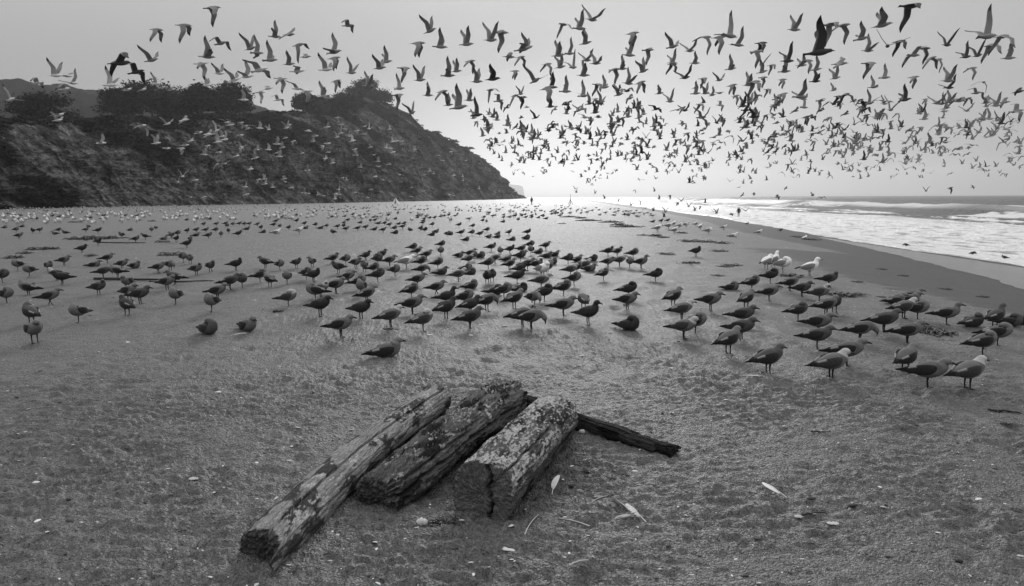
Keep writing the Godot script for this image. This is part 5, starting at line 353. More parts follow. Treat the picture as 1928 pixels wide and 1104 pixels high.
	[14.4, 2.8, -54.6, -27.0, 0.0, 1.0], [30.8, 7.5, -64.6, 5.0, 1.0, 1.0], [0.8, 6.1, -59.1, 32.0, 4.0, 0.0], [15.9, 6.8, -58.5, 1.0, 0.0, 1.0], [0.0, 4.6, -61.7, -4.0, 2.0, 0.0], [40.8, 7.3, -60.8, -17.0, 0.0, 0.0],
	[46.1, 5.5, -62.8, 39.0, 3.0, 0.0], [18.7, 4.5, -65.6, -24.0, 0.0, 0.0], [-0.7, 6.5, -59.5, -21.0, 2.0, 0.0], [32.4, 5.1, -58.3, -14.0, 1.0, 0.0], [1.9, 5.6, -59.1, -3.0, 0.0, 0.0], [19.4, 0.1, -63.5, 25.0, 0.0, 1.0],
	[21.6, -0.1, -65.9, -2.0, 4.0, 1.0], [-13.1, 3.7, -65.0, -3.0, 2.0, 2.0], [4.4, 8.1, -65.6, -44.0, 2.0, 0.0], [-9.4, 3.6, -56.7, -52.0, 2.0, 2.0], [-11.7, 8.2, -65.6, 1.0, 0.0, 2.0], [-16.4, 2.0, -63.9, 2.0, 0.0, 2.0],
	[11.3, 6.3, -62.1, -42.0, 2.0, 0.0], [42.8, 7.6, -65.8, 52.0, 4.0, 0.0], [-17.7, 6.4, -63.6, 6.0, 3.0, 2.0], [7.1, 7.6, -62.8, 35.0, 0.0, 0.0], [19.3, 5.0, -58.1, 3.0, 0.0, 1.0], [25.7, 5.1, -55.3, 17.0, 4.0, 0.0],
	[14.9, 4.8, -64.1, 46.0, 4.0, 1.0], [37.3, 5.1, -59.0, -6.0, 0.0, 0.0], [11.8, 6.6, -54.9, -29.0, 0.0, 1.0], [1.1, 4.7, -60.3, 18.0, 0.0, 0.0], [2.8, 6.1, -58.5, 5.0, 1.0, 0.0], [-16.2, 5.1, -59.1, 3.0, 2.0, 2.0],
	[28.8, 6.0, -60.0, -16.0, 1.0, 0.0], [-14.2, 7.5, -58.2, 1.0, 2.0, 2.0], [2.1, 5.9, -58.5, 4.0, 3.0, 1.0], [13.9, 6.0, -57.7, -6.0, 1.0, 0.0], [-16.3, 5.7, -60.4, -4.0, 2.0, 2.0], [24.5, 6.1, -62.6, -3.0, 3.0, 0.0],
	[42.7, 6.1, -57.4, -12.0, 4.0, 0.0], [9.8, 6.5, -66.2, -2.0, 0.0, 0.0], [38.6, 5.5, -62.2, -36.0, 1.0, 0.0], [5.5, 4.7, -56.0, -48.0, 0.0, 1.0], [4.4, 5.2, -57.5, -18.0, 4.0, 0.0], [24.0, 4.4, -58.0, 31.0, 0.0, 0.0],
	[20.9, 5.9, -55.6, -52.0, 0.0, 0.0], [33.5, 7.2, -57.1, -12.0, 2.0, 0.0], [-8.6, 5.9, -60.4, 26.0, 0.0, 2.0], [7.3, 6.4, -56.0, 4.0, 2.0, 0.0], [26.6, 7.1, -57.2, -47.0, 0.0, 0.0], [6.7, 8.1, -66.7, -9.0, 2.0, 0.0],
	[2.7, 7.0, -63.4, 39.0, 4.0, 1.0], [32.0, 7.1, -59.3, 34.0, 2.0, 0.0], [16.7, 4.5, -60.7, -21.0, 1.0, 0.0], [-14.1, 2.5, -67.6, 4.0, 2.0, 2.0], [23.8, 7.4, -59.9, -44.0, 0.0, 0.0], [24.8, 7.5, -61.5, -16.0, 3.0, 0.0],
	[-15.0, 4.7, -67.2, 1.0, 1.0, 2.0], [10.7, 6.1, -58.7, 25.0, 4.0, 0.0], [23.1, 6.7, -65.3, 2.0, 0.0, 0.0], [38.8, 6.1, -63.4, 28.0, 3.0, 1.0], [-17.3, 1.6, -65.8, -4.0, 0.0, 2.0], [17.3, 6.7, -67.8, -7.0, 1.0, 0.0],
	[16.0, 7.8, -66.9, 11.0, 1.0, 0.0], [38.5, 5.4, -68.8, 33.0, 3.0, 0.0], [16.0, 5.5, -57.1, -48.0, 1.0, 1.0], [29.7, 4.0, -60.6, -87.0, 1.0, 1.0], [16.9, 5.6, -59.5, -2.0, 4.0, 0.0], [26.5, 6.6, -68.0, 16.0, 1.0, 1.0],
	[43.5, 4.3, -62.1, 3.0, 1.0, 1.0], [3.0, 6.4, -61.2, -4.0, 4.0, 0.0], [16.4, 7.0, -58.5, 1.0, 2.0, 0.0], [5.0, 7.3, -65.6, 33.0, 4.0, 0.0], [27.0, 6.4, -69.1, -5.0, 2.0, 0.0], [28.3, 7.2, -62.1, 33.0, 1.0, 0.0],
	[32.5, 6.9, -63.6, -4.0, 0.0, 0.0], [9.2, 5.0, -68.0, -1.0, 4.0, 1.0], [10.8, 4.0, -58.4, 21.0, 0.0, 0.0], [18.4, 5.9, -60.3, 2.0, 4.0, 0.0], [20.4, 5.4, -59.8, -29.0, 4.0, 0.0], [7.7, 6.6, -61.0, -6.0, 3.0, 0.0],
	[8.3, 6.6, -66.0, -5.0, 1.0, 0.0], [23.2, 7.8, -65.7, -35.0, 4.0, 0.0], [12.2, 5.7, -63.0, -13.0, 2.0, 0.0], [29.7, 4.3, -67.2, 8.0, 0.0, 1.0], [2.5, 7.1, -59.7, 19.0, 4.0, 1.0], [35.2, 4.5, -60.6, 12.0, 0.0, 0.0],
	[3.4, 6.4, -66.4, -19.0, 2.0, 0.0], [23.4, 7.4, -64.9, -38.0, 4.0, 0.0], [17.0, 4.9, -63.0, 42.0, 4.0, 1.0], [25.3, 7.0, -67.9, -1.0, 3.0, 0.0], [20.9, 4.9, -59.4, -52.0, 3.0, 0.0], [46.3, 5.1, -63.0, -1.0, 2.0, 0.0],
	[9.8, 5.4, -69.7, -2.0, 4.0, 1.0], [35.9, 7.9, -67.5, -21.0, 1.0, 0.0], [10.7, 6.7, -65.8, -2.0, 2.0, 0.0], [38.5, 4.9, -65.2, 87.0, 0.0, 0.0], [0.8, 5.0, -63.7, -46.0, 1.0, 0.0], [31.4, 5.8, -61.6, 15.0, 0.0, 0.0],
	[9.1, 7.4, -67.4, 14.0, 2.0, 0.0], [-1.0, 5.4, -69.6, -5.0, 1.0, 0.0], [19.2, 4.5, -66.7, -26.0, 0.0, 0.0], [33.1, 6.6, -64.3, 36.0, 0.0, 0.0], [16.7, 4.7, -69.4, -31.0, 1.0, 0.0], [24.1, 6.8, -70.5, 13.0, 3.0, 1.0],
	[53.3, 6.4, -71.2, -27.0, 4.0, 0.0], [7.2, 5.1, -61.7, -21.0, 3.0, 0.0], [11.3, 7.6, -70.0, -14.0, 4.0, 0.0], [44.0, 5.6, -65.5, 17.0, 4.0, 1.0], [29.9, 7.1, -68.9, -6.0, 2.0, 0.0], [-1.8, 6.1, -69.6, 32.0, 0.0, 0.0],
	[19.7, 6.9, -66.6, -14.0, 3.0, 0.0], [13.8, 0.3, -60.2, 45.0, 0.0, 1.0], [22.4, 0.3, -64.2, 43.0, 1.0, 1.0], [28.1, 1.5, -61.0, 31.0, 4.0, 1.0], [5.7, 4.8, -64.0, -6.0, 2.0, 0.0], [26.8, 7.2, -60.8, -6.0, 3.0, 1.0],
	[38.2, 6.6, -62.4, -6.0, 3.0, 0.0], [46.5, 4.3, -66.8, 28.0, 3.0, 0.0], [24.6, 8.1, -69.8, 17.0, 2.0, 0.0], [9.1, 6.0, -72.6, -12.0, 0.0, 0.0], [-14.6, 6.2, -72.1, -41.0, 2.0, 2.0], [3.6, 5.5, -70.5, -41.0, 2.0, 0.0],
	[30.1, 6.1, -64.5, 2.0, 3.0, 0.0], [7.7, 3.5, -68.1, 31.0, 3.0, 1.0], [29.2, 5.0, -66.2, -36.0, 4.0, 0.0], [0.1, 6.1, -62.0, -35.0, 1.0, 0.0], [35.7, 6.0, -61.6, 1.0, 3.0, 0.0], [46.8, 5.2, -62.2, 18.0, 3.0, 1.0],
	[35.4, 4.9, -71.1, 65.0, 2.0, 0.0], [26.3, 5.9, -63.9, -38.0, 3.0, 1.0], [-26.1, 2.1, -66.5, 1.0, 3.0, 2.0], [41.0, 7.1, -70.7, 43.0, 1.0, 0.0], [51.3, 5.8, -68.6, -17.0, 1.0, 1.0], [-9.3, 4.1, -72.3, -23.0, 2.0, 2.0],
	[29.8, 5.8, -68.7, 27.0, 3.0, 1.0], [-1.2, 7.9, -67.2, -.0, 2.0, 0.0], [36.2, 6.1, -71.8, -23.0, 1.0, 0.0], [5.2, 6.9, -64.4, 7.0, 3.0, 0.0], [14.5, 5.3, -61.1, 23.0, 4.0, 0.0], [20.9, 6.4, -60.8, -37.0, 3.0, 0.0],
	[34.1, 4.5, -69.1, -52.0, 2.0, 0.0], [13.7, 4.0, -63.7, -14.0, 1.0, 0.0], [21.3, 5.2, -72.9, 19.0, 3.0, 0.0], [20.9, 5.4, -65.2, -33.0, 0.0, 0.0], [-12.5, 7.6, -71.5, -2.0, 2.0, 2.0], [6.7, 6.4, -68.6, 15.0, 4.0, 0.0],
	[3.6, 4.6, -64.3, 36.0, 0.0, 0.0], [35.2, 7.5, -71.9, -8.0, 2.0, 0.0], [15.0, 4.1, -65.5, 5.0, 4.0, 0.0], [24.5, 6.6, -70.7, -39.0, 0.0, 0.0], [50.7, 5.4, -68.4, 32.0, 4.0, 0.0], [39.4, 6.5, -63.8, -27.0, 4.0, 1.0],
	[41.3, 5.4, -68.8, 14.0, 0.0, 0.0], [37.1, 6.2, -63.1, 12.0, 3.0, 0.0], [30.3, 6.3, -62.2, -11.0, 4.0, 0.0], [3.2, 4.0, -67.1, 41.0, 1.0, 0.0], [30.8, 7.7, -74.4, 5.0, 3.0, 0.0], [6.1, 6.3, -64.9, -31.0, 1.0, 0.0],
	[17.8, 7.6, -71.8, -1.0, 2.0, 0.0], [21.7, 5.1, -64.0, -35.0, 1.0, 0.0], [47.6, 6.7, -74.3, 8.0, 3.0, 0.0], [0.2, 7.3, -69.1, 9.0, 1.0, 0.0], [8.9, 7.2, -72.6, -72.0, 2.0, 0.0], [-8.5, 4.4, -70.2, -3.0, 0.0, 2.0],
	[-11.9, 6.4, -64.6, 41.0, 0.0, 2.0], [34.6, 6.1, -70.5, -9.0, 1.0, 0.0], [33.4, 4.2, -76.2, -13.0, 0.0, 1.0], [43.5, 4.2, -63.9, 11.0, 0.0, 0.0], [-6.4, 5.1, -63.1, 3.0, 2.0, 2.0], [-9.8, 2.4, -74.8, -7.0, 2.0, 2.0],
	[35.5, 6.2, -72.2, 6.0, 1.0, 1.0], [42.8, 6.9, -68.5, -11.0, 3.0, 0.0], [37.8, 5.4, -64.9, -14.0, 3.0, 1.0], [16.3, 5.9, -67.0, -1.0, 0.0, 0.0], [23.6, 6.2, -73.1, 31.0, 3.0, 0.0], [-1.1, 6.5, -63.8, -55.0, 2.0, 1.0],
	[-11.2, 7.4, -69.6, 3.0, 3.0, 2.0], [37.4, 4.2, -68.7, -28.0, 0.0, 0.0], [12.0, 5.5, -64.8, 21.0, 4.0, 0.0], [2.8, 5.8, -64.6, 2.0, 1.0, 1.0], [18.9, 6.7, -70.3, 5.0, 2.0, 0.0], [29.3, 4.2, -70.7, 18.0, 0.0, 1.0],
	[-2.2, 6.6, -69.0, -4.0, 2.0, 0.0], [9.5, 4.9, -71.8, 2.0, 3.0, 0.0], [26.6, 4.0, -66.5, 64.0, 3.0, 0.0], [24.5, 7.1, -65.8, 28.0, 2.0, 0.0], [43.9, 6.2, -72.1, -17.0, 1.0, 0.0], [25.9, 5.6, -64.3, -7.0, 0.0, 0.0],
	[47.1, 5.1, -68.7, 3.0, 0.0, 0.0], [17.9, 4.2, -72.4, 36.0, 0.0, 0.0], [22.5, 4.0, -65.6, -69.0, 0.0, 0.0], [36.3, 4.5, -67.8, 32.0, 4.0, 0.0], [13.1, 5.1, -72.8, -38.0, 2.0, 1.0], [48.0, 4.5, -67.1, 5.0, 0.0, 0.0],
	[2.1, 6.1, -67.3, -27.0, 4.0, 1.0], [18.9, 5.0, -71.6, 18.0, 1.0, 1.0], [45.1, 4.8, -67.8, -71.0, 0.0, 0.0], [5.3, 5.2, -64.9, -3.0, 0.0, 0.0], [0.3, 6.3, -71.2, 3.0, 0.0, 0.0], [32.7, 4.5, -65.0, -68.0, 3.0, 0.0],
	[-18.9, 3.7, -77.3, 4.0, 0.0, 2.0], [12.3, 6.1, -67.7, 26.0, 2.0, 0.0], [33.5, 6.4, -65.0, -12.0, 2.0, 0.0], [1.0, 5.6, -73.7, 4.0, 1.0, 0.0], [26.9, 5.9, -70.9, -15.0, 3.0, 0.0], [31.9, 6.7, -67.4, -5.0, 0.0, 1.0],
	[31.5, 4.2, -68.8, -29.0, 2.0, 0.0], [0.4, 7.0, -72.9, 2.0, 4.0, 0.0], [36.5, 4.9, -67.1, 48.0, 3.0, 1.0], [22.8, 7.2, -67.9, 29.0, 3.0, 0.0], [9.2, 5.6, -69.8, 1.0, 4.0, 1.0], [14.7, 0.4, -73.7, 61.0, 4.0, 1.0],
	[17.3, 0.7, -65.7, 41.0, 0.0, 1.0], [20.8, 0.1, -76.3, -45.0, 0.0, 1.0], [22.0, 1.0, -76.5, -14.0, 0.0, 1.0], [32.8, 1.7, -73.4, -45.0, 1.0, 1.0], [40.7, 2.1, -66.1, 88.0, 0.0, 1.0], [53.8, 2.6, -78.6, -18.0, 2.0, 1.0],
	[15.7, -0.4, -69.2, 7.0, 0.0, 1.0], [11.2, 7.2, -70.2, -23.0, 3.0, 0.0], [27.6, 4.3, -65.9, 46.0, 3.0, 0.0], [20.5, 6.7, -74.1, 14.0, 4.0, 0.0], [34.1, 4.0, -66.3, -15.0, 2.0, 0.0], [36.5, 6.6, -71.2, 3.0, 0.0, 0.0],
	[7.3, 5.9, -79.2, -8.0, 1.0, 0.0], [19.1, 7.0, -78.8, 67.0, 1.0, 0.0], [9.0, 5.9, -71.3, -53.0, 2.0, 0.0], [47.8, 4.5, -69.1, -41.0, 1.0, 0.0], [39.1, 5.4, -79.4, 21.0, 0.0, 0.0], [18.7, 4.7, -78.8, -78.0, 4.0, 1.0],
	[32.7, 5.8, -67.5, -8.0, 0.0, 0.0], [5.2, 5.1, -69.7, 17.0, 0.0, 0.0], [5.8, 6.4, -69.6, -31.0, 3.0, 0.0], [22.5, 4.0, -79.1, -7.0, 3.0, 0.0], [25.2, 3.5, -71.3, -34.0, 1.0, 0.0], [37.1, 3.5, -71.8, -31.0, 0.0, 0.0],
	[-20.2, 4.1, -80.8, -7.0, 3.0, 2.0], [1.6, 6.3, -69.9, 25.0, 3.0, 1.0], [34.9, 4.2, -69.9, -.0, 4.0, 0.0], [55.2, 5.3, -75.1, 5.0, 0.0, 0.0], [51.6, 5.5, -80.8, -33.0, 0.0, 0.0], [8.8, 5.4, -70.0, 65.0, 2.0, 0.0],
	[31.0, 6.7, -80.1, 11.0, 4.0, 0.0], [24.7, 4.0, -68.5, 21.0, 0.0, 0.0], [-15.8, 1.7, -73.9, -3.0, 2.0, 2.0], [29.2, 4.8, -81.9, -3.0, 4.0, 1.0], [18.3, 3.7, -68.0, 38.0, 3.0, 1.0], [0.7, 4.8, -79.0, 71.0, 4.0, 0.0],
	[24.3, 4.2, -72.0, -1.0, 0.0, 1.0], [43.3, 5.8, -80.3, 1.0, 2.0, 0.0], [3.8, 7.2, -71.1, 5.0, 3.0, 0.0], [-14.0, 3.6, -73.6, -42.0, 2.0, 2.0], [50.1, 5.3, -68.1, -3.0, 3.0, 0.0], [29.0, 3.5, -76.8, -15.0, 1.0, 1.0],
	[19.0, 6.5, -69.5, -12.0, 0.0, 0.0], [30.8, 5.5, -79.5, 6.0, 2.0, 0.0], [32.1, 5.4, -70.0, 7.0, 0.0, 1.0], [49.5, 7.3, -78.5, 14.0, 3.0, 0.0], [18.0, 6.4, -74.8, -23.0, 0.0, 0.0], [41.9, 6.2, -69.5, 12.0, 0.0, 0.0],
	[30.9, 7.1, -83.4, 9.0, 0.0, 0.0], [-7.9, 6.2, -73.6, -28.0, 2.0, 2.0], [9.2, 4.8, -69.0, -5.0, 1.0, 0.0], [9.1, 3.8, -74.4, 15.0, 4.0, 1.0], [11.7, 7.7, -80.5, 9.0, 3.0, 0.0], [7.2, 6.0, -74.9, -3.0, 0.0, 0.0],
	[51.4, 4.7, -69.3, -4.0, 1.0, 0.0], [16.0, 5.4, -78.3, 2.0, 4.0, 0.0], [3.5, 6.9, -82.6, 18.0, 2.0, 0.0], [44.6, 4.7, -75.0, -5.0, 4.0, 0.0], [45.5, 6.5, -79.0, -36.0, 0.0, 0.0], [18.9, 5.3, -81.1, 7.0, 4.0, 1.0],
	[44.7, 5.3, -84.9, 24.0, 2.0, 0.0], [42.5, 6.9, -80.0, 38.0, 0.0, 1.0], [26.8, 3.5, -82.9, 56.0, 1.0, 1.0], [36.5, 4.3, -71.2, -4.0, 2.0, 0.0], [42.2, 3.9, -80.0, -1.0, 0.0, 0.0], [7.4, 3.8, -71.7, -12.0, 1.0, 0.0],
	[41.5, 4.4, -71.3, 83.0, 1.0, 1.0], [32.0, 6.7, -76.4, -7.0, 1.0, 0.0], [19.9, 6.4, -82.8, 45.0, 1.0, 0.0], [-7.2, 2.0, -78.2, 58.0, 2.0, 2.0], [-7.0, 1.9, -81.3, 16.0, 0.0, 2.0], [0.8, 6.6, -82.1, -16.0, 0.0, 0.0],
	[42.2, 4.0, -83.5, -28.0, 2.0, 0.0], [10.3, 6.9, -84.9, 3.0, 2.0, 1.0], [3.8, 4.8, -77.2, 35.0, 3.0, 0.0], [43.5, 6.4, -77.1, 32.0, 2.0, 0.0], [39.9, 5.3, -73.1, 12.0, 2.0, 1.0], [1.5, 4.7, -86.2, 24.0, 4.0, 0.0],
	[-6.6, 4.2, -77.4, 11.0, 2.0, 2.0], [11.8, 6.8, -80.9, -8.0, 1.0, 0.0], [13.1, 5.5, -73.9, -6.0, 2.0, 0.0], [-12.5, 1.8, -83.6, -33.0, 2.0, 2.0], [36.7, 4.6, -81.8, 4.0, 0.0, 1.0], [10.5, 1.5, -76.2, 6.0, 1.0, 1.0],
	[15.1, 0.6, -85.1, -54.0, 0.0, 1.0], [14.4, 1.2, -75.6, -58.0, 3.0, 1.0], [16.8, 0.0, -79.6, -35.0, 0.0, 1.0], [18.3, 1.0, -74.2, -31.0, 3.0, 1.0], [18.7, 1.2, -74.1, 33.0, 1.0, 1.0], [24.3, 0.4, -86.6, -17.0, 3.0, 1.0],
	[26.1, -0.3, -86.6, 55.0, 1.0, 1.0], [17.2, 1.4, -78.6, -21.0, 0.0, 1.0], [18.5, 1.8, -78.7, -3.0, 3.0, 1.0], [32.6, 2.6, -80.1, -7.0, 4.0, 1.0], [26.3, 1.9, -73.1, -24.0, 4.0, 1.0], [27.1, 1.8, -79.1, 6.0, 2.0, 1.0],
	[19.8, 6.8, -87.8, -5.0, 4.0, 0.0], [3.9, 5.8, -73.2, 4.0, 3.0, 0.0], [-7.1, 7.0, -79.9, 37.0, 3.0, 2.0], [41.0, 6.8, -81.6, -41.0, 3.0, 1.0], [23.5, 3.6, -87.6, -.0, 4.0, 0.0], [13.5, 5.1, -88.1, 41.0, 2.0, 0.0],
	[56.5, 4.6, -80.9, 4.0, 4.0, 1.0], [39.3, 6.5, -78.0, 0.0, 4.0, 0.0], [33.8, 5.8, -86.5, -.0, 1.0, 0.0], [39.7, 4.8, -75.8, -16.0, 3.0, 1.0], [36.7, 4.0, -77.8, 28.0, 3.0, 0.0], [52.3, 5.9, -86.9, 38.0, 0.0, 0.0],
	[25.3, 6.1, -85.3, 7.0, 1.0, 1.0], [13.0, 4.8, -91.5, -39.0, 2.0, 0.0], [-1.4, 6.1, -76.4, -9.0, 0.0, 1.0], [6.4, 5.9, -82.4, -2.0, 0.0, 0.0], [24.3, 3.9, -85.6, 1.0, 0.0, 0.0], [3.8, 5.2, -83.1, 9.0, 4.0, 0.0],
	[39.2, 4.3, -86.1, -3.0, 0.0, 0.0], [53.9, 4.3, -83.0, 12.0, 4.0, 0.0], [15.4, 6.2, -76.9, -48.0, 0.0, 1.0], [45.2, 5.7, -90.0, -73.0, 2.0, 0.0], [1.0, 6.0, -85.2, -6.0, 0.0, 0.0], [38.5, 4.2, -92.2, 48.0, 2.0, 0.0],
	[23.7, 5.0, -88.7, 0.0, 4.0, 0.0], [38.0, 5.9, -91.0, 26.0, 4.0, 0.0], [35.4, 6.0, -82.9, -11.0, 0.0, 0.0], [18.1, 7.1, -89.3, 16.0, 4.0, 0.0], [12.7, 4.6, -85.2, 7.0, 2.0, 0.0], [23.8, 5.1, -83.2, -2.0, 0.0, 0.0],
	[25.3, 5.2, -87.6, 66.0, 0.0, 0.0], [38.0, 4.5, -89.5, 8.0, 3.0, 0.0], [29.6, 5.7, -87.6, -59.0, 3.0, 0.0], [30.9, 3.5, -86.9, -14.0, 2.0, 0.0], [51.9, 5.7, -85.4, 37.0, 3.0, 0.0], [29.5, 3.3, -85.9, 4.0, 0.0, 0.0],
	[23.9, 6.9, -90.1, -7.0, 1.0, 0.0], [31.9, 5.3, -83.5, 11.0, 0.0, 0.0], [51.0, 4.9, -83.8, -46.0, 3.0, 0.0], [62.2, 5.7, -89.6, 35.0, 2.0, 0.0], [-5.8, 6.3, -86.1, 28.0, 2.0, 2.0], [53.6, 5.2, -83.9, -13.0, 1.0, 0.0],
	[30.5, 6.9, -91.9, 5.0, 3.0, 1.0], [50.5, 4.3, -81.4, 59.0, 1.0, 1.0], [15.5, 6.7, -90.5, 36.0, 3.0, 0.0], [1.2, 6.2, -78.8, 1.0, 2.0, 0.0], [46.0, 5.6, -89.7, 18.0, 0.0, 0.0], [29.0, 5.3, -86.5, -16.0, 2.0, 0.0],
	[21.5, 3.2, -80.3, 84.0, 2.0, 0.0], [20.4, 6.1, -87.0, 27.0, 3.0, 0.0], [20.2, 6.5, -90.2, -.0, 3.0, 0.0], [40.1, 4.4, -85.4, -31.0, 2.0, 1.0], [-10.0, 4.7, -86.6, -2.0, 0.0, 2.0], [-4.3, 2.8, -88.8, 1.0, 0.0, 2.0],
	[64.6, 4.5, -88.8, 8.0, 3.0, 0.0], [31.2, 5.5, -92.1, -42.0, 0.0, 0.0], [24.0, 4.8, -85.4, -1.0, 0.0, 0.0], [23.6, 4.0, -82.3, -8.0, 3.0, 0.0], [9.1, 4.8, -83.4, -23.0, 2.0, 0.0], [31.7, 4.6, -87.8, -9.0, 0.0, 0.0],
	[31.8, 2.9, -94.3, 23.0, 2.0, 1.0], [9.8, 3.5, -85.5, -41.0, 1.0, 0.0], [13.0, 4.9, -83.8, 5.0, 4.0, 0.0], [-12.4, 2.9, -83.5, -12.0, 2.0, 2.0], [14.1, 1.3, -88.6, 23.0, 3.0, 1.0], [25.7, 5.8, -90.9, 24.0, 4.0, 0.0],
	[63.6, 5.1, -84.7, -35.0, 4.0, 0.0], [11.5, 6.4, -97.1, -3.0, 1.0, 0.0], [74.9, 6.0, -99.4, -3.0, 2.0, 0.0], [23.4, 3.4, -86.5, -15.0, 2.0, 1.0], [19.4, 4.9, -97.3, -43.0, 0.0, 0.0], [13.2, 5.6, -96.5, 2.0, 1.0, 0.0],
	[25.1, 6.4, -99.6, -3.0, 3.0, 0.0], [33.1, 5.3, -87.5, 29.0, 2.0, 1.0], [48.9, 5.4, -97.9, -49.0, 1.0, 1.0], [39.0, 5.4, -95.0, 51.0, 3.0, 0.0], [11.0, 5.0, -87.2, -19.0, 3.0, 1.0], [44.3, 5.3, -100.6, -6.0, 1.0, 0.0],
	[0.3, 5.1, -104.1, 38.0, 0.0, 0.0], [73.9, 4.8, -100.9, -29.0, 3.0, 0.0], [5.4, 5.5, -104.7, -5.0, 1.0, 0.0], [19.2, 2.7, -105.1, 23.0, 3.0, 0.0], [-7.1, 4.1, -98.8, 16.0, 0.0, 2.0], [-7.7, 4.9, -106.3, -23.0, 0.0, 2.0],
	[32.1, 6.2, -100.2, -19.0, 1.0, 0.0], [19.0, 2.4, -89.7, 2.0, 0.0, 0.0], [75.2, 5.5, -106.6, -29.0, 2.0, 0.0], [19.7, 4.1, -92.3, 27.0, 1.0, 1.0], [27.9, 5.9, -100.7, 2.0, 3.0, 0.0], [10.8, 5.4, -94.3, 17.0, 0.0, 0.0],
	[55.3, 4.6, -97.1, 27.0, 4.0, 0.0], [74.9, 4.6, -106.1, -15.0, 0.0, 0.0], [73.5, 5.0, -101.8, 15.0, 0.0, 0.0], [13.6, 4.5, -104.2, 37.0, 2.0, 1.0], [68.1, 4.6, -112.0, -32.0, 1.0, 0.0], [9.0, 2.8, -95.4, 46.0, 1.0, 1.0],
	[9.2, 2.3, -95.7, -43.0, 0.0, 1.0], [57.6, 5.5, -101.1, 14.0, 4.0, 0.0], [33.8, 5.0, -100.6, 51.0, 1.0, 0.0], [13.8, 5.0, -104.8, -16.0, 2.0, 0.0], [10.2, 5.9, -113.5, 49.0, 4.0, 1.0], [43.1, 5.2, -103.4, -12.0, 2.0, 1.0],
	[64.5, 4.5, -106.7, 16.0, 0.0, 1.0], [12.2, 2.2, -98.6, 25.0, 0.0, 0.0], [62.7, 5.0, -107.2, -24.0, 1.0, 0.0], [33.4, 5.5, -122.0, -2.0, 2.0, 0.0], [16.4, 4.8, -115.8, -6.0, 0.0, 1.0], [65.4, 5.0, -116.4, -2.0, 3.0, 1.0],
	[21.0, 4.5, -111.5, 22.0, 4.0, 0.0], [3.5, 5.0, -110.7, 27.0, 2.0, 0.0], [13.0, 3.8, -109.3, 24.0, 3.0, 0.0], [14.9, 4.6, -119.7, -7.0, 4.0, 0.0], [23.4, 4.6, -119.9, 88.0, 4.0, 0.0], [45.9, 4.1, -129.0, -9.0, 2.0, 1.0],
]
const SECTIONS := [
	[-68.3, -70.0, -0.891, 0.453, 8.1, 11.7], [-79.5, -92.0, -0.921, 0.389, 10.2, 13.7], [-86.0, -112.0, -0.985, 0.175, 12.5, 15.9], [-86.9, -134.0, -0.999, -0.053, 15.5, 18.7], [-83.6, -158.0, -0.974, -0.225, 18.7, 21.8], [-75.4, -184.0, -0.941, -0.34, 22.3, 25.2],
	[-62.6, -216.0, -0.958, -0.286, 26.8, 29.5], [-53.9, -256.0, -0.976, -0.217, 32.6, 35.0], [-44.0, -300.0, -0.975, -0.222, 39.6, 41.6], [-32.0, -352.0, -0.978, -0.21, 49.9, 51.4], [-20.8, -408.0, -0.982, -0.19, 60.2, 61.2], [-10.7, -462.0, -0.986, -0.169, 41.8, 38.2],
	[-2.5, -515.0, -0.993, -0.118, 38.9, 37.2], [2.7, -575.0, -0.997, -0.081, 39.2, 38.6], [7.6, -640.0, -0.997, -0.072, 13.3, 15.4], [11.7, -700.0, -0.997, -0.072, 1.3, 20.0], [15.5, -750.0, -0.997, -0.079, 1.2, 12.0], [18.9, -790.0, -0.997, -0.083, 2.0, 4.0],
]
var HILLS := [
	{"called": "ridge_hill", "ridge": [Vector3(-872.7, 163.7, -900.0), Vector3(-749.1, 156.5, -900.0), Vector3(-666.9, 149.4, -900.0), Vector3(-611.9, 144.5, -900.0), Vector3(-563.7, 140.9, -900.0), Vector3(-529.1, 140.8, -900.0), Vector3(-487.2, 143.3, -900.0), Vector3(-439.1, 137.7, -900.0), Vector3(-391.0, 129.4, -900.0), Vector3(-342.8, 121.8, -900.0), Vector3(-301.5, 112.8, -900.0), Vector3(-274.0, 105.2, -900.0), Vector3(-225.8, 90.1, -900.0), Vector3(-170.5, 69.3, -900.0)], "toe": [Vector3(-420.0, 18.0, -250.0), Vector3(-110.0, 20.0, -520.0)], "back": 300.0, "rough": 22.0, "tone": 0.05},
	{"called": "far_headland", "ridge": [Vector3(-344.6, 148.6, -6000.0), Vector3(-273.6, 166.9, -6000.0), Vector3(-179.5, 152.5, -6000.0), Vector3(-85.3, 133.5, -6000.0), Vector3(-5.2, 114.5, -6000.0), Vector3(70.3, 104.9, -6000.0), Vector3(98.6, 90.8, -6000.0), Vector3(110.3, 44.1, -6000.0), Vector3(117.3, 1.9, -6000.0)], "toe": [Vector3(-390.0, -1.0, -5800.0), Vector3(117.0, -1.0, -5990.0)], "back": 120.0, "rough": 6.0, "tone": 0.12}]
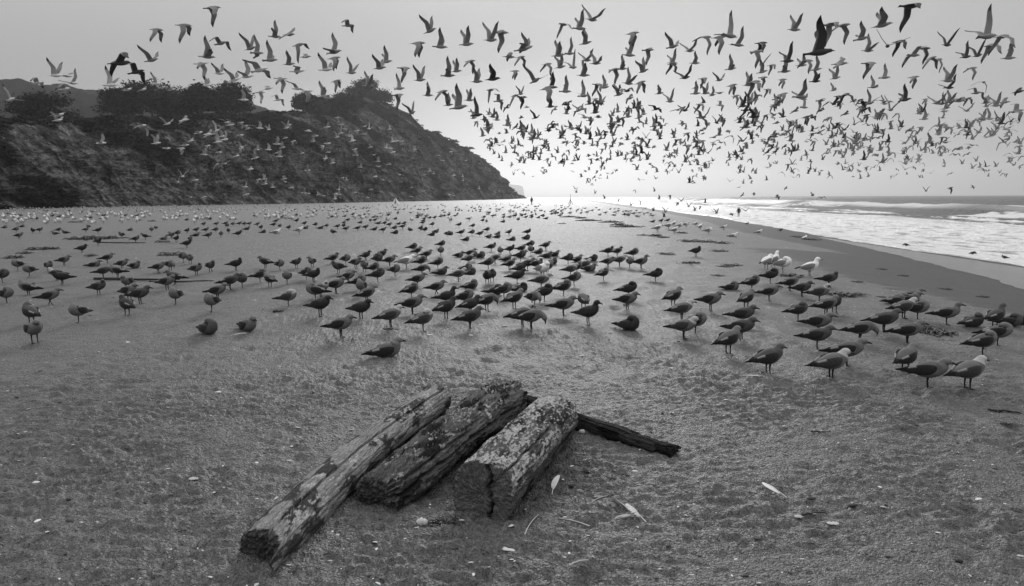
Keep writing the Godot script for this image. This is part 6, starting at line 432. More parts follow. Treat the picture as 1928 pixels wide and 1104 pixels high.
const TREES := [
	[-146.3, -215.0, 9.5, 14.5, "low dark cypress standing apart below the fogged ridge"], [-143.5, -251.0, 10.0, 11.5, "feathery cypress beside the broadest round crown"], [-137.7, -262.7, 13.0, 18.0, "broadest round-crowned cypress on the bluff"], [-126.0, -255.0, 9.0, 10.0, "low cypress filling the gap beside the broadest crown"], [-109.4, -242.0, 11.0, 11.5, "upright dense cypress between two others on the bluff"], [-102.8, -252.7, 11.2, 14.0, "spiky spreading cypress at the end of the bluff row"],
	[-93.5, -310.9, 8.2, 11.5, "small cypress first in the row on the high bluff"], [-105.9, -388.9, 9.0, 12.5, "thin ragged cypress in the row on the high bluff"], [-83.5, -343.2, 8.5, 14.0, "rounded cypress below the highest tree"], [-85.1, -398.6, 12.0, 16.0, "tallest layered cypress crowning the headland"], [-80.5, -414.0, 6.0, 15.0, "wind-bent low cypress on the seaward brow"],
]
const PERSON_A := Vector3(41.29, -2.0, -121.91)
const PERSON_B := Vector3(4.32, 0.0, -144.83)
const TRIPOD := Vector3(13.27, 0.0, -151.74)
const TENT := Vector3(-32.9, 0.0, -190.89)
const KELP := [
	[-16.0, -22.45, 0.6, 1.0, -7.0, "on the flat sand near the loafing gulls"], [-15.7, -22.67, 0.48, 0.0, -9.0, "on the flat sand near the loafing gulls"], [-15.34, -20.93, 0.42, 2.0, 16.0, "on the flat sand near the loafing gulls"], [-14.56, -19.42, 0.48, 1.0, -19.0, "on the flat sand near the loafing gulls"], [-18.2, -28.65, 0.96, 3.0, 9.0, "on the flat sand near the loafing gulls"], [-17.48, -28.98, 0.78, 3.0, -19.0, "on the flat sand near the loafing gulls"],
	[-13.63, -26.01, 0.48, 1.0, -3.0, "on the flat sand near the loafing gulls"], [-12.58, -19.85, 0.36, 2.0, -1.0, "on the flat sand near the loafing gulls"], [-10.33, -20.1, 0.6, 1.0, -4.0, "on the flat sand near the loafing gulls"], [-31.96, -48.97, 0.72, 1.0, 4.0, "on the flat sand near the loafing gulls"], [-27.17, -50.54, 0.6, 2.0, 1.0, "on the flat sand near the loafing gulls"], [4.87, -56.59, 0.81, 3.0, 9.0, "along the far tide line among the gulls"],
	[5.59, -53.63, 0.81, 0.0, -1.0, "along the far tide line among the gulls"], [5.46, -47.64, 0.88, 3.0, -4.0, "along the far tide line among the gulls"], [6.59, -44.51, 0.81, 3.0, 8.0, "along the far tide line among the gulls"], [6.44, -40.29, 0.81, 0.0, 7.0, "along the far tide line among the gulls"], [6.44, -37.44, 0.88, 3.0, -13.0, "along the far tide line among the gulls"], [3.17, -42.24, 0.4, 1.0, 6.0, "along the far tide line among the gulls"],
	[5.73, -29.22, 0.44, 2.0, -18.0, "along the far tide line among the gulls"], [6.21, -28.78, 0.53, 0.0, 9.0, "along the far tide line among the gulls"], [6.26, -27.65, 0.4, 1.0, 12.0, "along the far tide line among the gulls"], [8.06, -31.74, 0.53, 0.0, -3.0, "along the far tide line among the gulls"], [7.74, -24.63, 0.56, 2.0, 5.0, "on the dry berm beside the standing gulls"], [7.38, -25.29, 0.56, 1.0, -6.0, "on the dry berm beside the standing gulls"],
	[6.8, -25.39, 0.64, 1.0, -15.0, "on the dry berm beside the standing gulls"], [5.47, -16.43, 0.36, 1.0, -3.0, "on the dry berm beside the standing gulls"], [5.16, -16.18, 0.32, 2.0, -7.0, "on the dry berm beside the standing gulls"], [6.53, -20.9, 0.4, 1.0, -5.0, "on the dry berm beside the standing gulls"], [4.54, -16.86, 0.36, 1.0, 19.0, "on the dry berm beside the standing gulls"], [4.54, -19.54, 0.4, 1.0, -17.0, "on the dry berm beside the standing gulls"],
	[4.44, -14.32, 0.24, 2.0, -15.0, "on the dry berm beside the standing gulls"], [5.97, -14.14, 0.36, 1.0, 11.0, "on the dry berm beside the standing gulls"], [17.46, -40.91, 0.6, 3.0, -19.0, "on the damp packed sand"], [16.99, -38.01, 0.6, 3.0, -11.0, "on the damp packed sand"], [5.62, -11.41, 0.32, 1.0, 9.0, "on the dry berm beside the standing gulls"], [5.77, -11.3, 0.28, 0.0, 7.0, "on the dry berm beside the standing gulls"],
	[5.96, -11.39, 0.28, 2.0, -17.0, "on the dry berm beside the standing gulls"], [6.32, -11.27, 0.12, 1.0, -19.0, "on the damp packed sand"], [7.02, -13.43, 0.17, 1.0, 2.0, "on the damp packed sand"], [5.3, -8.42, 0.28, 0.0, 19.0, "on the dry berm beside the standing gulls"], [5.3, -8.15, 0.32, 1.0, 0.0, "on the dry berm beside the standing gulls"], [5.12, -7.76, 0.2, 2.0, 7.0, "on the dry berm beside the standing gulls"],
	[9.32, -15.78, 0.2, 1.0, 12.0, "on the damp packed sand"], [9.72, -17.42, 0.2, 1.0, -1.0, "on the damp packed sand"], [8.65, -13.18, 0.2, 1.0, -14.0, "on the damp packed sand"], [8.71, -12.19, 0.17, 1.0, 14.0, "on the damp packed sand"], [3.85, -5.09, 0.1, 2.0, 9.0, "on the dry berm beside the standing gulls"], [3.69, -4.79, 0.08, 2.0, -3.0, "on the dry berm beside the standing gulls"],
	[-0.37, -3.33, 0.16, 0.0, -11.0, "in the hollow before the driftwood logs"], [0.47, -4.05, 0.07, 2.0, -18.0, "beside the squared driftwood timber"],
]
const STICKS := [
	[-15.11, -25.8, 1.9, -2.0, 0.03, 0.03, "long thin dark stick lying beside the kelp mound"], [-7.87, -13.83, 1.9, -4.0, 0.028, 0.03, "long dark stick lying amid the gulls on flat sand"], [-6.82, -13.62, 1.3, 3.0, 0.02, 0.035, "thin stick continuing the line of the long stick"], [-3.52, -9.89, 0.16, -4.0, 0.016, 0.03, "short thick charred stick before a white-headed gull"], [-3.02, -5.52, 0.16, 2.0, 0.005, 0.05, "thin twig on the bare sand"], [-1.56, -8.4, 0.2, -3.0, 0.008, 0.03, "short dark stick beside the row of standing gulls"],
	[3.91, -5.1, 0.22, -25.0, 0.01, 0.025, "dark kelp stem lying at the beach corner"], [2.2, -4.56, 0.13, -15.0, 0.006, 0.04, "slim two-toned twig on bare sand"], [0.6, -3.93, 0.09, 3.0, 0.007, 0.05, "stub of twig with a pale knob"], [1.59, -3.32, 0.14, 8.0, 0.005, 0.03, "curled thin black weed stem beside the white feather"], [1.79, -10.29, 0.1, 0.0, 0.012, 0.03, "small dark chip of wood between two gulls"], [2.13, -6.11, 0.18, 0.0, 0.006, 0.3, "pale thin stick below the standing gulls"],
]
const FEATHERS := [
	[0.23, -3.69, 0.13, 75.0, 0.6, 35.0, 0.17, "white feather standing in the sand beside the squared timber", false], [1.53, -3.52, 0.19, 118.0, 0.62, 3.0, 0.13, "largest white feather lying flat on bare sand", false], [0.69, -3.25, 0.2, 118.0, 0.5, 3.0, 0.13, "torn grey and white feather with a bare pale quill", true], [0.64, -3.46, 0.13, 125.0, 0.05, 4.0, 0.12, "black feather lying against the torn feather", false], [0.54, -3.32, 0.11, 25.0, 0.5, 2.0, 0.13, "small pale feather beside the torn feather", false], [0.06, -3.14, 0.14, 65.0, 0.04, 22.0, 0.16, "dark feather stuck upright before the squared timber", true],
	[0.4, -3.27, 0.17, 165.0, 0.06, 3.0, 0.05, "thin curved quill with a dark fringe", true], [0.44, -3.52, 0.1, 8.0, 0.03, 25.0, 0.16, "short black feather standing near the torn feather", false], [0.47, -3.65, 0.07, -1.0, 0.45, 3.0, 0.12, "tiny pale feather beside the short black one", false], [0.26, -2.85, 0.09, 8.0, 0.12, 18.0, 0.22, "faded brown feather near the edge of the bare sand", false], [-3.47, -8.02, 0.2, 35.0, 0.6, 6.0, 0.12, "white feather beside two lying gulls", true], [2.37, -6.09, 0.16, 175.0, 0.5, 2.0, 0.1, "pale feather on the sand below a standing gull", false],
]
const PIECES := [
	[0.78, -4.04, 0.085, 0.1, 0.6, -62.0, "cuttlebone", "pale flat oblong fragment lying near the thin dark pole", "fragment"], [-0.48, -3.3, 0.06, 0.7, 0.5, 1.0, "pebble", "pale round pebble in the seaweed tangle", "pebble"], [0.51, -4.69, 0.045, 0.8, 0.5, 0.0, "pebble", "small pale pebble beside the thin dark pole", "pebble"], [0.36, -3.83, 0.05, 0.4, 0.03, 2.0, "wood_chip", "dark chip beside the white standing feather", "chip"], [1.67, -3.52, 0.05, 0.35, 0.025, 6.0, "wood_chip", "black chip beside the largest white feather", "chip"], [1.5, -3.3, 0.05, 0.2, 0.4, 2.0, "shell", "pale shell scrap beside the black weed stem", "shell"],
	[1.65, -3.23, 0.06, 0.15, 0.45, -4.0, "shell", "small narrow pale shell on bare sand", "shell"], [-1.93, -3.83, 0.06, 0.25, 0.45, 6.0, "shell", "pale oval shell on bare sand by the long split log", "shell"], [-2.68, -3.77, 0.05, 0.3, 0.6, 2.0, "shell", "small white shell on the dark sand", "shell"], [-2.88, -3.82, 0.04, 0.3, 0.6, 0.0, "shell", "small white shell on the dark sand", "shell"], [-2.61, -5.73, 0.05, 0.3, 0.6, 0.0, "shell", "white shell on open sand", "shell"], [-3.35, -4.44, 0.035, 0.4, 0.025, 0.0, "wood_chip", "black crumb of charred wood on bare sand", "chip"],
	[-2.52, -3.57, 0.035, 0.4, 0.03, 0.0, "wood_chip", "black crumb of charred wood on bare sand", "chip"], [-2.86, -4.85, 0.045, 0.4, 0.03, 0.0, "wood_chip", "black crumb of charred wood on bare sand", "chip"], [2.98, -3.92, 0.04, 0.4, 0.02, 0.0, "wood_chip", "black crumb of charred wood on bare sand", "chip"], [2.07, -2.88, 0.035, 0.4, 0.02, 0.0, "wood_chip", "black crumb of charred wood on bare sand", "chip"], [-1.03, -8.13, 0.07, 0.2, 0.6, 0.0, "shell", "white broken shell before the standing gulls", "shell"], [-0.52, -8.09, 0.07, 0.2, 0.6, 2.0, "shell", "white broken shell before the standing gulls", "shell"],
	[-0.1, -8.69, 0.06, 0.2, 0.55, -2.0, "shell", "white broken shell before the standing gulls", "shell"], [-0.42, -8.74, 0.07, 0.2, 0.5, 0.0, "shell", "white broken shell before the standing gulls", "shell"],
]

# ------------------------------------------------------------------ light and camera
func _ready():
	rng.seed = 20
	var cam := Camera3D.new()
	cam.name = "camera"
	add_child(cam)
	cam.position = Vector3(0, 1.7, 0)
	cam.rotation_degrees = Vector3(-8.2, 0, -0.25)
	cam.fov = 47.5
	cam.near = 0.05
	cam.far = 9000.0
	cam.current = true

	var env := Environment.new()
	env.background_mode = Environment.BG_SKY
	var sky := Sky.new()
	var pano := PanoramaSkyMaterial.new()
	pano.panorama = sky_image()
	sky.sky_material = pano
	env.sky = sky
	env.tonemap_mode = Environment.TONE_MAPPER_LINEAR
	env.tonemap_exposure = 1.0
	env.volumetric_fog_enabled = true          # thin sea fog that scatters forward, towards the eye
	env.volumetric_fog_density = 0.00019
	env.volumetric_fog_anisotropy = 0.62
	env.volumetric_fog_albedo = Color(1, 1, 1)
	env.sdfgi_enabled = true
	env.ssao_enabled = true
	env.ssil_enabled = true
	var we := WorldEnvironment.new()
	we.name = "environment"
	we.environment = env
	add_child(we)

	var sun := DirectionalLight3D.new()
	sun.name = "veiled_sun"
	sun.light_energy = 0.45
	sun.light_angular_distance = 18.0
	sun.light_color = Color(1, 1, 1)
	sun.shadow_enabled = true
	add_child(sun)
	sun.look_at_from_position(Vector3(3, 19, -50), Vector3.ZERO)   # behind the fog, ahead and high

	setup_noise()
	materials()
	build_beach()
	build_sea()
	build_bluff()
	build_mist()
	build_hills()
	build_trees()
	build_logs()
	build_gulls()
	build_flock()
	build_people()
	build_wrack()
	build_litter()

# Thin fog, lit from behind: even grey with one broad glow where the sun hides, low over the far beach.
func sky_image() -> ImageTexture:
	var w := 512
	var h := 256
	var im := Image.create(w, h, false, Image.FORMAT_RGBF)
	var no := FastNoiseLite.new()
	no.seed = 5
	no.frequency = 1.6
	no.fractal_octaves = 4
	for y in h:
		var el := 90.0 - (y + 0.5) / h * 180.0
		for x in w:
			var az := wrapf((x + 0.5) / w * 360.0, -180.0, 180.0)
			var e: float = max(el, 0.0)
			var d2 := pow((az - 6.0) / 17.0, 2.0) + pow((e - 1.5) / 11.0, 2.0)
			var core := pow((az - 6.0) / 10.0, 2.0) + pow(e / 5.0, 2.0)
			var l := 0.36 + 0.12 * exp(-0.5 * d2) + 0.5 * exp(-0.5 * core) + 1.15 * pow(sin(deg_to_rad(e)), 1.7)
			var dir := Vector3(sin(deg_to_rad(az)) * cos(deg_to_rad(el)), sin(deg_to_rad(el)) * 2.2, cos(deg_to_rad(az)) * cos(deg_to_rad(el)))
			l *= 1.0 + 0.05 * no.get_noise_3dv(dir)
			im.set_pixel(x, y, Color(l, l, l))
	return ImageTexture.create_from_image(im)

# ------------------------------------------------------------------ helpers
func setup_noise():
	for a in [[n_low, 11, 0.18, 3], [n_mid, 12, 1.3, 3], [n_fine, 13, 6.5, 2], [n_crumb, 16, 20.0, 2]]:
		a[0].seed = a[1]
		a[0].frequency = a[2]
		a[0].fractal_octaves = a[3]
	n_pit.seed = 14
	n_pit.noise_type = FastNoiseLite.TYPE_CELLULAR
	n_pit.frequency = 1.5
	n_pit.cellular_return_type = FastNoiseLite.RETURN_DISTANCE
	n_ridge.seed = 15
	n_ridge.frequency = 0.05
	n_ridge.fractal_type = FastNoiseLite.FRACTAL_RIDGED
	n_ridge.fractal_octaves = 4

func numbered(called: String) -> String:
	taken[called] = taken.get(called, -1) + 1
	return called if taken[called] == 0 else "%s_%03d" % [called, taken[called]]

func tag(o: Node, label := "", category := "", group := "", kind := ""):
	if label != "": o.set_meta("label", label)
	if category != "": o.set_meta("category", category)
	if group != "": o.set_meta("group", group)
	if kind != "": o.set_meta("kind", kind)
	return o

func put(called: String, mesh: Mesh, mat: Material, parent: Node = self) -> MeshInstance3D:
	var o := MeshInstance3D.new()
	o.name = numbered(called) if parent == self else called
	o.mesh = mesh
	if mat: o.material_override = mat
	parent.add_child(o, true)
	return o

func base_node(called: String, at: Vector3, turn := 0.0) -> Node3D:
	var o := Node3D.new()
	o.name = numbered(called)
	add_child(o)
	o.position = at
	o.rotation.y = turn
	return o

func grey(v: float) -> Color:
	return Color(v, v, v)

func mat(v: float, rough: float, vc := true) -> StandardMaterial3D:
	var m := StandardMaterial3D.new()
	m.albedo_color = grey(v).linear_to_srgb()
	m.roughness = rough
	m.vertex_color_use_as_albedo = vc
	m.metallic_specular = 0.4
	return m

# Collects triangles with shared corners, so that normals come out smooth.
class Shape:
	var v := PackedVector3Array()
	var c := PackedColorArray()
	var i := PackedInt32Array()
	func vert(p: Vector3, col: Color) -> int:
		v.append(p)
		c.append(col)
		return v.size() - 1
	func tri(a: int, b: int, d: int):
		i.append(a)
		i.append(b)
		i.append(d)
	# tube along points with half widths (sideways) and half heights; side is the axis that counts as sideways
	func loft(pts: Array, ws: Array, hs: Array, segs: int, colf: Callable, side := Vector3(0, 0, 1)):
		var n := pts.size()
		var first := v.size()
		for k in n:
			var t: Vector3 = (pts[min(k + 1, n - 1)] - pts[max(k - 1, 0)]).normalized()
			var s: Vector3 = (side - t * t.dot(side))
			s = s.normalized() if s.length() > 0.01 else Vector3(1, 0, 0)
			var u := s.cross(t)
			for j in segs:
				var a := TAU * j / segs
				var p: Vector3 = pts[k] + s * (cos(a) * ws[k]) + u * (sin(a) * hs[k])
				vert(p, colf.call(k / float(n - 1), a, p))
		for k in n - 1:
			for j in segs:
				var j2 := (j + 1) % segs
				var a := first + k * segs + j
				var b := first + k * segs + j2
				tri(a, a + segs, b)
				tri(b, a + segs, b + segs)
		for e in [0, n - 1]:
			var m := vert(pts[e], colf.call(e / float(n - 1), 0.0, pts[e]))
			for j in segs:
				var a: int = first + e * segs + j
				var b: int = first + e * segs + (j + 1) % segs
				if e == 0: tri(m, a, b)
				else: tri(m, b, a)
	func mesh() -> ArrayMesh:
		var nn := PackedVector3Array()
		nn.resize(v.size())
		for k in range(0, i.size(), 3):
			var f := (v[i[k + 2]] - v[i[k]]).cross(v[i[k + 1]] - v[i[k]])
			nn[i[k]] += f
			nn[i[k + 1]] += f
			nn[i[k + 2]] += f
		for k in nn.size(): nn[k] = nn[k].normalized() if nn[k].length_squared() > 0.0 else Vector3.UP
		var ar := []
		ar.resize(Mesh.ARRAY_MAX)
		ar[Mesh.ARRAY_VERTEX] = v
		ar[Mesh.ARRAY_NORMAL] = nn
		ar[Mesh.ARRAY_COLOR] = c
		ar[Mesh.ARRAY_INDEX] = i
		var m := ArrayMesh.new()
		m.add_surface_from_arrays(Mesh.PRIMITIVE_TRIANGLES, ar)
		return m

# a sheet of nx by ny points, rows one after the other
func sheet(nx: int, ny: int, pts: PackedVector3Array, cols: PackedColorArray, flip := false) -> ArrayMesh:
	var nn := PackedVector3Array()
	nn.resize(nx * ny)
	for y in ny:
		for x in nx:
			var a := pts[y * nx + min(x + 1, nx - 1)] - pts[y * nx + max(x - 1, 0)]
			var b := pts[min(y + 1, ny - 1) * nx + x] - pts[max(y - 1, 0) * nx + x]
			var n := a.cross(b).normalized()
			nn[y * nx + x] = -n if flip else n
	var ix := PackedInt32Array()
	ix.resize((nx - 1) * (ny - 1) * 6)
	var k := 0
	for y in ny - 1:
		for x in nx - 1:
			var q := y * nx + x
			var s := [q, q + 1, q + nx, q + 1, q + nx + 1, q + nx] if flip else [q, q + nx, q + 1, q + 1, q + nx, q + nx + 1]
			for e in 6: ix[k + e] = s[e]
			k += 6
	var ar := []
	ar.resize(Mesh.ARRAY_MAX)
	ar[Mesh.ARRAY_VERTEX] = pts
	ar[Mesh.ARRAY_NORMAL] = nn
	ar[Mesh.ARRAY_COLOR] = cols
	ar[Mesh.ARRAY_INDEX] = ix
	var m := ArrayMesh.new()
	m.add_surface_from_arrays(Mesh.PRIMITIVE_TRIANGLES, ar)
	return m

func smooth_path(pts: Array, per: int) -> Array:
	var out := []
	var n := pts.size()
	for k in n - 1:
		for j in per:
			var t := j / float(per)
			var a = pts[max(k - 1, 0)]
			var d = pts[min(k + 2, n - 1)]
			if pts[k] is Vector3: out.append(pts[k].cubic_interpolate(pts[k + 1], a, d, t))
			else: out.append(cubic_interpolate(pts[k], pts[k + 1], a, d, t))
	out.append(pts[n - 1])
	return out

func tone_image(size: int, freqs: Array, weights: Array, lo: float, hi: float, seed_at: int, contrast := 1.0) -> Image:
	var n := size * size
	var sum := PackedFloat32Array()
	sum.resize(n)
	for k in freqs.size():
		var no := FastNoiseLite.new()
		no.seed = seed_at + k
		no.frequency = freqs[k]
		no.fractal_octaves = 2
		no.noise_type = FastNoiseLite.TYPE_SIMPLEX_SMOOTH
		var d := no.get_seamless_image(size, size).get_data()
		for q in n: sum[q] += (d[q] / 255.0 - 0.5) * weights[k]
	var b := PackedByteArray()
	b.resize(n)
	for q in n:
		b[q] = int(clamp(lerp(lo, hi, clamp(0.5 + sum[q] * contrast, 0.0, 1.0)), 0.0, 1.0) * 255.0)
	return Image.create_from_data(size, size, false, Image.FORMAT_L8, b)

func materials():
	# sand: grains, shell bits and dark specks; relief of crumbs and small wind ripples
	var sand := mat(1.0, 0.54)
	sand.metallic_specular = 0.9
	sand.rim_enabled = true          # dry grains glance light at a low eye
	sand.rim = 0.12
	sand.rim_tint = 0.0
	var grain := tone_image(1024, [0.3, 0.085, 0.03], [0.4, 0.9, 0.6], 0.4, 1.0, 31, 2.4)
	sand.albedo_texture = ImageTexture.create_from_image(grain)
	sand.uv1_triplanar = true
	sand.uv1_world_triplanar = true
	sand.uv1_scale = Vector3(0.71, 0.71, 0.71)
	sand.heightmap_enabled = true
	var crumbs := tone_image(1024, [0.2, 0.075, 0.032], [0.35, 0.8, 0.7], 0.0, 1.0, 41, 0.9)
	sand.heightmap_texture = ImageTexture.create_from_image(crumbs)
	sand.heightmap_scale = 2.6
	sand.detail_enabled = true
	sand.detail_blend_mode = BaseMaterial3D.BLEND_MODE_MUL
	sand.detail_uv_layer = BaseMaterial3D.DETAIL_UV_2
	sand.uv2_triplanar = true
	sand.uv2_world_triplanar = true
	sand.uv2_scale = Vector3(0.083, 0.083, 0.083)
	sand.detail_albedo = ImageTexture.create_from_image(tone_image(1024, [0.24, 0.08, 0.012], [1.0, 0.7, 0.3], 0.5, 1.0, 51, 1.7))
	M.sand = sand
	var packed: StandardMaterial3D = sand.duplicate()      # damp sand: no loose grains
	packed.roughness = 0.6
	packed.rim_enabled = false
	packed.metallic_specular = 0.5
	packed.heightmap_scale = 0.4
	M.packed = packed

	M.film = mat(0.05, 0.2, false)
	M.film.metallic_specular = 0.3
	var water := mat(1.0, 0.3)
	water.metallic_specular = 0.35
	water.uv1_triplanar = true
	water.uv1_world_triplanar = true
	water.uv1_scale = Vector3(0.11, 0.11, 0.11)
	water.heightmap_enabled = true
	water.heightmap_texture = ImageTexture.create_from_image(tone_image(512, [0.015, 0.04, 0.12], [0.9, 0.6, 0.3], 0.0, 1.0, 81, 1.0))
	water.heightmap_scale = 40.0
	M.water = water
	M.rock = mat(1.0, 0.95)
	M.rock.uv1_triplanar = true
	M.rock.uv1_world_triplanar = true
	M.rock.uv1_scale = Vector3(0.035, 0.05, 0.035)
	M.rock.albedo_texture = ImageTexture.create_from_image(tone_image(512, [0.014, 0.045, 0.13], [0.7, 0.8, 0.5], 0.2, 1.0, 91, 1.8))
	M.rock.heightmap_enabled = true
	M.rock.heightmap_texture = ImageTexture.create_from_image(tone_image(512, [0.03, 0.09, 0.25], [0.9, 0.6, 0.3], 0.0, 1.0, 95, 1.0))
	M.rock.heightmap_scale = 160.0
	M.rock.metallic_specular = 0.2
	M.leaf = mat(1.0, 0.85)
	M.leaf.metallic_specular = 0.25
	M.bark = mat(0.05, 0.9, false)
	M.plume = mat(1.0, 0.75)
	M.plume.metallic_specular = 0.3
	M.plume.rim_enabled = true
	M.plume.rim = 0.15
	# driftwood: long grain along the log's own z axis
	var wood := mat(1.0, 0.82)
	wood.uv1_triplanar = true
	wood.uv1_scale = Vector3(3.2, 3.2, 0.55)
	wood.albedo_texture = ImageTexture.create_from_image(tone_image(1024, [0.02, 0.06, 0.2], [0.5, 0.6, 0.5], 0.58, 1.0, 61, 1.6))
	wood.heightmap_enabled = true
	wood.heightmap_texture = ImageTexture.create_from_image(tone_image(1024, [0.03, 0.09, 0.25], [0.6, 0.6, 0.4], 0.0, 1.0, 71, 1.2))
	wood.heightmap_scale = 2.2
	wood.metallic_specular = 0.3
	M.wood = wood
	M.kelp = mat(1.0, 0.5)
	M.bit = mat(1.0, 0.7)
	M.cloth = mat(1.0, 0.9)

# ------------------------------------------------------------------ the beach
func shore_u(x: float, z: float) -> float:
	return x + 0.08 * z

func beach_plain(x: float, z: float) -> float:
	var u := shore_u(x, z)
	var y := 0.0
	if u > 4.0:
		var t := u - 4.0
		y = -0.1 * (t * t / 8.0 if t < 4.0 else t - 2.0)
	return max(y, -5.0)

# how far up the beach the sand is damp and packed (0 dry, 1 damp)
func damp(x: float, z: float) -> float:
	var u := shore_u(x, z)
	var d := -z
	var edge: float = 5.9 + 0.9 * smoothstep(14.0, 8.0, d) + 0.35 * n_low.get_noise_2d(x * 2.0, z * 2.0)
	if d > 22.0: edge += 4.6 * smoothstep(22.5, 25.5, d)
	if d > 30.0: edge += 5.0 * smoothstep(34.0, 90.0, d)
	return smoothstep(edge - 0.3, edge + 0.9, u + 0.5 * n_mid.get_noise_2d(x, z))

func ground(x: float, z: float) -> float:
	var y := beach_plain(x, z)
	var wet := damp(x, z)
	var far := smoothstep(60.0, 12.0, Vector2(x, z).length())
	y += 0.03 * n_low.get_noise_2d(x, z) * (1.0 - 0.7 * wet)
	if far > 0.0:
		var rough := (1.0 - 0.85 * wet) * far
		y += 0.026 * n_mid.get_noise_2d(x, z) * rough
		var near := smoothstep(14.0, 6.0, Vector2(x, z).length())
		if near > 0.0:      # wind-combed wrinkles and crumbs
			var wx := x + 0.05 * n_mid.get_noise_2d(x * 1.7 + 9.0, z * 1.7)
			var comb := clampf(0.85 + 0.9 * n_low.get_noise_2d(x * 2.6 + 70.0, z * 2.6) + 0.4 * n_mid.get_noise_2d(x * 0.9 + 33.0, z * 0.9), 0.4, 1.35)
			y += near * rough * comb * (0.022 * n_fine.get_noise_2d(wx * 0.75 + z * 0.4, z * 1.5) + 0.016 * n_crumb.get_noise_2d(wx + z * 0.3, z * 1.7))
		var pit := n_pit.get_noise_2d(x, z) + 1.0       # distance to the nearest old footprint
		var deep := smoothstep(-0.05, 0.3, n_low.get_noise_2d(x * 3.0 + 40.0, z * 3.0))
		y += rough * deep * (-0.05 * smoothstep(0.34, 0.06, pit) + 0.01 * smoothstep(0.22, 0.36, pit) * smoothstep(0.55, 0.38, pit))
	# wind scour between and in front of the driftwood
	var q := Vector2((x + 0.25) / 1.15, (z + 4.0) / 0.95).length()
	y -= 0.065 * smoothstep(1.05, 0.3, q)
	return y

func steps(fine: float, from: float, reach: float, grow: float) -> Array:
	var out := []
	var s := fine
	var p := from
	while p < reach:
		s *= grow
		p += s
		out.append(p)
	return out

func build_beach():
	var xs := []
	var side := steps(0.017, 2.5, 190.0, 1.03)
	for k in range(side.size() - 1, -1, -1): xs.append(-side[k])
	var x := -2.5
	while x <= 2.5:
		xs.append(x)
		x += 0.017
	for s in side: if s < 95.0: xs.append(s)
	var zs := []
	for k in 26: zs.append(6.0 - k * 0.3)
	var z := -1.8
	while z > -2.5:
		zs.append(z)
		z -= 0.05
	while z > -5.4:
		zs.append(z)
		z -= 0.016
	for s in steps(0.016, 5.4, 2600.0, 1.02): zs.append(-s)
	var nx := xs.size()
	var ny := zs.size()
	var pts := PackedVector3Array()
	pts.resize(nx * ny)
	var cols := PackedColorArray()
	cols.resize(nx * ny)
	for j in ny:
		for i in nx:
			var px: float = xs[i]
			var pz: float = zs[j]
			if pz < -30.0: px += -0.08 * pz * smoothstep(30.0, 90.0, -pz) * smoothstep(-20.0, 10.0, px)
			var w := damp(px, pz)
			pts[j * nx + i] = Vector3(px, ground(px, pz), pz)
			var g := lerpf(0.155, 0.08, w) * (1.0 + 0.1 * n_low.get_noise_2d(px * 1.4, pz * 1.4))
			cols[j * nx + i] = Color(g, g, g, 1.0 - 0.5 * w)
	var whole := sheet(nx, ny, pts, cols)
	var ar := whole.surface_get_arrays(0)
	var ix: PackedInt32Array = ar[Mesh.ARRAY_INDEX]
	var parts := [PackedInt32Array(), PackedInt32Array()]
	for k in range(0, ix.size(), 3):
		var p := pts[ix[k]]
		var w := 0
		if p.x > 4.0 and cols[ix[k]].a < 0.75: w = 1
		parts[w].append(ix[k])
		parts[w].append(ix[k + 1])
		parts[w].append(ix[k + 2])
	var two := ArrayMesh.new()
	for w in 2:
		ar[Mesh.ARRAY_INDEX] = parts[w]
		two.add_surface_from_arrays(Mesh.PRIMITIVE_TRIANGLES, ar)
		two.surface_set_material(w, M.packed if w == 1 else M.sand)
	tag(put("beach", two, null), "", "", "", "structure")

	# the sheet of backwash left on the packed sand
	var fp := PackedVector3Array()
	var fc := PackedColorArray()
	var n := 70
	for j in n:
		var t := j / float(n - 1)
		var d: float = lerp(13.0, 47.0, t)
		var lo: float = lerp(9.6, 17.6, pow(t, 0.75)) + 0.3 * n_low.get_noise_1d(d * 3.0)
		var hi: float = lerp(19.6, 18.2, t) + 0.5 * n_low.get_noise_1d(d * 2.0 + 90.0)
		for i in 24:
			var u: float = lerp(lo, hi, i / 23.0)
			var wx := u + 0.08 * d
			fp.append(Vector3(wx, beach_plain(wx, -d) + 0.03 * n_low.get_noise_2d(wx, -d) * 0.3 + 0.008, -d))
			fc.append(grey(1))
	tag(put("water_film", sheet(24, n, fp, fc), M.film), "", "", "", "structure")

# ------------------------------------------------------------------ the sea
func wash_edge(d: float) -> float:
	return 20.4 + 7.5 * smoothstep(60.0, 118.0, d) + 1.1 * sin(d * 0.11) + 0.8 * n_low.get_noise_1d(d * 1.7)

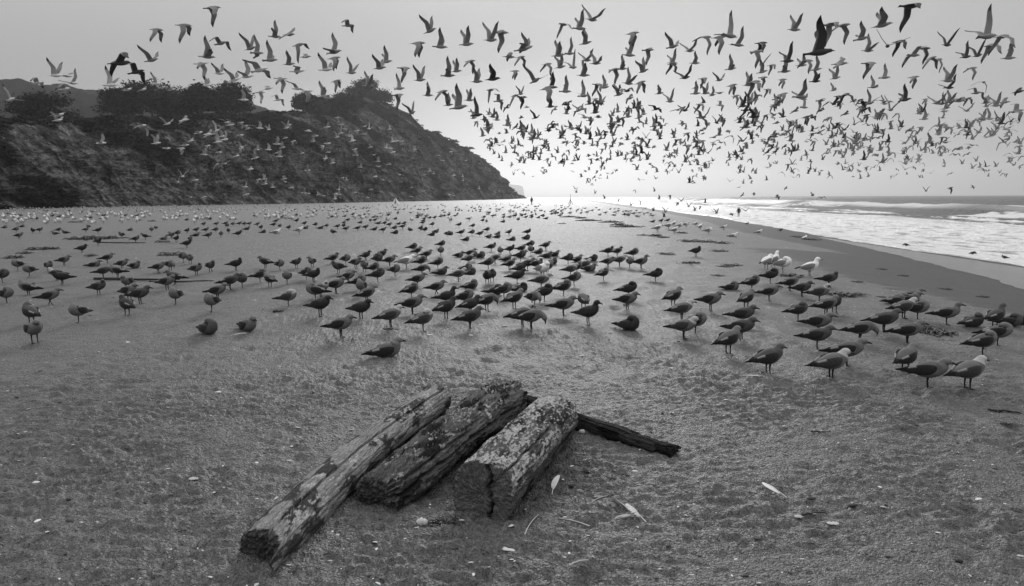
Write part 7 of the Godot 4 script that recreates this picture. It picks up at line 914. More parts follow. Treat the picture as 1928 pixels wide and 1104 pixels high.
func build_sea():
	var no := FastNoiseLite.new()
	no.seed = 77
	no.frequency = 0.05
	no.fractal_octaves = 5
	var chop := FastNoiseLite.new()
	chop.seed = 78
	chop.frequency = 0.12
	chop.fractal_octaves = 4
	var us := []
	var u := 0.0
	while u < 42.0:
		us.append(u)
		u += 0.3
	while u < 115.0:
		us.append(u)
		u += 0.75
	var st := 0.75
	while u < 3200.0:
		us.append(u)
		st *= 1.045
		u += st
	var ds := []
	var d := -30.0
	while d < 24.0:
		ds.append(d)
		d += 1.5
	while d < 110.0:
		ds.append(d)
		d += 0.36
	st = 0.36
	while d < 4200.0:
		ds.append(d)
		st *= 1.022
		d += st
	var nx := us.size()
	var ny := ds.size()
	var pts := PackedVector3Array()
	pts.resize(nx * ny)
	var cols := PackedColorArray()
	cols.resize(nx * ny)
	for j in ny:
		d = ds[j]
		var edge := wash_edge(d)
		for i in nx:
			u = edge + us[i]
			var x := u + 0.08 * d
			var warp := 9.0 * no.get_noise_2d(d * 0.12, u * 0.05)
			var out := u - 26.0
			var y := SEA
			var foam := 0.0
			# swell lines running in, steepening as they near the shore
			var ph := (u + warp) / 46.0
			var c := 0.5 + 0.5 * cos(TAU * (ph - 1.92))
			var amp: float = 0.25 * smoothstep(10.0, 40.0, out) + 1.05 * exp(-pow((u + warp - 88.0) / 17.0, 2.0)) + 0.3 * exp(-pow((u + warp - 46.0) / 9.0, 2.0)) + 0.2 * smoothstep(90.0, 300.0, u) + 0.4 * exp(-pow((u + warp * 2.0 - 226.0) / 22.0, 2.0))
			amp *= 0.75 + 0.6 * no.get_noise_2d(d * 0.25 + 300.0, u * 0.1)
			y += 2.0 * amp * (pow(c, 2.6) - 0.25)
			y += (0.16 * chop.get_noise_2d(d * 0.8, u * 1.3) + 0.1 * chop.get_noise_2d(d * 3.0, u * 4.0)) * smoothstep(6.0, 40.0, out)
			# white water: the whole inner surf, then breaking crests and streaks
			var patch := no.get_noise_2d(d * 0.35, u * 1.3)
			var lace := chop.get_noise_2d(d * 2.2 + 50.0, u * 5.5)
			foam = smoothstep(58.0, 44.0, u + 16.0 * patch - 10.0 * no.get_noise_2d(d * 0.16 + 70.0, 3.0))
			foam = max(foam, smoothstep(0.1, 0.22, patch + 0.3 * lace - 0.1) * smoothstep(125.0, 70.0, u))
			var crest := smoothstep(0.55, 0.9, c) * smoothstep(0.05, 0.3, no.get_noise_2d(d * 0.1 + 900.0, u * 0.02))
			foam = max(foam, crest * smoothstep(34.0, 16.0, abs(u + warp - 86.0)) * 0.95)
			foam = max(foam, smoothstep(0.8, 0.97, c) * smoothstep(0.12, 0.3, no.get_noise_2d(d * 0.045 + 40.0, u * 0.012)) * smoothstep(900.0, 200.0, u) * 0.8)
			# holes in the lace near the edge of the wash
			foam *= 1.0 - 0.75 * smoothstep(0.12, 0.4, lace) * smoothstep(60.0, 26.0, u)
			y += 0.28 * foam * (0.4 + lace) * smoothstep(2.0, 16.0, us[i])
			var g := beach_plain(x, -d) + 0.02 + 0.05 * smoothstep(0.0, 0.6, us[i]) * smoothstep(0.0, 1.0, foam)
			if us[i] < 0.01: g = beach_plain(x, -d) - 0.05
			y = max(y, g) if us[i] > 0.01 else g
			if us[i] < 2.5: foam = max(foam, 0.8 - 0.5 * smoothstep(0.1, 0.45, lace))
			pts[j * nx + i] = Vector3(x, y, -d)
			cols[j * nx + i] = grey(lerp(0.02, 0.85, clamp(foam, 0.0, 1.0)))
	tag(put("sea", sheet(nx, ny, pts, cols), M.water), "", "", "", "structure")

# ------------------------------------------------------------------ the bluff
var bluff_pts := PackedVector3Array()
var bluff_green := PackedFloat32Array()
var bluff_nx := 0

func build_bluff():
	# SECTIONS rows: base x, base z, inward x, inward z, height, run
	var along := 600
	var up := 120
	var secs := SECTIONS.size()
	bluff_nx = up
	var cols := PackedColorArray()
	var patch := FastNoiseLite.new()
	patch.seed = 91
	patch.frequency = 0.03
	patch.fractal_octaves = 5
	var s_m := 0.0
	var last := Vector2.ZERO
	for k in along:
		var f := k / float(along - 1) * (secs - 1)
		var i: int = min(int(f), secs - 2)
		var t := f - i
		var r := []
		for e in 6: r.append(cubic_interpolate(SECTIONS[i][e], SECTIONS[i + 1][e], SECTIONS[max(i - 1, 0)][e], SECTIONS[min(i + 2, secs - 1)][e], t))
		var b := Vector2(r[0], r[1])
		if k > 0: s_m += b.distance_to(last)
		last = b
		var inward := Vector2(r[2], r[3]).normalized()
		r[4] *= 1.0 + 0.09 * patch.get_noise_1d(s_m * 1.6 + 77.0) + 0.05 * patch.get_noise_1d(s_m * 6.0)
		var low := smoothstep(4.2, 2.0, f)        # the low, shrubby end
		for j in up:
			var v := j / float(up - 1)
			var off := 0.0
			var h := 0.0
			var w: float = min(v / 0.72, 1.0)
			if v <= 0.72:
				var shape := lerp(pow(w, 1.25) * 0.85 + 0.15 * w, pow(w, 0.8), smoothstep(0.3, 1.0, w))
				off = r[5] * w
				h = r[4] * shape
			else:
				var q := (v - 0.72) / 0.28
				off = r[5] + 95.0 * q * q + 6.0 * q
				h = r[4] + 2.5 * q - maxf(0.0, r[4] - 30.0) * 0.55 * q
			# gullies run down the face; ledges across it
			var gul := n_ridge.get_noise_2d(s_m * 1.3 + w * 9.0, w * 6.0)
			var gul2 := n_ridge.get_noise_2d(s_m * 4.0 + w * 16.0, w * 16.0 + 50.0)
			var bulge := patch.get_noise_2d(s_m, h * 1.5)
			var cut := sin(PI * clamp(w, 0.0, 1.0)) * 0.85 + 0.15
			off += cut * (-6.0 * gul - 3.2 * gul2 + 5.0 * bulge) * clamp(r[4] / 25.0, 0.35, 1.3)
			h += (patch.get_noise_2d(s_m * 2.2, off * 2.2) * 1.3 + patch.get_noise_2d(s_m * 7.0, off * 7.0) * 0.6) * smoothstep(0.05, 0.4, v)
			if v == 0.0: h = -1.0
			var p := Vector3(b.x + inward.x * off, h, b.y + inward.y * off)
			bluff_pts.append(p)
			var green := smoothstep(-0.05, 0.2, patch.get_noise_2d(s_m * 0.9 + 200.0, h * 1.6) + 0.75 * (w - 0.8) + 0.26 * low + 0.25 * smoothstep(0.12, 0.0, w) + 0.12 * gul)
			green = max(green, smoothstep(0.7, 0.78, v))
			bluff_green.append(green)
			var rock: float = 0.3 - 0.2 * gul2 - 0.1 * gul + 0.24 * patch.get_noise_2d(s_m * 9.0 + w * 40.0, h * 3.0) + 0.09 * patch.get_noise_2d(s_m * 1.5 + 400.0, h * 3.0)
			cols.append(grey(lerp(max(0.03, rock), 0.035, green)))
	tag(put("bluff", sheet(up, along, bluff_pts, cols, true), M.rock), "", "", "", "structure")

	# low scrub that clothes the top and the hollows
	var bush := Shape.new()
	for k in 70:
		var d := Vector3(rng.randf_range(-1, 1), rng.randf_range(0.0, 1.0), rng.randf_range(-1, 1)).normalized() * pow(rng.randf(), 0.4)
		leaf_card(bush, Vector3(d.x, d.y * 0.7, d.z), 0.36, 0.9 + 0.2 * rng.randf())
	var spots := []
	for k in 26000:
		var at := rng.randi() % bluff_pts.size()
		if bluff_green[at] < 0.55 or at % up < 3: continue
		spots.append(at)
		if spots.size() >= 7000: break
	var mm := MultiMesh.new()
	mm.transform_format = MultiMesh.TRANSFORM_3D
	mm.use_colors = true
	mm.mesh = bush.mesh()
	mm.instance_count = spots.size()
	for k in spots.size():
		var p := bluff_pts[spots[k]] + Vector3(rng.randf_range(-1, 1), -0.1, rng.randf_range(-1, 1))
		var s := rng.randf_range(0.35, 1.1) * (1.0 + 0.5 * smoothstep(200.0, 400.0, -p.z))
		var row: int = spots[k] % up
		if row > 85 and row < 105: s *= rng.randf_range(1.0, 2.4)
		mm.set_instance_transform(k, Transform3D(Basis(Vector3.UP, rng.randf() * TAU).scaled(Vector3(s * 1.3, s * rng.randf_range(0.6, 1.0), s * 1.3)), p))
		mm.set_instance_color(k, grey(rng.randf_range(0.6, 1.5)))
	var mi := MultiMeshInstance3D.new()
	mi.name = "scrub"
	mi.multimesh = mm
	mi.material_override = M.leaf
	add_child(mi)
	tag(mi, "dark low scrub covering the bluff top and gullies", "scrub", "", "stuff")

func leaf_card(s: Shape, at: Vector3, size: float, tone: float):
	var a := Vector3(rng.randfn(), rng.randfn() * 0.6, rng.randfn()).normalized() * size
	var b := a.cross(Vector3(rng.randfn(), rng.randfn(), rng.randfn())).normalized() * size * 0.45
	var c := grey(0.014 * tone)
	var q := [s.vert(at - a, c), s.vert(at + b, c), s.vert(at + a, c), s.vert(at - b, c)]
	s.tri(q[0], q[1], q[2])
	s.tri(q[0], q[2], q[3])

func build_hills():
	# long fogged ridge behind the bluff, then the next headland far along the coast
	var patch := FastNoiseLite.new()
	patch.seed = 95
	patch.frequency = 0.008
	patch.fractal_octaves = 5
	for hill in HILLS:
		var pts := PackedVector3Array()
		var cols := PackedColorArray()
		var nx := 60
		var row: Array = hill.ridge
		var ny := 150
		for j in ny:
			var f := j / float(ny - 1) * (row.size() - 1)
			var i: int = min(int(f), row.size() - 2)
			var r: Vector3 = row[i].cubic_interpolate(row[i + 1], row[max(i - 1, 0)], row[min(i + 2, row.size() - 1)], f - i)
			var toe: Vector3 = hill.toe[0].lerp(hill.toe[1], j / float(ny - 1))
			for k in nx:
				var v := k / float(nx - 1)
				var p: Vector3
				if v <= 0.8:
					var w := v / 0.8
					p = toe.lerp(r, w)
					p.y = lerp(toe.y, r.y, lerp(w, sin(w * PI / 2), 0.45))
				else:
					p = r + Vector3(-0.3, -0.6, -1.0) * (v - 0.8) * hill.back
				var e := sin(PI * clamp(v / 0.8, 0.0, 1.0))
				p.y += e * hill.rough * patch.get_noise_2d(p.x, p.z) + 0.1 * hill.rough * patch.get_noise_2d(p.x * 9.0, p.z * 9.0)
				pts.append(p)
				cols.append(grey(clamp(hill.tone * (1.0 + 0.5 * patch.get_noise_2d(p.x * 3.0 + 70.0, p.z * 3.0)), 0.01, 1.0)))
		tag(put(hill.called, sheet(nx, ny, pts, cols, true), M.rock), "", "", "", "structure")

# a bank of sea mist lying on the ridge
func build_mist():
	for b in [[Vector3(-470, 178, -800), Vector3(1100, 90, 420), 0.0022, "mist lying along the crest of the ridge"]]:
		var f := FogVolume.new()
		f.name = numbered("mist")
		f.shape = RenderingServer.FOG_VOLUME_SHAPE_ELLIPSOID
		f.size = b[1]
		var m := FogMaterial.new()
		m.density = b[2]
		m.albedo = Color(1, 1, 1)
		f.material = m
		add_child(f)
		f.position = b[0]
		tag(f, b[3], "mist", "", "stuff")

func bluff_height(x: float, z: float) -> float:
	var best := 1e9
	var y := 0.0
	for p in bluff_pts:
		var d := (p.x - x) * (p.x - x) + (p.z - z) * (p.z - z)
		if d < best:
			best = d
			y = p.y
	return y

# cypress: a short leaning trunk, limbs, and flat-topped pads of foliage
func build_trees():
	for t in TREES:
		var at := Vector3(t[0], bluff_height(t[0], t[1]) - 0.4, t[1])
		var h: float = t[2]
		var w: float = t[3]
		var tree := base_node("cypress_tree", at)
		tag(tree, t[4], "tree", "cypress trees on the bluff top")
		var trunk := Shape.new()
		var lean := Vector3(rng.randf_range(-0.5, 0.5), 0, rng.randf_range(-0.3, 0.3))
		var plain := func(_t, _a, _p): return grey(1)
		trunk.loft([Vector3(0, -0.5, 0), lean * 0.3 + Vector3(0, h * 0.25, 0), lean + Vector3(0, h * 0.75, 0)], [0.38, 0.3, 0.1], [0.38, 0.3, 0.1], 8, plain)
		var crown := Shape.new()
		var pads := int(13 + w)
		for k in pads:
			var a := rng.randf() * TAU
			var yy: float = h * (0.22 + 0.74 * k / pads)
			var reach: float = w * 0.5 * sqrt(max(0.05, 1.0 - pow((yy / h - 0.45) / 0.62, 2.0))) * rng.randf_range(0.55, 1.0)
			if k >= pads - 2: reach *= 0.4
			var c := Vector3(cos(a) * reach, yy, sin(a) * reach) + lean * (yy / h)
			trunk.loft([lean * (yy / h) * 0.8 + Vector3(0, yy * 0.8, 0), c], [0.1, 0.04], [0.1, 0.04], 5, plain)
			var pr: float = rng.randf_range(0.16, 0.27) * w
			for q in 210:
				var o := Vector3(rng.randfn(), rng.randfn() * 0.5, rng.randfn()) * 0.55
				if o.length() > 1.25: o = o.normalized() * 1.25
				leaf_card(crown, c + Vector3(o.x * pr, o.y * pr, o.z * pr), rng.randf_range(0.3, 0.75), rng.randf_range(0.7, 1.3))
		for k in 700:      # inner growth between the pads
			var a := rng.randf() * TAU
			var yy := h * rng.randf_range(0.2, 0.8)
			var rr: float = w * 0.33 * sqrt(rng.randf())
			leaf_card(crown, Vector3(cos(a) * rr, yy, sin(a) * rr) + lean * (yy / h), 0.5, rng.randf_range(0.7, 1.2))
		put("trunk", trunk.mesh(), M.bark, tree)
		put("crown", crown.mesh(), M.leaf, tree)

# ------------------------------------------------------------------ driftwood
# A log along its own z axis: cross-section r(angle), displaced by grain, cracks and rot; ragged ends.
func log_mesh(spec: Dictionary) -> ArrayMesh:
	var around: int = spec.around
	var along: int = spec.along
	var L: float = spec.length
	var no := FastNoiseLite.new()
	no.seed = spec.seed
	no.frequency = 1.0
	no.fractal_octaves = 4
	var flake := FastNoiseLite.new()
	flake.seed = spec.seed + 5
	flake.frequency = 1.0
	flake.fractal_octaves = 3
	var s := Shape.new()
	for k in along + 1:
		var t := k / float(along)
		for j in around:
			var a := TAU * j / around
			var ca := cos(a)
			var sa := sin(a)
			# squareness: 2 is round, larger is a squared timber
			var sq: float = spec.square
			var rad: float = pow(pow(abs(ca), sq) + pow(abs(sa), sq), -1.0 / sq)
			var hw: float = lerp(spec.w0, spec.w1, t) * 0.5
			var hh: float = lerp(spec.h0, spec.h1, t) * 0.5
			var z := t * L
			# uneven, broken ends
			var brk: float = spec.rag * (no.get_noise_3d(ca * 2.4, sa * 2.4, 40.0) * 0.9 + no.get_noise_3d(ca * 9.0, sa * 9.0, 60.0) * 0.45)
			if spec.has("tongue"):
				var da := angle_difference(a, spec.tongue)
				brk -= 0.13 * smoothstep(1.3, 1.0, abs(da))
			z += brk * pow(1.0 - t, 14.0) * 1.0 if not spec.has("tongue") else brk * smoothstep(0.12, 0.0, t)
			z += spec.rag * 1.2 * no.get_noise_3d(ca * 3.0 + 9.0, sa * 3.0, 80.0) * pow(t, 14.0)
			var gx := ca * hw * 14.0
			var gy := sa * hh * 14.0
			var bump: float = spec.lump * no.get_noise_3d(gx * 0.35, gy * 0.35, z * 2.2)
			bump += spec.grain * no.get_noise_3d(gx * 3.0, gy * 3.0, z * 3.0)
			bump += spec.rot * min(0.0, no.get_noise_3d(gx * 1.2 + 30.0, gy * 1.2, z * 7.0) + 0.08) * 2.0
			bump += spec.rot * 0.4 * no.get_noise_3d(gx * 4.0, gy * 4.0, z * 26.0)
			var dark := 0.0
			for cr in spec.cracks:
				var wob = 0.07 * no.get_noise_2d(z * 3.0, cr[0] * 7.0) + cr[3] * (t - 0.5)
				var gap: float = abs(angle_difference(a, cr[0] + wob))
				var cut := smoothstep(cr[1], 0.0, gap) * smoothstep(cr[4], cr[4] + 0.06, t) * smoothstep(cr[5], cr[5] - 0.06, t)
				bump -= cr[2] * cut
				dark = max(dark, cut)
			var p := Vector3(ca * (hw * rad + bump), sa * (hh * rad + bump), z)
			p += spec.bend * sin(PI * t)
			# colour of the wood itself: silvered outside, bark remains, droppings and pale crust where they lie
			var wood_tone: float = spec.tone * (1.0 + 0.45 * no.get_noise_3d(gx * 4.0, gy * 4.0, z * 2.0) + 0.3 * no.get_noise_3d(gx * 0.5, gy * 0.5, z * 1.5 + 20.0))
			var bark := smoothstep(0.02, 0.12, no.get_noise_3d(gx * 0.6 + 5.0, gy * 0.6, z * 2.6 + 7.0) + spec.bark)
			wood_tone = lerp(wood_tone, spec.tone * 0.2, bark)
			var up_side := smoothstep(spec.crust_from, spec.crust_from + 0.35, sa * cos(spec.crust_lean) + ca * sin(spec.crust_lean))
			var crust := smoothstep(0.1, 0.17, 0.8 * flake.get_noise_3d(p.x * 42.0, p.y * 42.0, z * 20.0) + 0.45 * flake.get_noise_3d(p.x * 15.0, p.y * 15.0, z * 8.0 + 30.0) + 0.55 * flake.get_noise_3d(p.x * 5.0, p.y * 5.0, z * 3.0 + 8.0) - spec.crust_less) * up_side
			wood_tone = lerp(wood_tone, spec.crust_tone * (0.75 + 0.5 * rng.randf()), crust)
			for sp in spec.splats:
				var dz = (z - sp[0] * L) / sp[2]
				var da = angle_difference(a, sp[1]) / sp[3]
				var sd := sqrt(dz * dz + da * da) + 0.5 * flake.get_noise_3d(p.x * 22.0, p.y * 22.0, z * 22.0)
				wood_tone = lerp(wood_tone, 1.0, smoothstep(1.0, 0.7, sd))
			s.vert(p, grey(clamp(wood_tone, 0.012, 1.0)))
	for k in along:
		for j in around:
			var j2 := (j + 1) % around
			var q := k * around + j
			var q2 := k * around + j2
			s.tri(q, q + around, q2)
			s.tri(q2, q + around, q2 + around)
	# end faces: rings towards a middle that is hollowed by rot, split by the same cracks
	for e in 2:
		var row := 0 if e == 0 else along * around
		var mid := Vector3.ZERO
		for j in around: mid += s.v[row + j] / around
		var prev := row
		var rings := 14
		for k in range(1, rings + 1):
			var f := 1.0 - k / float(rings + 1)
			var start := s.v.size()
			for j in around:
				var a := TAU * j / around
				var rimv := s.v[row + j]
				var p := mid.lerp(rimv, f)
				p.z = mid.z + (rimv.z - mid.z) * pow(f, 7.0)
				var deep: float = spec.hollow if e == 0 else spec.hollow * 0.4
				var dz = deep * pow(1.0 - f, 0.35) + spec.get("pitted", 0.006) * no.get_noise_3d(p.x * 40.0, p.y * 40.0, 3.0) + 0.0015 * sin(f * 60.0)
				if spec.get("face_crack", false) and e == 0:
					var lx := p.x - mid.x + 0.045 + 0.05 * no.get_noise_1d(p.y * 8.0) - 0.35 * (p.y - mid.y)
					dz += 0.09 * smoothstep(0.014, 0.002, abs(lx))
				p.z += dz if e == 0 else -dz
				var pith := Vector2(p.x - mid.x - 0.03, p.y - mid.y + 0.04).length()
				s.vert(p, grey(spec.face * (1.0 + 0.6 * no.get_noise_3d(p.x * 14.0, p.y * 14.0, 2.0) + 0.3 * no.get_noise_3d(p.x * 60.0, p.y * 60.0, 5.0) + 0.18 * sin(pith * 420.0))))
			for j in around:
				var j2 := (j + 1) % around
				if e == 0:
					s.tri(prev + j, prev + j2, start + j)
					s.tri(prev + j2, start + j2, start + j)
				else:
					s.tri(prev + j, start + j, prev + j2)
					s.tri(prev + j2, start + j, start + j2)
			prev = start
		var c := s.vert(mid + Vector3(0, 0, (spec.hollow if e == 0 else -spec.hollow * 0.4)), grey(spec.face * 0.8))
		for j in around:
			var j2 := (j + 1) % around
			if e == 0: s.tri(prev + j, prev + j2, c)
			else: s.tri(prev + j2, prev + j, c)
	return s.mesh()

func lay_log(called: String, spec: Dictionary, label: String):
	var o := put(called, log_mesh(spec), M.wood)
	var zdir: Vector3 = (spec.to - spec.from).normalized()
	var xdir := Vector3.UP.cross(zdir).normalized()
	var ydir := zdir.cross(xdir)
	var b := Basis(xdir, ydir, zdir) * Basis(Vector3(0, 0, 1), spec.get("roll", 0.0))
	o.transform = Transform3D(b, spec.from - Vector3(0, 0.045, 0))
	tag(o, label, "driftwood", "driftwood logs lying on the sand")

func build_logs():
	# angle 0 points to the log's left seen from its near end looking along it... x axis = up cross z; PI/2 is up
	lay_log("driftwood_log", {
		"from": Vector3(-1.177, 0.095, -2.94), "to": Vector3(-0.60, 0.14, -5.18), "length": 2.31, "w0": 0.265, "w1": 0.235, "h0": 0.235, "h1": 0.22, "square": 2.0,
		"around": 120, "along": 300, "seed": 3, "rag": 0.025, "lump": 0.016, "grain": 0.008, "rot": 0.004, "tone": 0.62, "bark": 0.0, "face": 0.2, "hollow": 0.04, "pitted": 0.03,
		"bend": Vector3(0.07, 0.0, 0.0), "tongue": -2.45, "cracks": [[2.0, 0.05, 0.05, 0.25, -0.1, 1.1], [1.2, 0.03, 0.015, -0.3, 0.2, 0.8], [0.9, 0.03, 0.012, 0.2, 0.5, 1.1], [2.7, 0.025, 0.01, 0.1, 0.0, 0.6]],
		"crust_from": 0.5, "crust_lean": -0.5, "crust_less": 0.16, "crust_tone": 1.0, "splats": [[0.52, 2.35, 0.035, 0.42], [0.86, 2.6, 0.02, 0.5], [0.2, 1.75, 0.05, 0.12], [0.25, 1.8, 0.04, 0.2]]},
		"long rounded driftwood log with a lengthwise split and a hollow broken end")
	lay_log("driftwood_log", {
		"from": Vector3(-0.755, 0.08, -3.58), "to": Vector3(-0.045, 0.15, -5.16), "length": 1.74, "w0": 0.30, "w1": 0.385, "h0": 0.225, "h1": 0.31, "square": 2.2,
		"around": 150, "along": 300, "seed": 8, "rag": 0.1, "lump": 0.035, "grain": 0.012, "rot": 0.026, "tone": 0.27, "bark": -0.03, "face": 0.22, "hollow": -0.03, "pitted": 0.035,
		"bend": Vector3(0, 0.02, 0.0), "cracks": [[2.6, 0.1, 0.035, 0.3, -0.1, 0.5], [1.4, 0.07, 0.02, -0.2, -0.1, 0.8], [3.0, 0.12, 0.05, 0.1, -0.1, 0.9]],
		"crust_from": 0.2, "crust_lean": 0.2, "crust_less": 0.2, "crust_tone": 0.8, "splats": [[0.68, 2.2, 0.03, 0.2], [0.64, 2.5, 0.025, 0.3]]},
		"rotten rough brown driftwood log with ragged ends lying between two others")
	lay_log("driftwood_log", {
		"from": Vector3(-0.165, 0.135, -3.46), "to": Vector3(0.30, 0.15, -4.66), "length": 1.30, "w0": 0.345, "w1": 0.33, "h0": 0.36, "h1": 0.33, "square": 3.3, "roll": 0.24,
		"around": 200, "along": 260, "seed": 12, "rag": 0.03, "lump": 0.02, "grain": 0.009, "rot": 0.011, "tone": 0.24, "bark": -0.1, "face": 0.4, "hollow": 0.002, "pitted": 0.012, "face_crack": true,
		"bend": Vector3(0, 0, 0), "cracks": [[2.15, 0.045, 0.06, 0.1, -0.1, 0.62], [1.0, 0.03, 0.012, -0.2, 0.1, 0.9], [-2.9, 0.05, 0.02, 0.1, -0.1, 1.1], [2.75, 0.05, 0.018, 0.0, -0.1, 1.1]],
		"crust_from": 0.25, "crust_lean": -0.1, "crust_less": -0.06, "crust_tone": 1.3, "splats": [[0.55, 1.4, 0.03, 0.09], [0.35, 1.2, 0.05, 0.14]]},
		"short squared driftwood timber crusted with pale flakes, its cracked end sawn flat")
	lay_log("driftwood_log", {
		"from": Vector3(1.07, 0.06, -4.22), "to": Vector3(-0.12, 0.12, -5.43), "length": 1.69, "w0": 0.11, "w1": 0.135, "h0": 0.105, "h1": 0.13, "square": 2.4,
		"around": 90, "along": 220, "seed": 21, "rag": 0.07, "lump": 0.02, "grain": 0.009, "rot": 0.01, "tone": 0.09, "bark": 0.02, "face": 0.08, "hollow": 0.0, "pitted": 0.015,
		"bend": Vector3(0.0, -0.01, 0.0), "cracks": [[1.2, 0.08, 0.016, 0.2, -0.1, 1.1], [2.2, 0.1, 0.02, -0.3, -0.1, 0.8], [0.6, 0.1, 0.016, 0.2, 0.2, 1.1]],
		"crust_from": 0.6, "crust_lean": 0.0, "crust_less": 0.42, "crust_tone": 0.4, "splats": [[0.62, 1.5, 0.012, 0.16], [0.58, 1.9, 0.012, 0.12]]},
		"thin dark driftwood pole slanting down to the sand behind the squared timber")

# ------------------------------------------------------------------ gulls on the sand
# plumage: body, head, wing, wing tip, tail, bill, belly
const PLUME := [
	[0.1, 0.15, 0.02, 0.01, 0.01, 0.025, 0.15],
	[0.032, 0.032, 0.026, 0.013, 0.012, 0.02, 0.034],
	[0.8, 0.84, 0.2, 0.02, 0.75, 0.35, 0.84],
	[0.12, 0.4, 0.04, 0.014, 0.012, 0.05, 0.16],
	[0.06, 0.08, 0.024, 0.012, 0.01, 0.03, 0.08]]

func gull_mesh(pose: int, plume: int) -> ArrayMesh:
	var P: Array = PLUME[plume]
	var no := FastNoiseLite.new()
	no.seed = 60 + pose
	no.frequency = 1.0
	no.fractal_octaves = 3
	var s := Shape.new()
	var sit := pose == 3 or pose == 4
	var drop := -0.128 if sit else -0.028
	var tuck := pose == 2 or pose == 4
	var pts := [Vector3(-0.225, 0.168, 0), Vector3(-0.19, 0.176, 0), Vector3(-0.145, 0.187, 0), Vector3(-0.1, 0.196, 0), Vector3(-0.05, 0.203, 0), Vector3(0.0, 0.211, 0), Vector3(0.045, 0.222, 0), Vector3(0.08, 0.238, 0)]
	var ws := [0.024, 0.03, 0.038, 0.056, 0.073, 0.081, 0.078, 0.066]
	var hs := [0.004, 0.01, 0.024, 0.047, 0.066, 0.076, 0.075, 0.066]
	if sit:
		for k in pts.size(): pts[k].y = lerp(pts[k].y, 0.2, 0.55) + (0.02 if k < 2 else 0.0)
	var body_n := pts.size()
	var head := []
	if tuck:      # head laid back between the shoulders, bill in the scapulars
		head = [[0.092, 0.262, 0.0, 0.05, 0.05], [0.088, 0.284, 0.004, 0.041, 0.042], [0.074, 0.3, 0.012, 0.036, 0.034], [0.048, 0.304, 0.024, 0.034, 0.033], [0.022, 0.294, 0.032, 0.026, 0.026], [0.006, 0.281, 0.036, 0.012, 0.013], [-0.012, 0.272, 0.038, 0.008, 0.009], [-0.035, 0.262, 0.04, 0.003, 0.004]]
	elif pose == 5:  # reaching down
		head = [[0.115, 0.238, 0, 0.05, 0.05], [0.146, 0.232, 0, 0.039, 0.04], [0.172, 0.215, 0.004, 0.033, 0.034], [0.187, 0.195, 0.008, 0.031, 0.032], [0.196, 0.17, 0.011, 0.022, 0.023], [0.199, 0.155, 0.012, 0.012, 0.013], [0.199, 0.135, 0.013, 0.008, 0.009], [0.196, 0.11, 0.014, 0.003, 0.004]]
	elif pose == 0:  # alert, neck up
		head = [[0.103, 0.266, 0, 0.047, 0.05], [0.112, 0.296, 0, 0.036, 0.038], [0.118, 0.322, 0, 0.031, 0.032], [0.128, 0.342, 0, 0.032, 0.033], [0.148, 0.35, 0, 0.03, 0.031], [0.17, 0.345, 0, 0.021, 0.021], [0.182, 0.341, 0, 0.011, 0.012], [0.2, 0.338, 0, 0.008, 0.01], [0.228, 0.328, 0, 0.003, 0.004]]
	elif pose == 6:  # head turned to one side
		head = [[0.102, 0.262, 0, 0.049, 0.051], [0.112, 0.285, 0.002, 0.039, 0.041], [0.119, 0.304, 0.008, 0.034, 0.035], [0.127, 0.314, 0.022, 0.033, 0.034], [0.136, 0.312, 0.04, 0.026, 0.028], [0.143, 0.307, 0.056, 0.014, 0.015], [0.15, 0.303, 0.074, 0.008, 0.01], [0.158, 0.295, 0.097, 0.003, 0.004]]
	else:            # at ease, neck drawn in
		head = [[0.104, 0.26, 0, 0.05, 0.052], [0.116, 0.28, 0, 0.041, 0.042], [0.126, 0.297, 0, 0.035, 0.036], [0.142, 0.307, 0, 0.034, 0.034], [0.164, 0.306, 0, 0.028, 0.028], [0.181, 0.3, 0, 0.015, 0.016], [0.194, 0.297, 0, 0.009, 0.011], [0.213, 0.292, 0, 0.007, 0.009], [0.233, 0.283, 0, 0.003, 0.004]]
	for k in head.size():      # a big round head on a thick neck
		var r: Array = head[k]
		if k < head.size() - 3:
			r[3] *= 1.16
			r[4] *= 1.16
		pts.append(Vector3(r[0], r[1], r[2]))
		ws.append(r[3])
		hs.append(r[4])
	var total := pts.size()
	for k in pts.size(): pts[k].y += drop
	for k in body_n + 2:
		ws[k] *= 1.1
		hs[k] *= 1.08
	var sp := smooth_path(pts, 3)
	var sw := smooth_path(ws, 3)
	var sh := smooth_path(hs, 3)
	var bill_from := (total - 3.6) / (total - 1.0)
	var head_from := (body_n + 0.4) / (total - 1.0)
	var tail_to := 2.0 / (total - 1.0)
	var body_col := func(t, a, p):
		var n: float = 1.0 + 0.28 * no.get_noise_3d(p.x * 55.0, p.y * 80.0, p.z * 80.0)
		if t > bill_from: return grey(P[5] if t < 0.95 else 0.015)
		if t > head_from: return grey(P[1] * (1.0 + 0.45 * no.get_noise_3d(p.x * 130.0, p.y * 130.0, p.z * 130.0)))
		if t < tail_to: return grey(P[4])
		return grey((P[6] if sin(a) * -1.0 > 0.25 else P[0]) * n)
	s.loft(sp, sw, sh, 16, body_col)
	# eyes
	var hk := body_n + (3 if not tuck else 3)
	var he: Vector3 = pts[hk + (1 if pose != 6 else 0)]
	var ht: Vector3 = (pts[hk + 2] - pts[hk]).normalized()
	var hz := (Vector3(0, 0, 1) - ht * ht.z).normalized()
	var dot := func(_t, _a, _p): return grey(0.008)
	for sd in [-1.0, 1.0]:
		var c: Vector3 = he + hz * sd * 0.0265 + Vector3(0, 0.006, 0)
		s.loft([c - hz * sd * 0.004, c, c + hz * sd * 0.003], [0.0045, 0.0055, 0.002], [0.0045, 0.0055, 0.002], 6, dot, Vector3(1, 0, 0))
	# folded wings, their tips crossed over the tail
	var lift := 0.018 if sit else 0.0
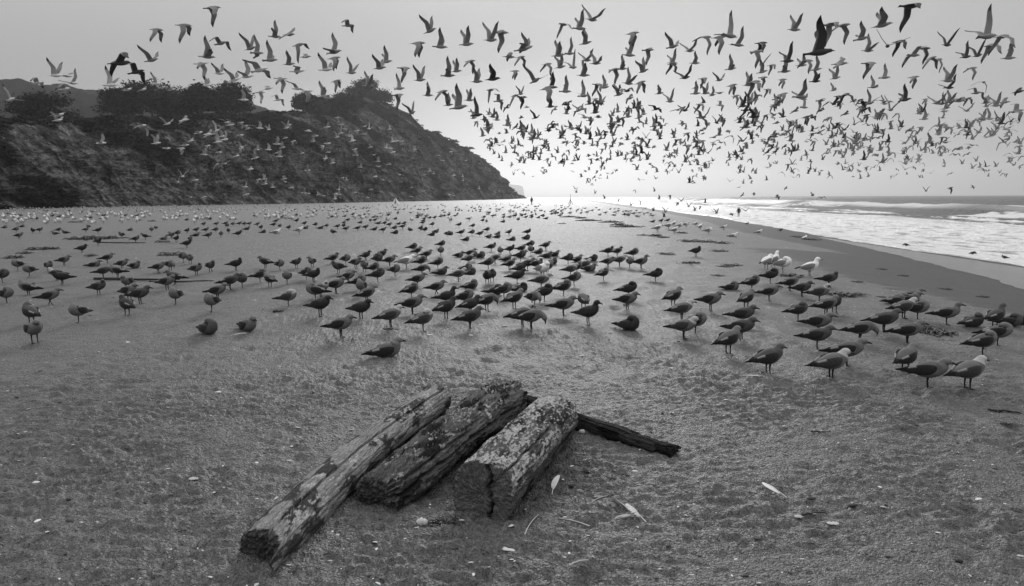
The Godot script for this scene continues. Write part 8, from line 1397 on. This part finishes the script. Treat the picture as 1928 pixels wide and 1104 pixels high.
	for sd in [-1.0, 1.0]:
		var wp := [Vector3(0.084, 0.242, 0.052), Vector3(0.058, 0.238, 0.07), Vector3(0.01, 0.226, 0.081), Vector3(-0.05, 0.213, 0.076), Vector3(-0.11, 0.201, 0.056), Vector3(-0.17, 0.186, 0.026), Vector3(-0.23, 0.178, 0.013), Vector3(-0.275, 0.172, 0.004)]
		for k in wp.size():
			wp[k].z *= sd
			if sit: wp[k].y = lerp(wp[k].y, 0.205, 0.45)
			wp[k].y += drop + (0.004 * sd if k > 5 else 0.0)
		var wt := [0.006, 0.013, 0.015, 0.014, 0.012, 0.008, 0.005, 0.002]
		var wh := [0.014, 0.034, 0.05, 0.05, 0.041, 0.026, 0.012, 0.003]
		var wing_col := func(t, a, p):
			var bars: float = 1.0 + 0.35 * no.get_noise_3d(p.x * 40.0, p.y * 160.0, 7.0) + 0.45 * pow(absf(sin(p.x * 95.0 + p.y * 60.0)), 6.0)
			if t > 0.73: return grey(P[3])
			if t > 0.52 and t < 0.68 and sin(a) * 1.0 < -0.55: return grey(0.3)   # pale trailing edge
			return grey(P[2] * bars)
		s.loft(smooth_path(wp, 6), smooth_path(wt, 6), smooth_path(wh, 6), 14, wing_col)
	# legs and webbed feet
	if not sit:
		var leg := func(_t, _a, _p): return grey(0.022 if plume != 2 else 0.22)
		var sides := [-1.0, 1.0] if pose != 2 else [1.0]
		for sd in sides:
			var fx = 0.012 + (0.04 * sd if pose == 7 else 0.0)
			var zz: float = 0.03 * sd if pose != 2 else 0.008
			s.loft([Vector3(0.0, 0.15, zz), Vector3(0.004, 0.105, zz), Vector3(-0.004 + fx * 0.5, 0.062, zz), Vector3(fx - 0.004, 0.01, zz)], [0.018, 0.01, 0.007, 0.0068], [0.02, 0.011, 0.0075, 0.007], 7, leg)
			var heel := s.vert(Vector3(fx - 0.012, 0.008, zz), leg.call(0, 0, 0))
			var under := s.vert(Vector3(fx - 0.012, 0.0, zz), leg.call(0, 0, 0))
			var toes := []
			for q in [-0.022, 0.0, 0.022]:
				toes.append(s.vert(Vector3(fx + 0.042 - abs(q) * 0.3, 0.003, zz + q), leg.call(0, 0, 0)))
			s.tri(heel, toes[1], toes[0])
			s.tri(heel, toes[2], toes[1])
			s.tri(under, toes[0], toes[1])
			s.tri(under, toes[1], toes[2])
			s.tri(heel, toes[0], under)
			s.tri(heel, under, toes[2])
	return s.mesh()

const LOOK := ["grey pale-bellied gull", "sooty dark gull", "white slate-backed gull", "grey whitish-headed gull", "brownish grey gull"]
const STANCE := ["standing neck up", "standing at ease", "standing, head tucked", "lying, head up", "lying, head tucked", "bending its head down", "standing, head turned aside", "stepping forward"]

func build_gulls():
	var cache := {}
	var protos := {}
	for set_of in [["standing_gull", STANDING, "dark gulls standing on the sand"], ["resting_gull", RESTING, "dark gulls lying on the sand"], ["white_gull", WHITE, "white gulls loafing on the sand"]]:
		for r in set_of[1]:
			var pose := int(r[3])
			var plume := int(r[4])
			var key := [pose, plume]
			if not cache.has(key): cache[key] = gull_mesh(pose, plume)
			var o := MeshInstance3D.new()
			o.name = numbered(set_of[0])
			o.mesh = cache[key]
			o.material_override = M.plume
			add_child(o)
			o.position = Vector3(r[0], ground(r[0], r[1]) - (0.014 if pose in [3, 4] else 0.003), r[1])
			o.rotation.y = deg_to_rad(r[2])
			var k := 1.28 if plume == 2 else 1.0
			o.scale = Vector3.ONE * k * rng.randf_range(0.88, 0.99)
			var d := Vector2(r[0], r[1]).length()
			var place := " in the rows behind the driftwood"
			if shore_u(r[0], r[1]) > 3.4 and d < 30.0: place = " near the edge of the damp sand"
			elif d > 55.0: place = " far back towards the bluff"
			elif d > 24.0: place = " in the rows behind the main flock"
			elif d > 11.0: place = " in the thick of the flock"
			var label: String = LOOK[plume] + " " + STANCE[pose] + place
			tag(o, label, "gull", set_of[2] + ": " + label)
	# the farthest birds of the loafing flock read as one mass
	var s := Shape.new()
	for r in FAR_MASS:
		far_gull(s, Vector3(r[0], ground(r[0], r[1]), r[1]), deg_to_rad(r[2]), int(r[3]) in [3, 4], int(r[4]))
	tag(put("gull_flock", s.mesh(), M.plume), "far gulls massed on the sand below the bluff", "gulls", "", "stuff")

func far_gull(s: Shape, at: Vector3, turn: float, sit: bool, plume: int):
	var P: Array = PLUME[plume]
	var b := Basis(Vector3.UP, turn)
	var y := -0.12 if sit else 0.0
	var path := []
	for q in [Vector3(-0.27, 0.18, 0), Vector3(-0.1, 0.2, 0), Vector3(0.02, 0.22, 0), Vector3(0.1, 0.25, 0), Vector3(0.125, 0.3, 0), Vector3(0.16, 0.31, 0), Vector3(0.23, 0.29, 0)]: path.append(at + b * (q + Vector3(0, y, 0)))
	var cf := func(t, a, _p):
		if t > 0.55: return grey(P[1] if t < 0.95 else P[5])
		if sin(a) > -0.2: return grey(P[2] if t > 0.1 else P[3])
		return grey(P[6])
	s.loft(path, [0.01, 0.06, 0.08, 0.06, 0.04, 0.034, 0.004], [0.01, 0.05, 0.075, 0.066, 0.042, 0.034, 0.005], 8, cf, b * Vector3(0, 0, 1))
	if not sit:
		var lf := func(_t, _a, _p): return grey(0.03)
		for sd in [-0.03, 0.03]:
			s.loft([at + b * Vector3(0, 0.17, sd), at + b * Vector3(0.0, 0.0, sd)], [0.008, 0.006], [0.008, 0.006], 4, lf)

# ------------------------------------------------------------------ gulls in the air
# stroke: shoulder lift, wrist bend and sweep in degrees
const STROKE := [[62.0, -14.0, 4.0], [34.0, 6.0, 10.0], [10.0, -14.0, 16.0], [-34.0, -24.0, 14.0], [24.0, -62.0, 10.0]]

func flyer(s: Shape, stroke: int, P: Array, xf: Transform3D, near: bool, twist := 0.0):
	var segs := 12 if near else 6
	var body := [Vector3(-0.23, 0.0, 0), Vector3(-0.2, 0.0, 0), Vector3(-0.13, 0.0, 0), Vector3(-0.06, 0.0, 0), Vector3(0.02, 0.0, 0), Vector3(0.09, 0.004, 0), Vector3(0.14, 0.008, 0), Vector3(0.175, 0.01, 0), Vector3(0.2, 0.006, 0), Vector3(0.215, 0.002, 0), Vector3(0.252, -0.006, 0)]
	var bw := [0.05, 0.045, 0.03, 0.046, 0.057, 0.053, 0.038, 0.032, 0.022, 0.01, 0.002]
	var bh := [0.003, 0.006, 0.018, 0.04, 0.052, 0.05, 0.036, 0.031, 0.022, 0.01, 0.003]
	if near:
		body = smooth_path(body, 2)
		bw = smooth_path(bw, 2)
		bh = smooth_path(bh, 2)
	for k in body.size(): body[k] = xf * body[k]
	var side: Vector3 = xf.basis * Vector3(0, 0, 1)
	var bc := func(t, a, _p):
		if t > 0.9: return grey(P[5])
		if t > 0.58: return grey(P[1])
		if t < 0.1: return grey(P[4])
		return grey(P[6] if sin(a) < 0.2 else P[0])
	s.loft(body, bw, bh, segs, bc, side)
	var st: Array = STROKE[stroke]
	for sd in [-1.0, 1.0]:
		var lift := deg_to_rad(st[0] + twist * sd)
		var wrist := deg_to_rad(st[0] + twist * sd + st[1])
		var sweep := deg_to_rad(st[2])
		var a := Vector3(0.045, 0.02, 0.03 * sd)
		var arm := Vector3(sin(0.2), 0, 0) * 0.24 + Vector3(0, sin(lift), cos(lift) * sd) * 0.235
		var hand := Vector3(-sin(sweep) - 0.12, 0, 0) * 0.34 + Vector3(0, sin(wrist), cos(wrist) * sd) * 0.335
		var b := a + arm
		var tip := b + hand
		# leading edge points and chords
		var le := [a + Vector3(0.035, 0, 0), a + arm * 0.5 + Vector3(0.04, 0, 0), b + Vector3(0.035, 0, 0), b + hand * 0.35 + Vector3(0.02, 0, 0), b + hand * 0.7 + Vector3(0.0, 0, 0), tip]
		var ch := [0.17, 0.165, 0.15, 0.125, 0.085, 0.012]
		if near:
			le = smooth_path(le, 2)
			ch = smooth_path(ch, 2)
		var n := le.size()
		var cols_n := 5
		var start := s.v.size()
		for k in n:
			var t := k / float(n - 1)
			var dirv: Vector3 = (le[min(k + 1, n - 1)] - le[max(k - 1, 0)])
			var up = Vector3(1, 0, 0).cross(dirv).normalized() * -sd
			for face in 2:
				for c in cols_n:
					var f := c / float(cols_n - 1)
					var thick := 0.009 * (1.0 - t * 0.8) * sin(PI * pow(f, 0.5)) + 0.0012
					var camber := 0.012 * sin(PI * f) * (1.0 - t * 0.5)
					var p: Vector3 = le[k] - Vector3(1, 0, 0) * ch[k] * f + up * (camber + (thick if face == 0 else -thick * 0.4))
					var tone: float = P[2] if face == 0 else P[7]
					if t > 0.74: tone = P[3]
					elif f > 0.9 and t < 0.6: tone = 0.32 if P[2] > 0.03 else P[2]
					s.vert(xf * p, grey(tone))
		var w := cols_n * 2
		for k in n - 1:
			for face in 2:
				for c in cols_n - 1:
					var q := start + k * w + face * cols_n + c
					if (face == 0) == (sd > 0.0):
						s.tri(q, q + w, q + 1)
						s.tri(q + 1, q + w, q + w + 1)
					else:
						s.tri(q, q + 1, q + w)
						s.tri(q + 1, q + w + 1, q + w)
			for c in [0, cols_n - 1]:
				var q: int = start + k * w + c
				s.tri(q, q + cols_n, q + w)
				s.tri(q + cols_n, q + w + cols_n, q + w)

# body, head, wing, tip, tail, bill, belly, underwing
const AIR := [
	[0.22, 0.27, 0.18, 0.07, 0.06, 0.08, 0.24, 0.24],
	[0.06, 0.06, 0.05, 0.03, 0.025, 0.03, 0.06, 0.06],
	[0.7, 0.75, 0.2, 0.06, 0.6, 0.3, 0.72, 0.5]]
const AIR_LOOK := ["grey gull in flight", "dark sooty gull in flight", "pale gull in flight"]
const AIR_STANCE := ["with wings raised steeply", "with wings half raised", "gliding on level wings", "with wings pressed down", "with arched wings"]

func build_flock():
	var cache := {}
	for r in FLYING:
		var stroke := int(r[4])
		var plume := int(r[5])
		var var_n := rng.randi() % 3
		var key := [stroke, plume, var_n]
		if not cache.has(key):
			var s := Shape.new()
			flyer(s, stroke, AIR[plume], Transform3D.IDENTITY, true, [0.0, 9.0, -9.0][var_n])
			cache[key] = s.mesh()
		var o := MeshInstance3D.new()
		o.name = numbered("flying_gull")
		o.mesh = cache[key]
		o.material_override = M.plume
		add_child(o)
		o.position = Vector3(r[0], r[1], r[2])
		o.rotation = Vector3(deg_to_rad(rng.randfn() * 20.0), deg_to_rad(r[3]), deg_to_rad(rng.randf_range(-4, 14)))
		var place := "over the loafing flock"
		if plume == 2: place = "before the bluff"
		elif shore_u(r[0], r[2]) > 6.0: place = "over the surf"
		elif r[2] > -20.0: place = "high over the near sand"
		var label: String = AIR_LOOK[plume] + " " + AIR_STANCE[stroke] + ", " + place
		tag(o, label, "gull", "gulls flying over the beach: " + label)
	var far := Shape.new()
	for r in FLYING_FAR:
		var b := Basis.from_euler(Vector3(deg_to_rad(rng.randf_range(-30, 30)), deg_to_rad(r[3]), deg_to_rad(rng.randf_range(-6, 14))))
		flyer(far, int(r[4]), AIR[int(r[5])], Transform3D(b, Vector3(r[0], r[1], r[2])), false, rng.randf_range(-10, 10))
	tag(put("far_flock", far.mesh(), M.plume), "countless far gulls wheeling over the surf and beach", "gulls", "", "stuff")

# ------------------------------------------------------------------ people and their traces
func figure(coat: float, trousers: float, stride: float) -> ArrayMesh:
	var s := Shape.new()
	var cf := func(_t, _a, p):
		if p.y > 1.5: return grey(0.16 if p.y < 1.64 else 0.03)
		return grey(coat if p.y > 0.72 else trousers)
	for sd in [-1.0, 1.0]:
		s.loft([Vector3(stride * sd - 0.02, 0.0, 0.09 * sd), Vector3(stride * sd, 0.1, 0.09 * sd), Vector3(stride * 0.6 * sd + 0.02, 0.48, 0.1 * sd), Vector3(0, 0.92, 0.08 * sd)], [0.05, 0.045, 0.06, 0.1], [0.06, 0.05, 0.065, 0.11], 10, cf)
		s.loft([Vector3(stride * sd - 0.06, 0.03, 0.09 * sd), Vector3(stride * sd + 0.18, 0.03, 0.1 * sd)], [0.045, 0.04], [0.035, 0.025], 8, cf)
		s.loft([Vector3(0, 1.42, 0.17 * sd), Vector3(-0.03, 1.15, 0.27 * sd), Vector3(0.04, 0.86, 0.33 * sd), Vector3(0.05, 0.76, 0.34 * sd)], [0.07, 0.06, 0.045, 0.025], [0.075, 0.06, 0.05, 0.03], 10, cf)
	var ys := [0.7, 0.85, 1.0, 1.2, 1.38, 1.46, 1.5, 1.55, 1.62, 1.7, 1.75]
	var path := []
	for y in ys: path.append(Vector3(0.02 if y > 1.5 else 0.0, y, 0))
	s.loft(path, [0.2, 0.22, 0.2, 0.19, 0.2, 0.13, 0.06, 0.065, 0.08, 0.07, 0.02], [0.17, 0.17, 0.15, 0.14, 0.13, 0.09, 0.06, 0.08, 0.095, 0.085, 0.02], 14, cf)
	# nose and brow give the head a front
	s.loft([Vector3(0.1, 1.63, 0), Vector3(0.125, 1.6, 0)], [0.012, 0.016], [0.02, 0.012], 6, cf)
	return s.mesh()

func build_people():
	var p := put("person", figure(0.022, 0.02, 0.16), M.cloth)
	p.position = Vector3(PERSON_A.x, PERSON_A.y, PERSON_A.z)
	p.rotation.y = 1.3
	tag(p, "person in a dark coat walking through the edge of the surf", "person")
	var q := put("person", figure(0.05, 0.04, 0.03), M.cloth)
	q.position = PERSON_B
	q.rotation.y = -1.2
	tag(q, "person standing far off where beach and fogged headland meet", "person")
	# upright pole propped by three driftwood legs
	var t := base_node("driftwood_tripod", TRIPOD)
	tag(t, "pole held upright by three driftwood legs on the far beach", "tripod")
	var col := func(_t, _a, _p): return grey(0.05)
	var pole := Shape.new()
	pole.loft([Vector3(0, 0.1, 0), Vector3(0.02, 1.2, 0), Vector3(0, 2.25, 0)], [0.06, 0.05, 0.035], [0.06, 0.05, 0.035], 8, col)
	put("pole", pole.mesh(), M.cloth, t)
	for k in 3:
		var a := TAU * k / 3.0 + 0.5
		var leg := Shape.new()
		leg.loft([Vector3(cos(a) * 0.6, -0.05, sin(a) * 0.6), Vector3(cos(a) * 0.3, 0.5, sin(a) * 0.3), Vector3(cos(a) * 0.02, 1.15, sin(a) * 0.02)], [0.05, 0.05, 0.035], [0.05, 0.05, 0.035], 8, col)
		put("leg", leg.mesh(), M.cloth, t)
	# small white shelter
	var tent := base_node("tent", TENT)
	tag(tent, "small white pyramid tent at the foot of the dark bluff", "tent")
	var s := Shape.new()
	var apex := Vector3(0, 1.7, 0)
	var cor := [Vector3(-1.0, 0, 0.8), Vector3(0.95, 0, 0.9), Vector3(1.0, 0, -0.9), Vector3(-0.9, 0, -0.9)]
	for k in 4:
		var a: Vector3 = cor[k]
		var b: Vector3 = cor[(k + 1) % 4]
		if k == 0:     # doorway between two flaps
			for pair in [[a, a.lerp(b, 0.36)], [a.lerp(b, 0.64), b]]:
				s.tri(s.vert(apex, grey(0.72)), s.vert(pair[1], grey(0.72)), s.vert(pair[0], grey(0.72)))
		else: s.tri(s.vert(apex, grey(0.72)), s.vert(b, grey(0.72)), s.vert(a, grey(0.72)))
	put("canvas", s.mesh(), M.cloth, tent)
	var pole2 := Shape.new()
	pole2.loft([Vector3.ZERO, Vector3(0, 1.78, 0)], [0.03, 0.025], [0.03, 0.025], 6, col)
	put("pole", pole2.mesh(), M.cloth, tent)

# ------------------------------------------------------------------ seaweed, sticks, feathers, shells
func kelp_shape(seed_at: int, straps: int, wide: float) -> ArrayMesh:
	var r := RandomNumberGenerator.new()
	r.seed = seed_at
	var s := Shape.new()
	for k in straps:
		var c := Vector3(clampf(r.randfn(), -1.6, 1.6) * 0.24 * wide, 0, clampf(r.randfn(), -1.6, 1.6) * 0.17)
		var a := r.randf() * TAU
		var path := []
		var ws := []
		var hs := []
		var n := 7
		var len := r.randf_range(0.3, 0.65)
		var top: float = r.randf_range(0.03, 0.2) * exp(-c.length() * 1.1)
		var q := c
		for j in n:
			var t := j / float(n - 1)
			path.append(Vector3(q.x, max(0.008, top * sin(PI * t) + r.randf_range(-0.01, 0.015)), q.z))
			a += r.randf_range(-0.6, 0.6)
			q += Vector3(cos(a), 0, sin(a)) * len / n
			ws.append(r.randf_range(0.025, 0.06) * (1.0 - 0.6 * t))
			hs.append(0.012)
		var tone := r.randf_range(0.018, 0.05)
		s.loft(path, ws, hs, 5, func(_t, _a, _p): return grey(tone), Vector3(0.3, 0, 1))
	return s.mesh()

func build_wrack():
	var kinds := [kelp_shape(1, 46, 1.0), kelp_shape(2, 30, 1.5), kelp_shape(3, 24, 0.8), kelp_shape(4, 60, 2.2)]
	for r in KELP:
		var o := put("kelp_clump", kinds[int(r[3])], M.kelp)
		o.position = Vector3(r[0], ground(r[0], r[1]), r[1])
		o.rotation.y = deg_to_rad(r[4])
		o.scale = Vector3(r[2], min(r[2], 1.4), r[2])
		var big: bool = r[2] > 1.2
		var label = ("broad mound of dark kelp" if big else "small dark clump of seaweed") + " washed up " + r[5]
		tag(o, label, "seaweed", "seaweed on the beach: " + label)
	for r in STICKS:      # x, z, length, turn, thickness, tone
		var s := Shape.new()
		var path := []
		var ws := []
		for j in 9:
			var t := j / 8.0
			path.append(Vector3((t - 0.5) * r[2], r[4] * 0.6 + 0.01 * rng.randf(), 0.03 * r[2] * sin(t * 5.0 + r[2] * 9.0)))
			ws.append(r[4] * (1.1 - 0.6 * t) * rng.randf_range(0.85, 1.15))
		s.loft(path, ws, ws, 7, func(_t, _a, p): return grey(r[5] * (0.8 + 0.4 * sin(p.x * 90.0))))
		var o := put("driftwood_stick", s.mesh(), M.bit)
		o.position = Vector3(r[0], ground(r[0], r[1]), r[1])
		o.rotation.y = deg_to_rad(r[3])
		tag(o, r[6], "stick", "sticks on the sand: " + r[6])

func feather(r: Array):
	# x, z, length, turn, tone, upright tilt, width share, label, torn
	var at := Vector3(r[0], ground(r[0], r[1]) + 0.012, r[1])
	var o := base_node("feather", at, deg_to_rad(r[3]))
	o.rotation.z = deg_to_rad(r[5])
	tag(o, r[7], "feather")
	var L: float = r[2]
	var shaft := Shape.new()
	var path := []
	var ws := []
	for k in 10:
		var t := k / 9.0
		path.append(Vector3(t * L, 0.006 + 0.02 * L * sin(PI * t) * 3.0, 0.16 * L * t * t))
		ws.append(lerp(0.0032, 0.001, t))
	shaft.loft(path, ws, ws, 6, func(_t, _a, _p): return grey(0.55))
	put("shaft", shaft.mesh(), M.bit, o)
	var vane := Shape.new()
	for sd in [-1.0, 1.0]:
		var rows := 26
		var from := vane.v.size()
		for k in rows:
			var t := 0.22 + 0.78 * k / float(rows - 1)
			var f := t * 9.0
			var i := int(min(f, 8.0))
			var c: Vector3 = path[i].lerp(path[i + 1], f - i)
			var wide: float = r[6] * L * pow(sin(PI * clamp((t - 0.2) / 0.82, 0.0, 1.0)), 0.55) * (0.62 if sd > 0 else 1.0)
			if r[8] and k % 3 == 0: wide *= rng.randf_range(0.15, 0.8)
			wide *= rng.randf_range(0.93, 1.0)
			for q in 3:
				var g := q / 2.0
				vane.vert(c + Vector3(0.035 * L * g, 0.015 * L * g * (1.0 - g) * 2.0 - 0.004 * g, sd * wide * g), grey(r[4] * rng.randf_range(0.85, 1.1)))
			for q in 3:
				var g := q / 2.0
				vane.vert(c + Vector3(0.035 * L * g, 0.015 * L * g * (1.0 - g) * 2.0 - 0.004 * g - 0.0012, sd * wide * g), grey(r[4] * 0.9))
		for k in rows - 1:
			for q in 2:
				for face in 2:
					var a := from + k * 6 + face * 3 + q
					if (face == 0) == (sd < 0):
						vane.tri(a, a + 1, a + 6)
						vane.tri(a + 1, a + 7, a + 6)
					else:
						vane.tri(a, a + 6, a + 1)
						vane.tri(a + 1, a + 6, a + 7)
	put("vane", vane.mesh(), M.bit, o)

func build_litter():
	for r in FEATHERS: feather(r)
	# shells and stones that can be told apart
	for r in PIECES:      # x, z, size, flatness, tone, turn, name, label, category
		var s := Shape.new()
		var no := FastNoiseLite.new()
		no.seed = int(absf(r[0]) * 900.0)
		no.frequency = 30.0
		var rows := 9
		var path := []
		var ws := []
		var hs := []
		for k in rows:
			var t := k / float(rows - 1)
			path.append(Vector3((t - 0.5) * r[2], r[2] * r[3] * 0.35, 0))
			var e := pow(sin(PI * clamp(t, 0.02, 0.98)), 0.4) * (1.0 + 0.5 * no.get_noise_1d(t + r[0]))
			ws.append(r[2] * 0.33 * e)
			hs.append(r[2] * r[3] * 0.5 * e)
		s.loft(path, ws, hs, 12, func(_t, _a, p): return grey(r[4] * (1.0 + 0.3 * no.get_noise_3dv(p))))
		var o := put(r[6], s.mesh(), M.bit)
		o.position = Vector3(r[0], ground(r[0], r[1]), r[1])
		o.rotation.y = deg_to_rad(r[5])
		tag(o, r[7], r[8], "bits lying on the sand: " + r[7])
	# broken shell, grit and scraps of weed strewn over the dry sand
	var bit := Shape.new()
	bit.loft([Vector3(-0.5, 0.1, 0), Vector3(-0.2, 0.16, 0.05), Vector3(0.2, 0.14, -0.05), Vector3(0.5, 0.1, 0)], [0.1, 0.32, 0.26, 0.06], [0.06, 0.14, 0.12, 0.05], 6, func(_t, _a, _p): return grey(1))
	var mm := MultiMesh.new()
	mm.transform_format = MultiMesh.TRANSFORM_3D
	mm.use_colors = true
	mm.mesh = bit.mesh()
	mm.instance_count = 5200
	for k in 5200:
		var d := 2.4 + 42.0 * pow(rng.randf(), 1.7)
		var x := rng.randf_range(-0.85, 0.85) * d
		var z := -d
		for tries in 6:
			if damp(x, z) < 0.4: break
			x = rng.randf_range(-0.85, 0.6) * d
		var sz := rng.randf_range(0.006, 0.02) * (1.0 + 0.035 * d)
		if rng.randf() < 0.06: sz *= 2.0
		var b := Basis(Vector3.UP, rng.randf() * TAU).scaled(Vector3(sz * rng.randf_range(0.7, 1.8), sz * 0.8, sz))
		mm.set_instance_transform(k, Transform3D(b, Vector3(x, ground(x, z) - 0.002, z)))
		mm.set_instance_color(k, grey(0.03 if rng.randf() < 0.55 else rng.randf_range(0.4, 0.75)))
	var mi := MultiMeshInstance3D.new()
	mi.name = "shell_grit"
	mi.multimesh = mm
	mi.material_override = M.bit
	add_child(mi)
	tag(mi, "broken shell, grit and weed scraps strewn over the sand", "beach litter", "", "stuff")
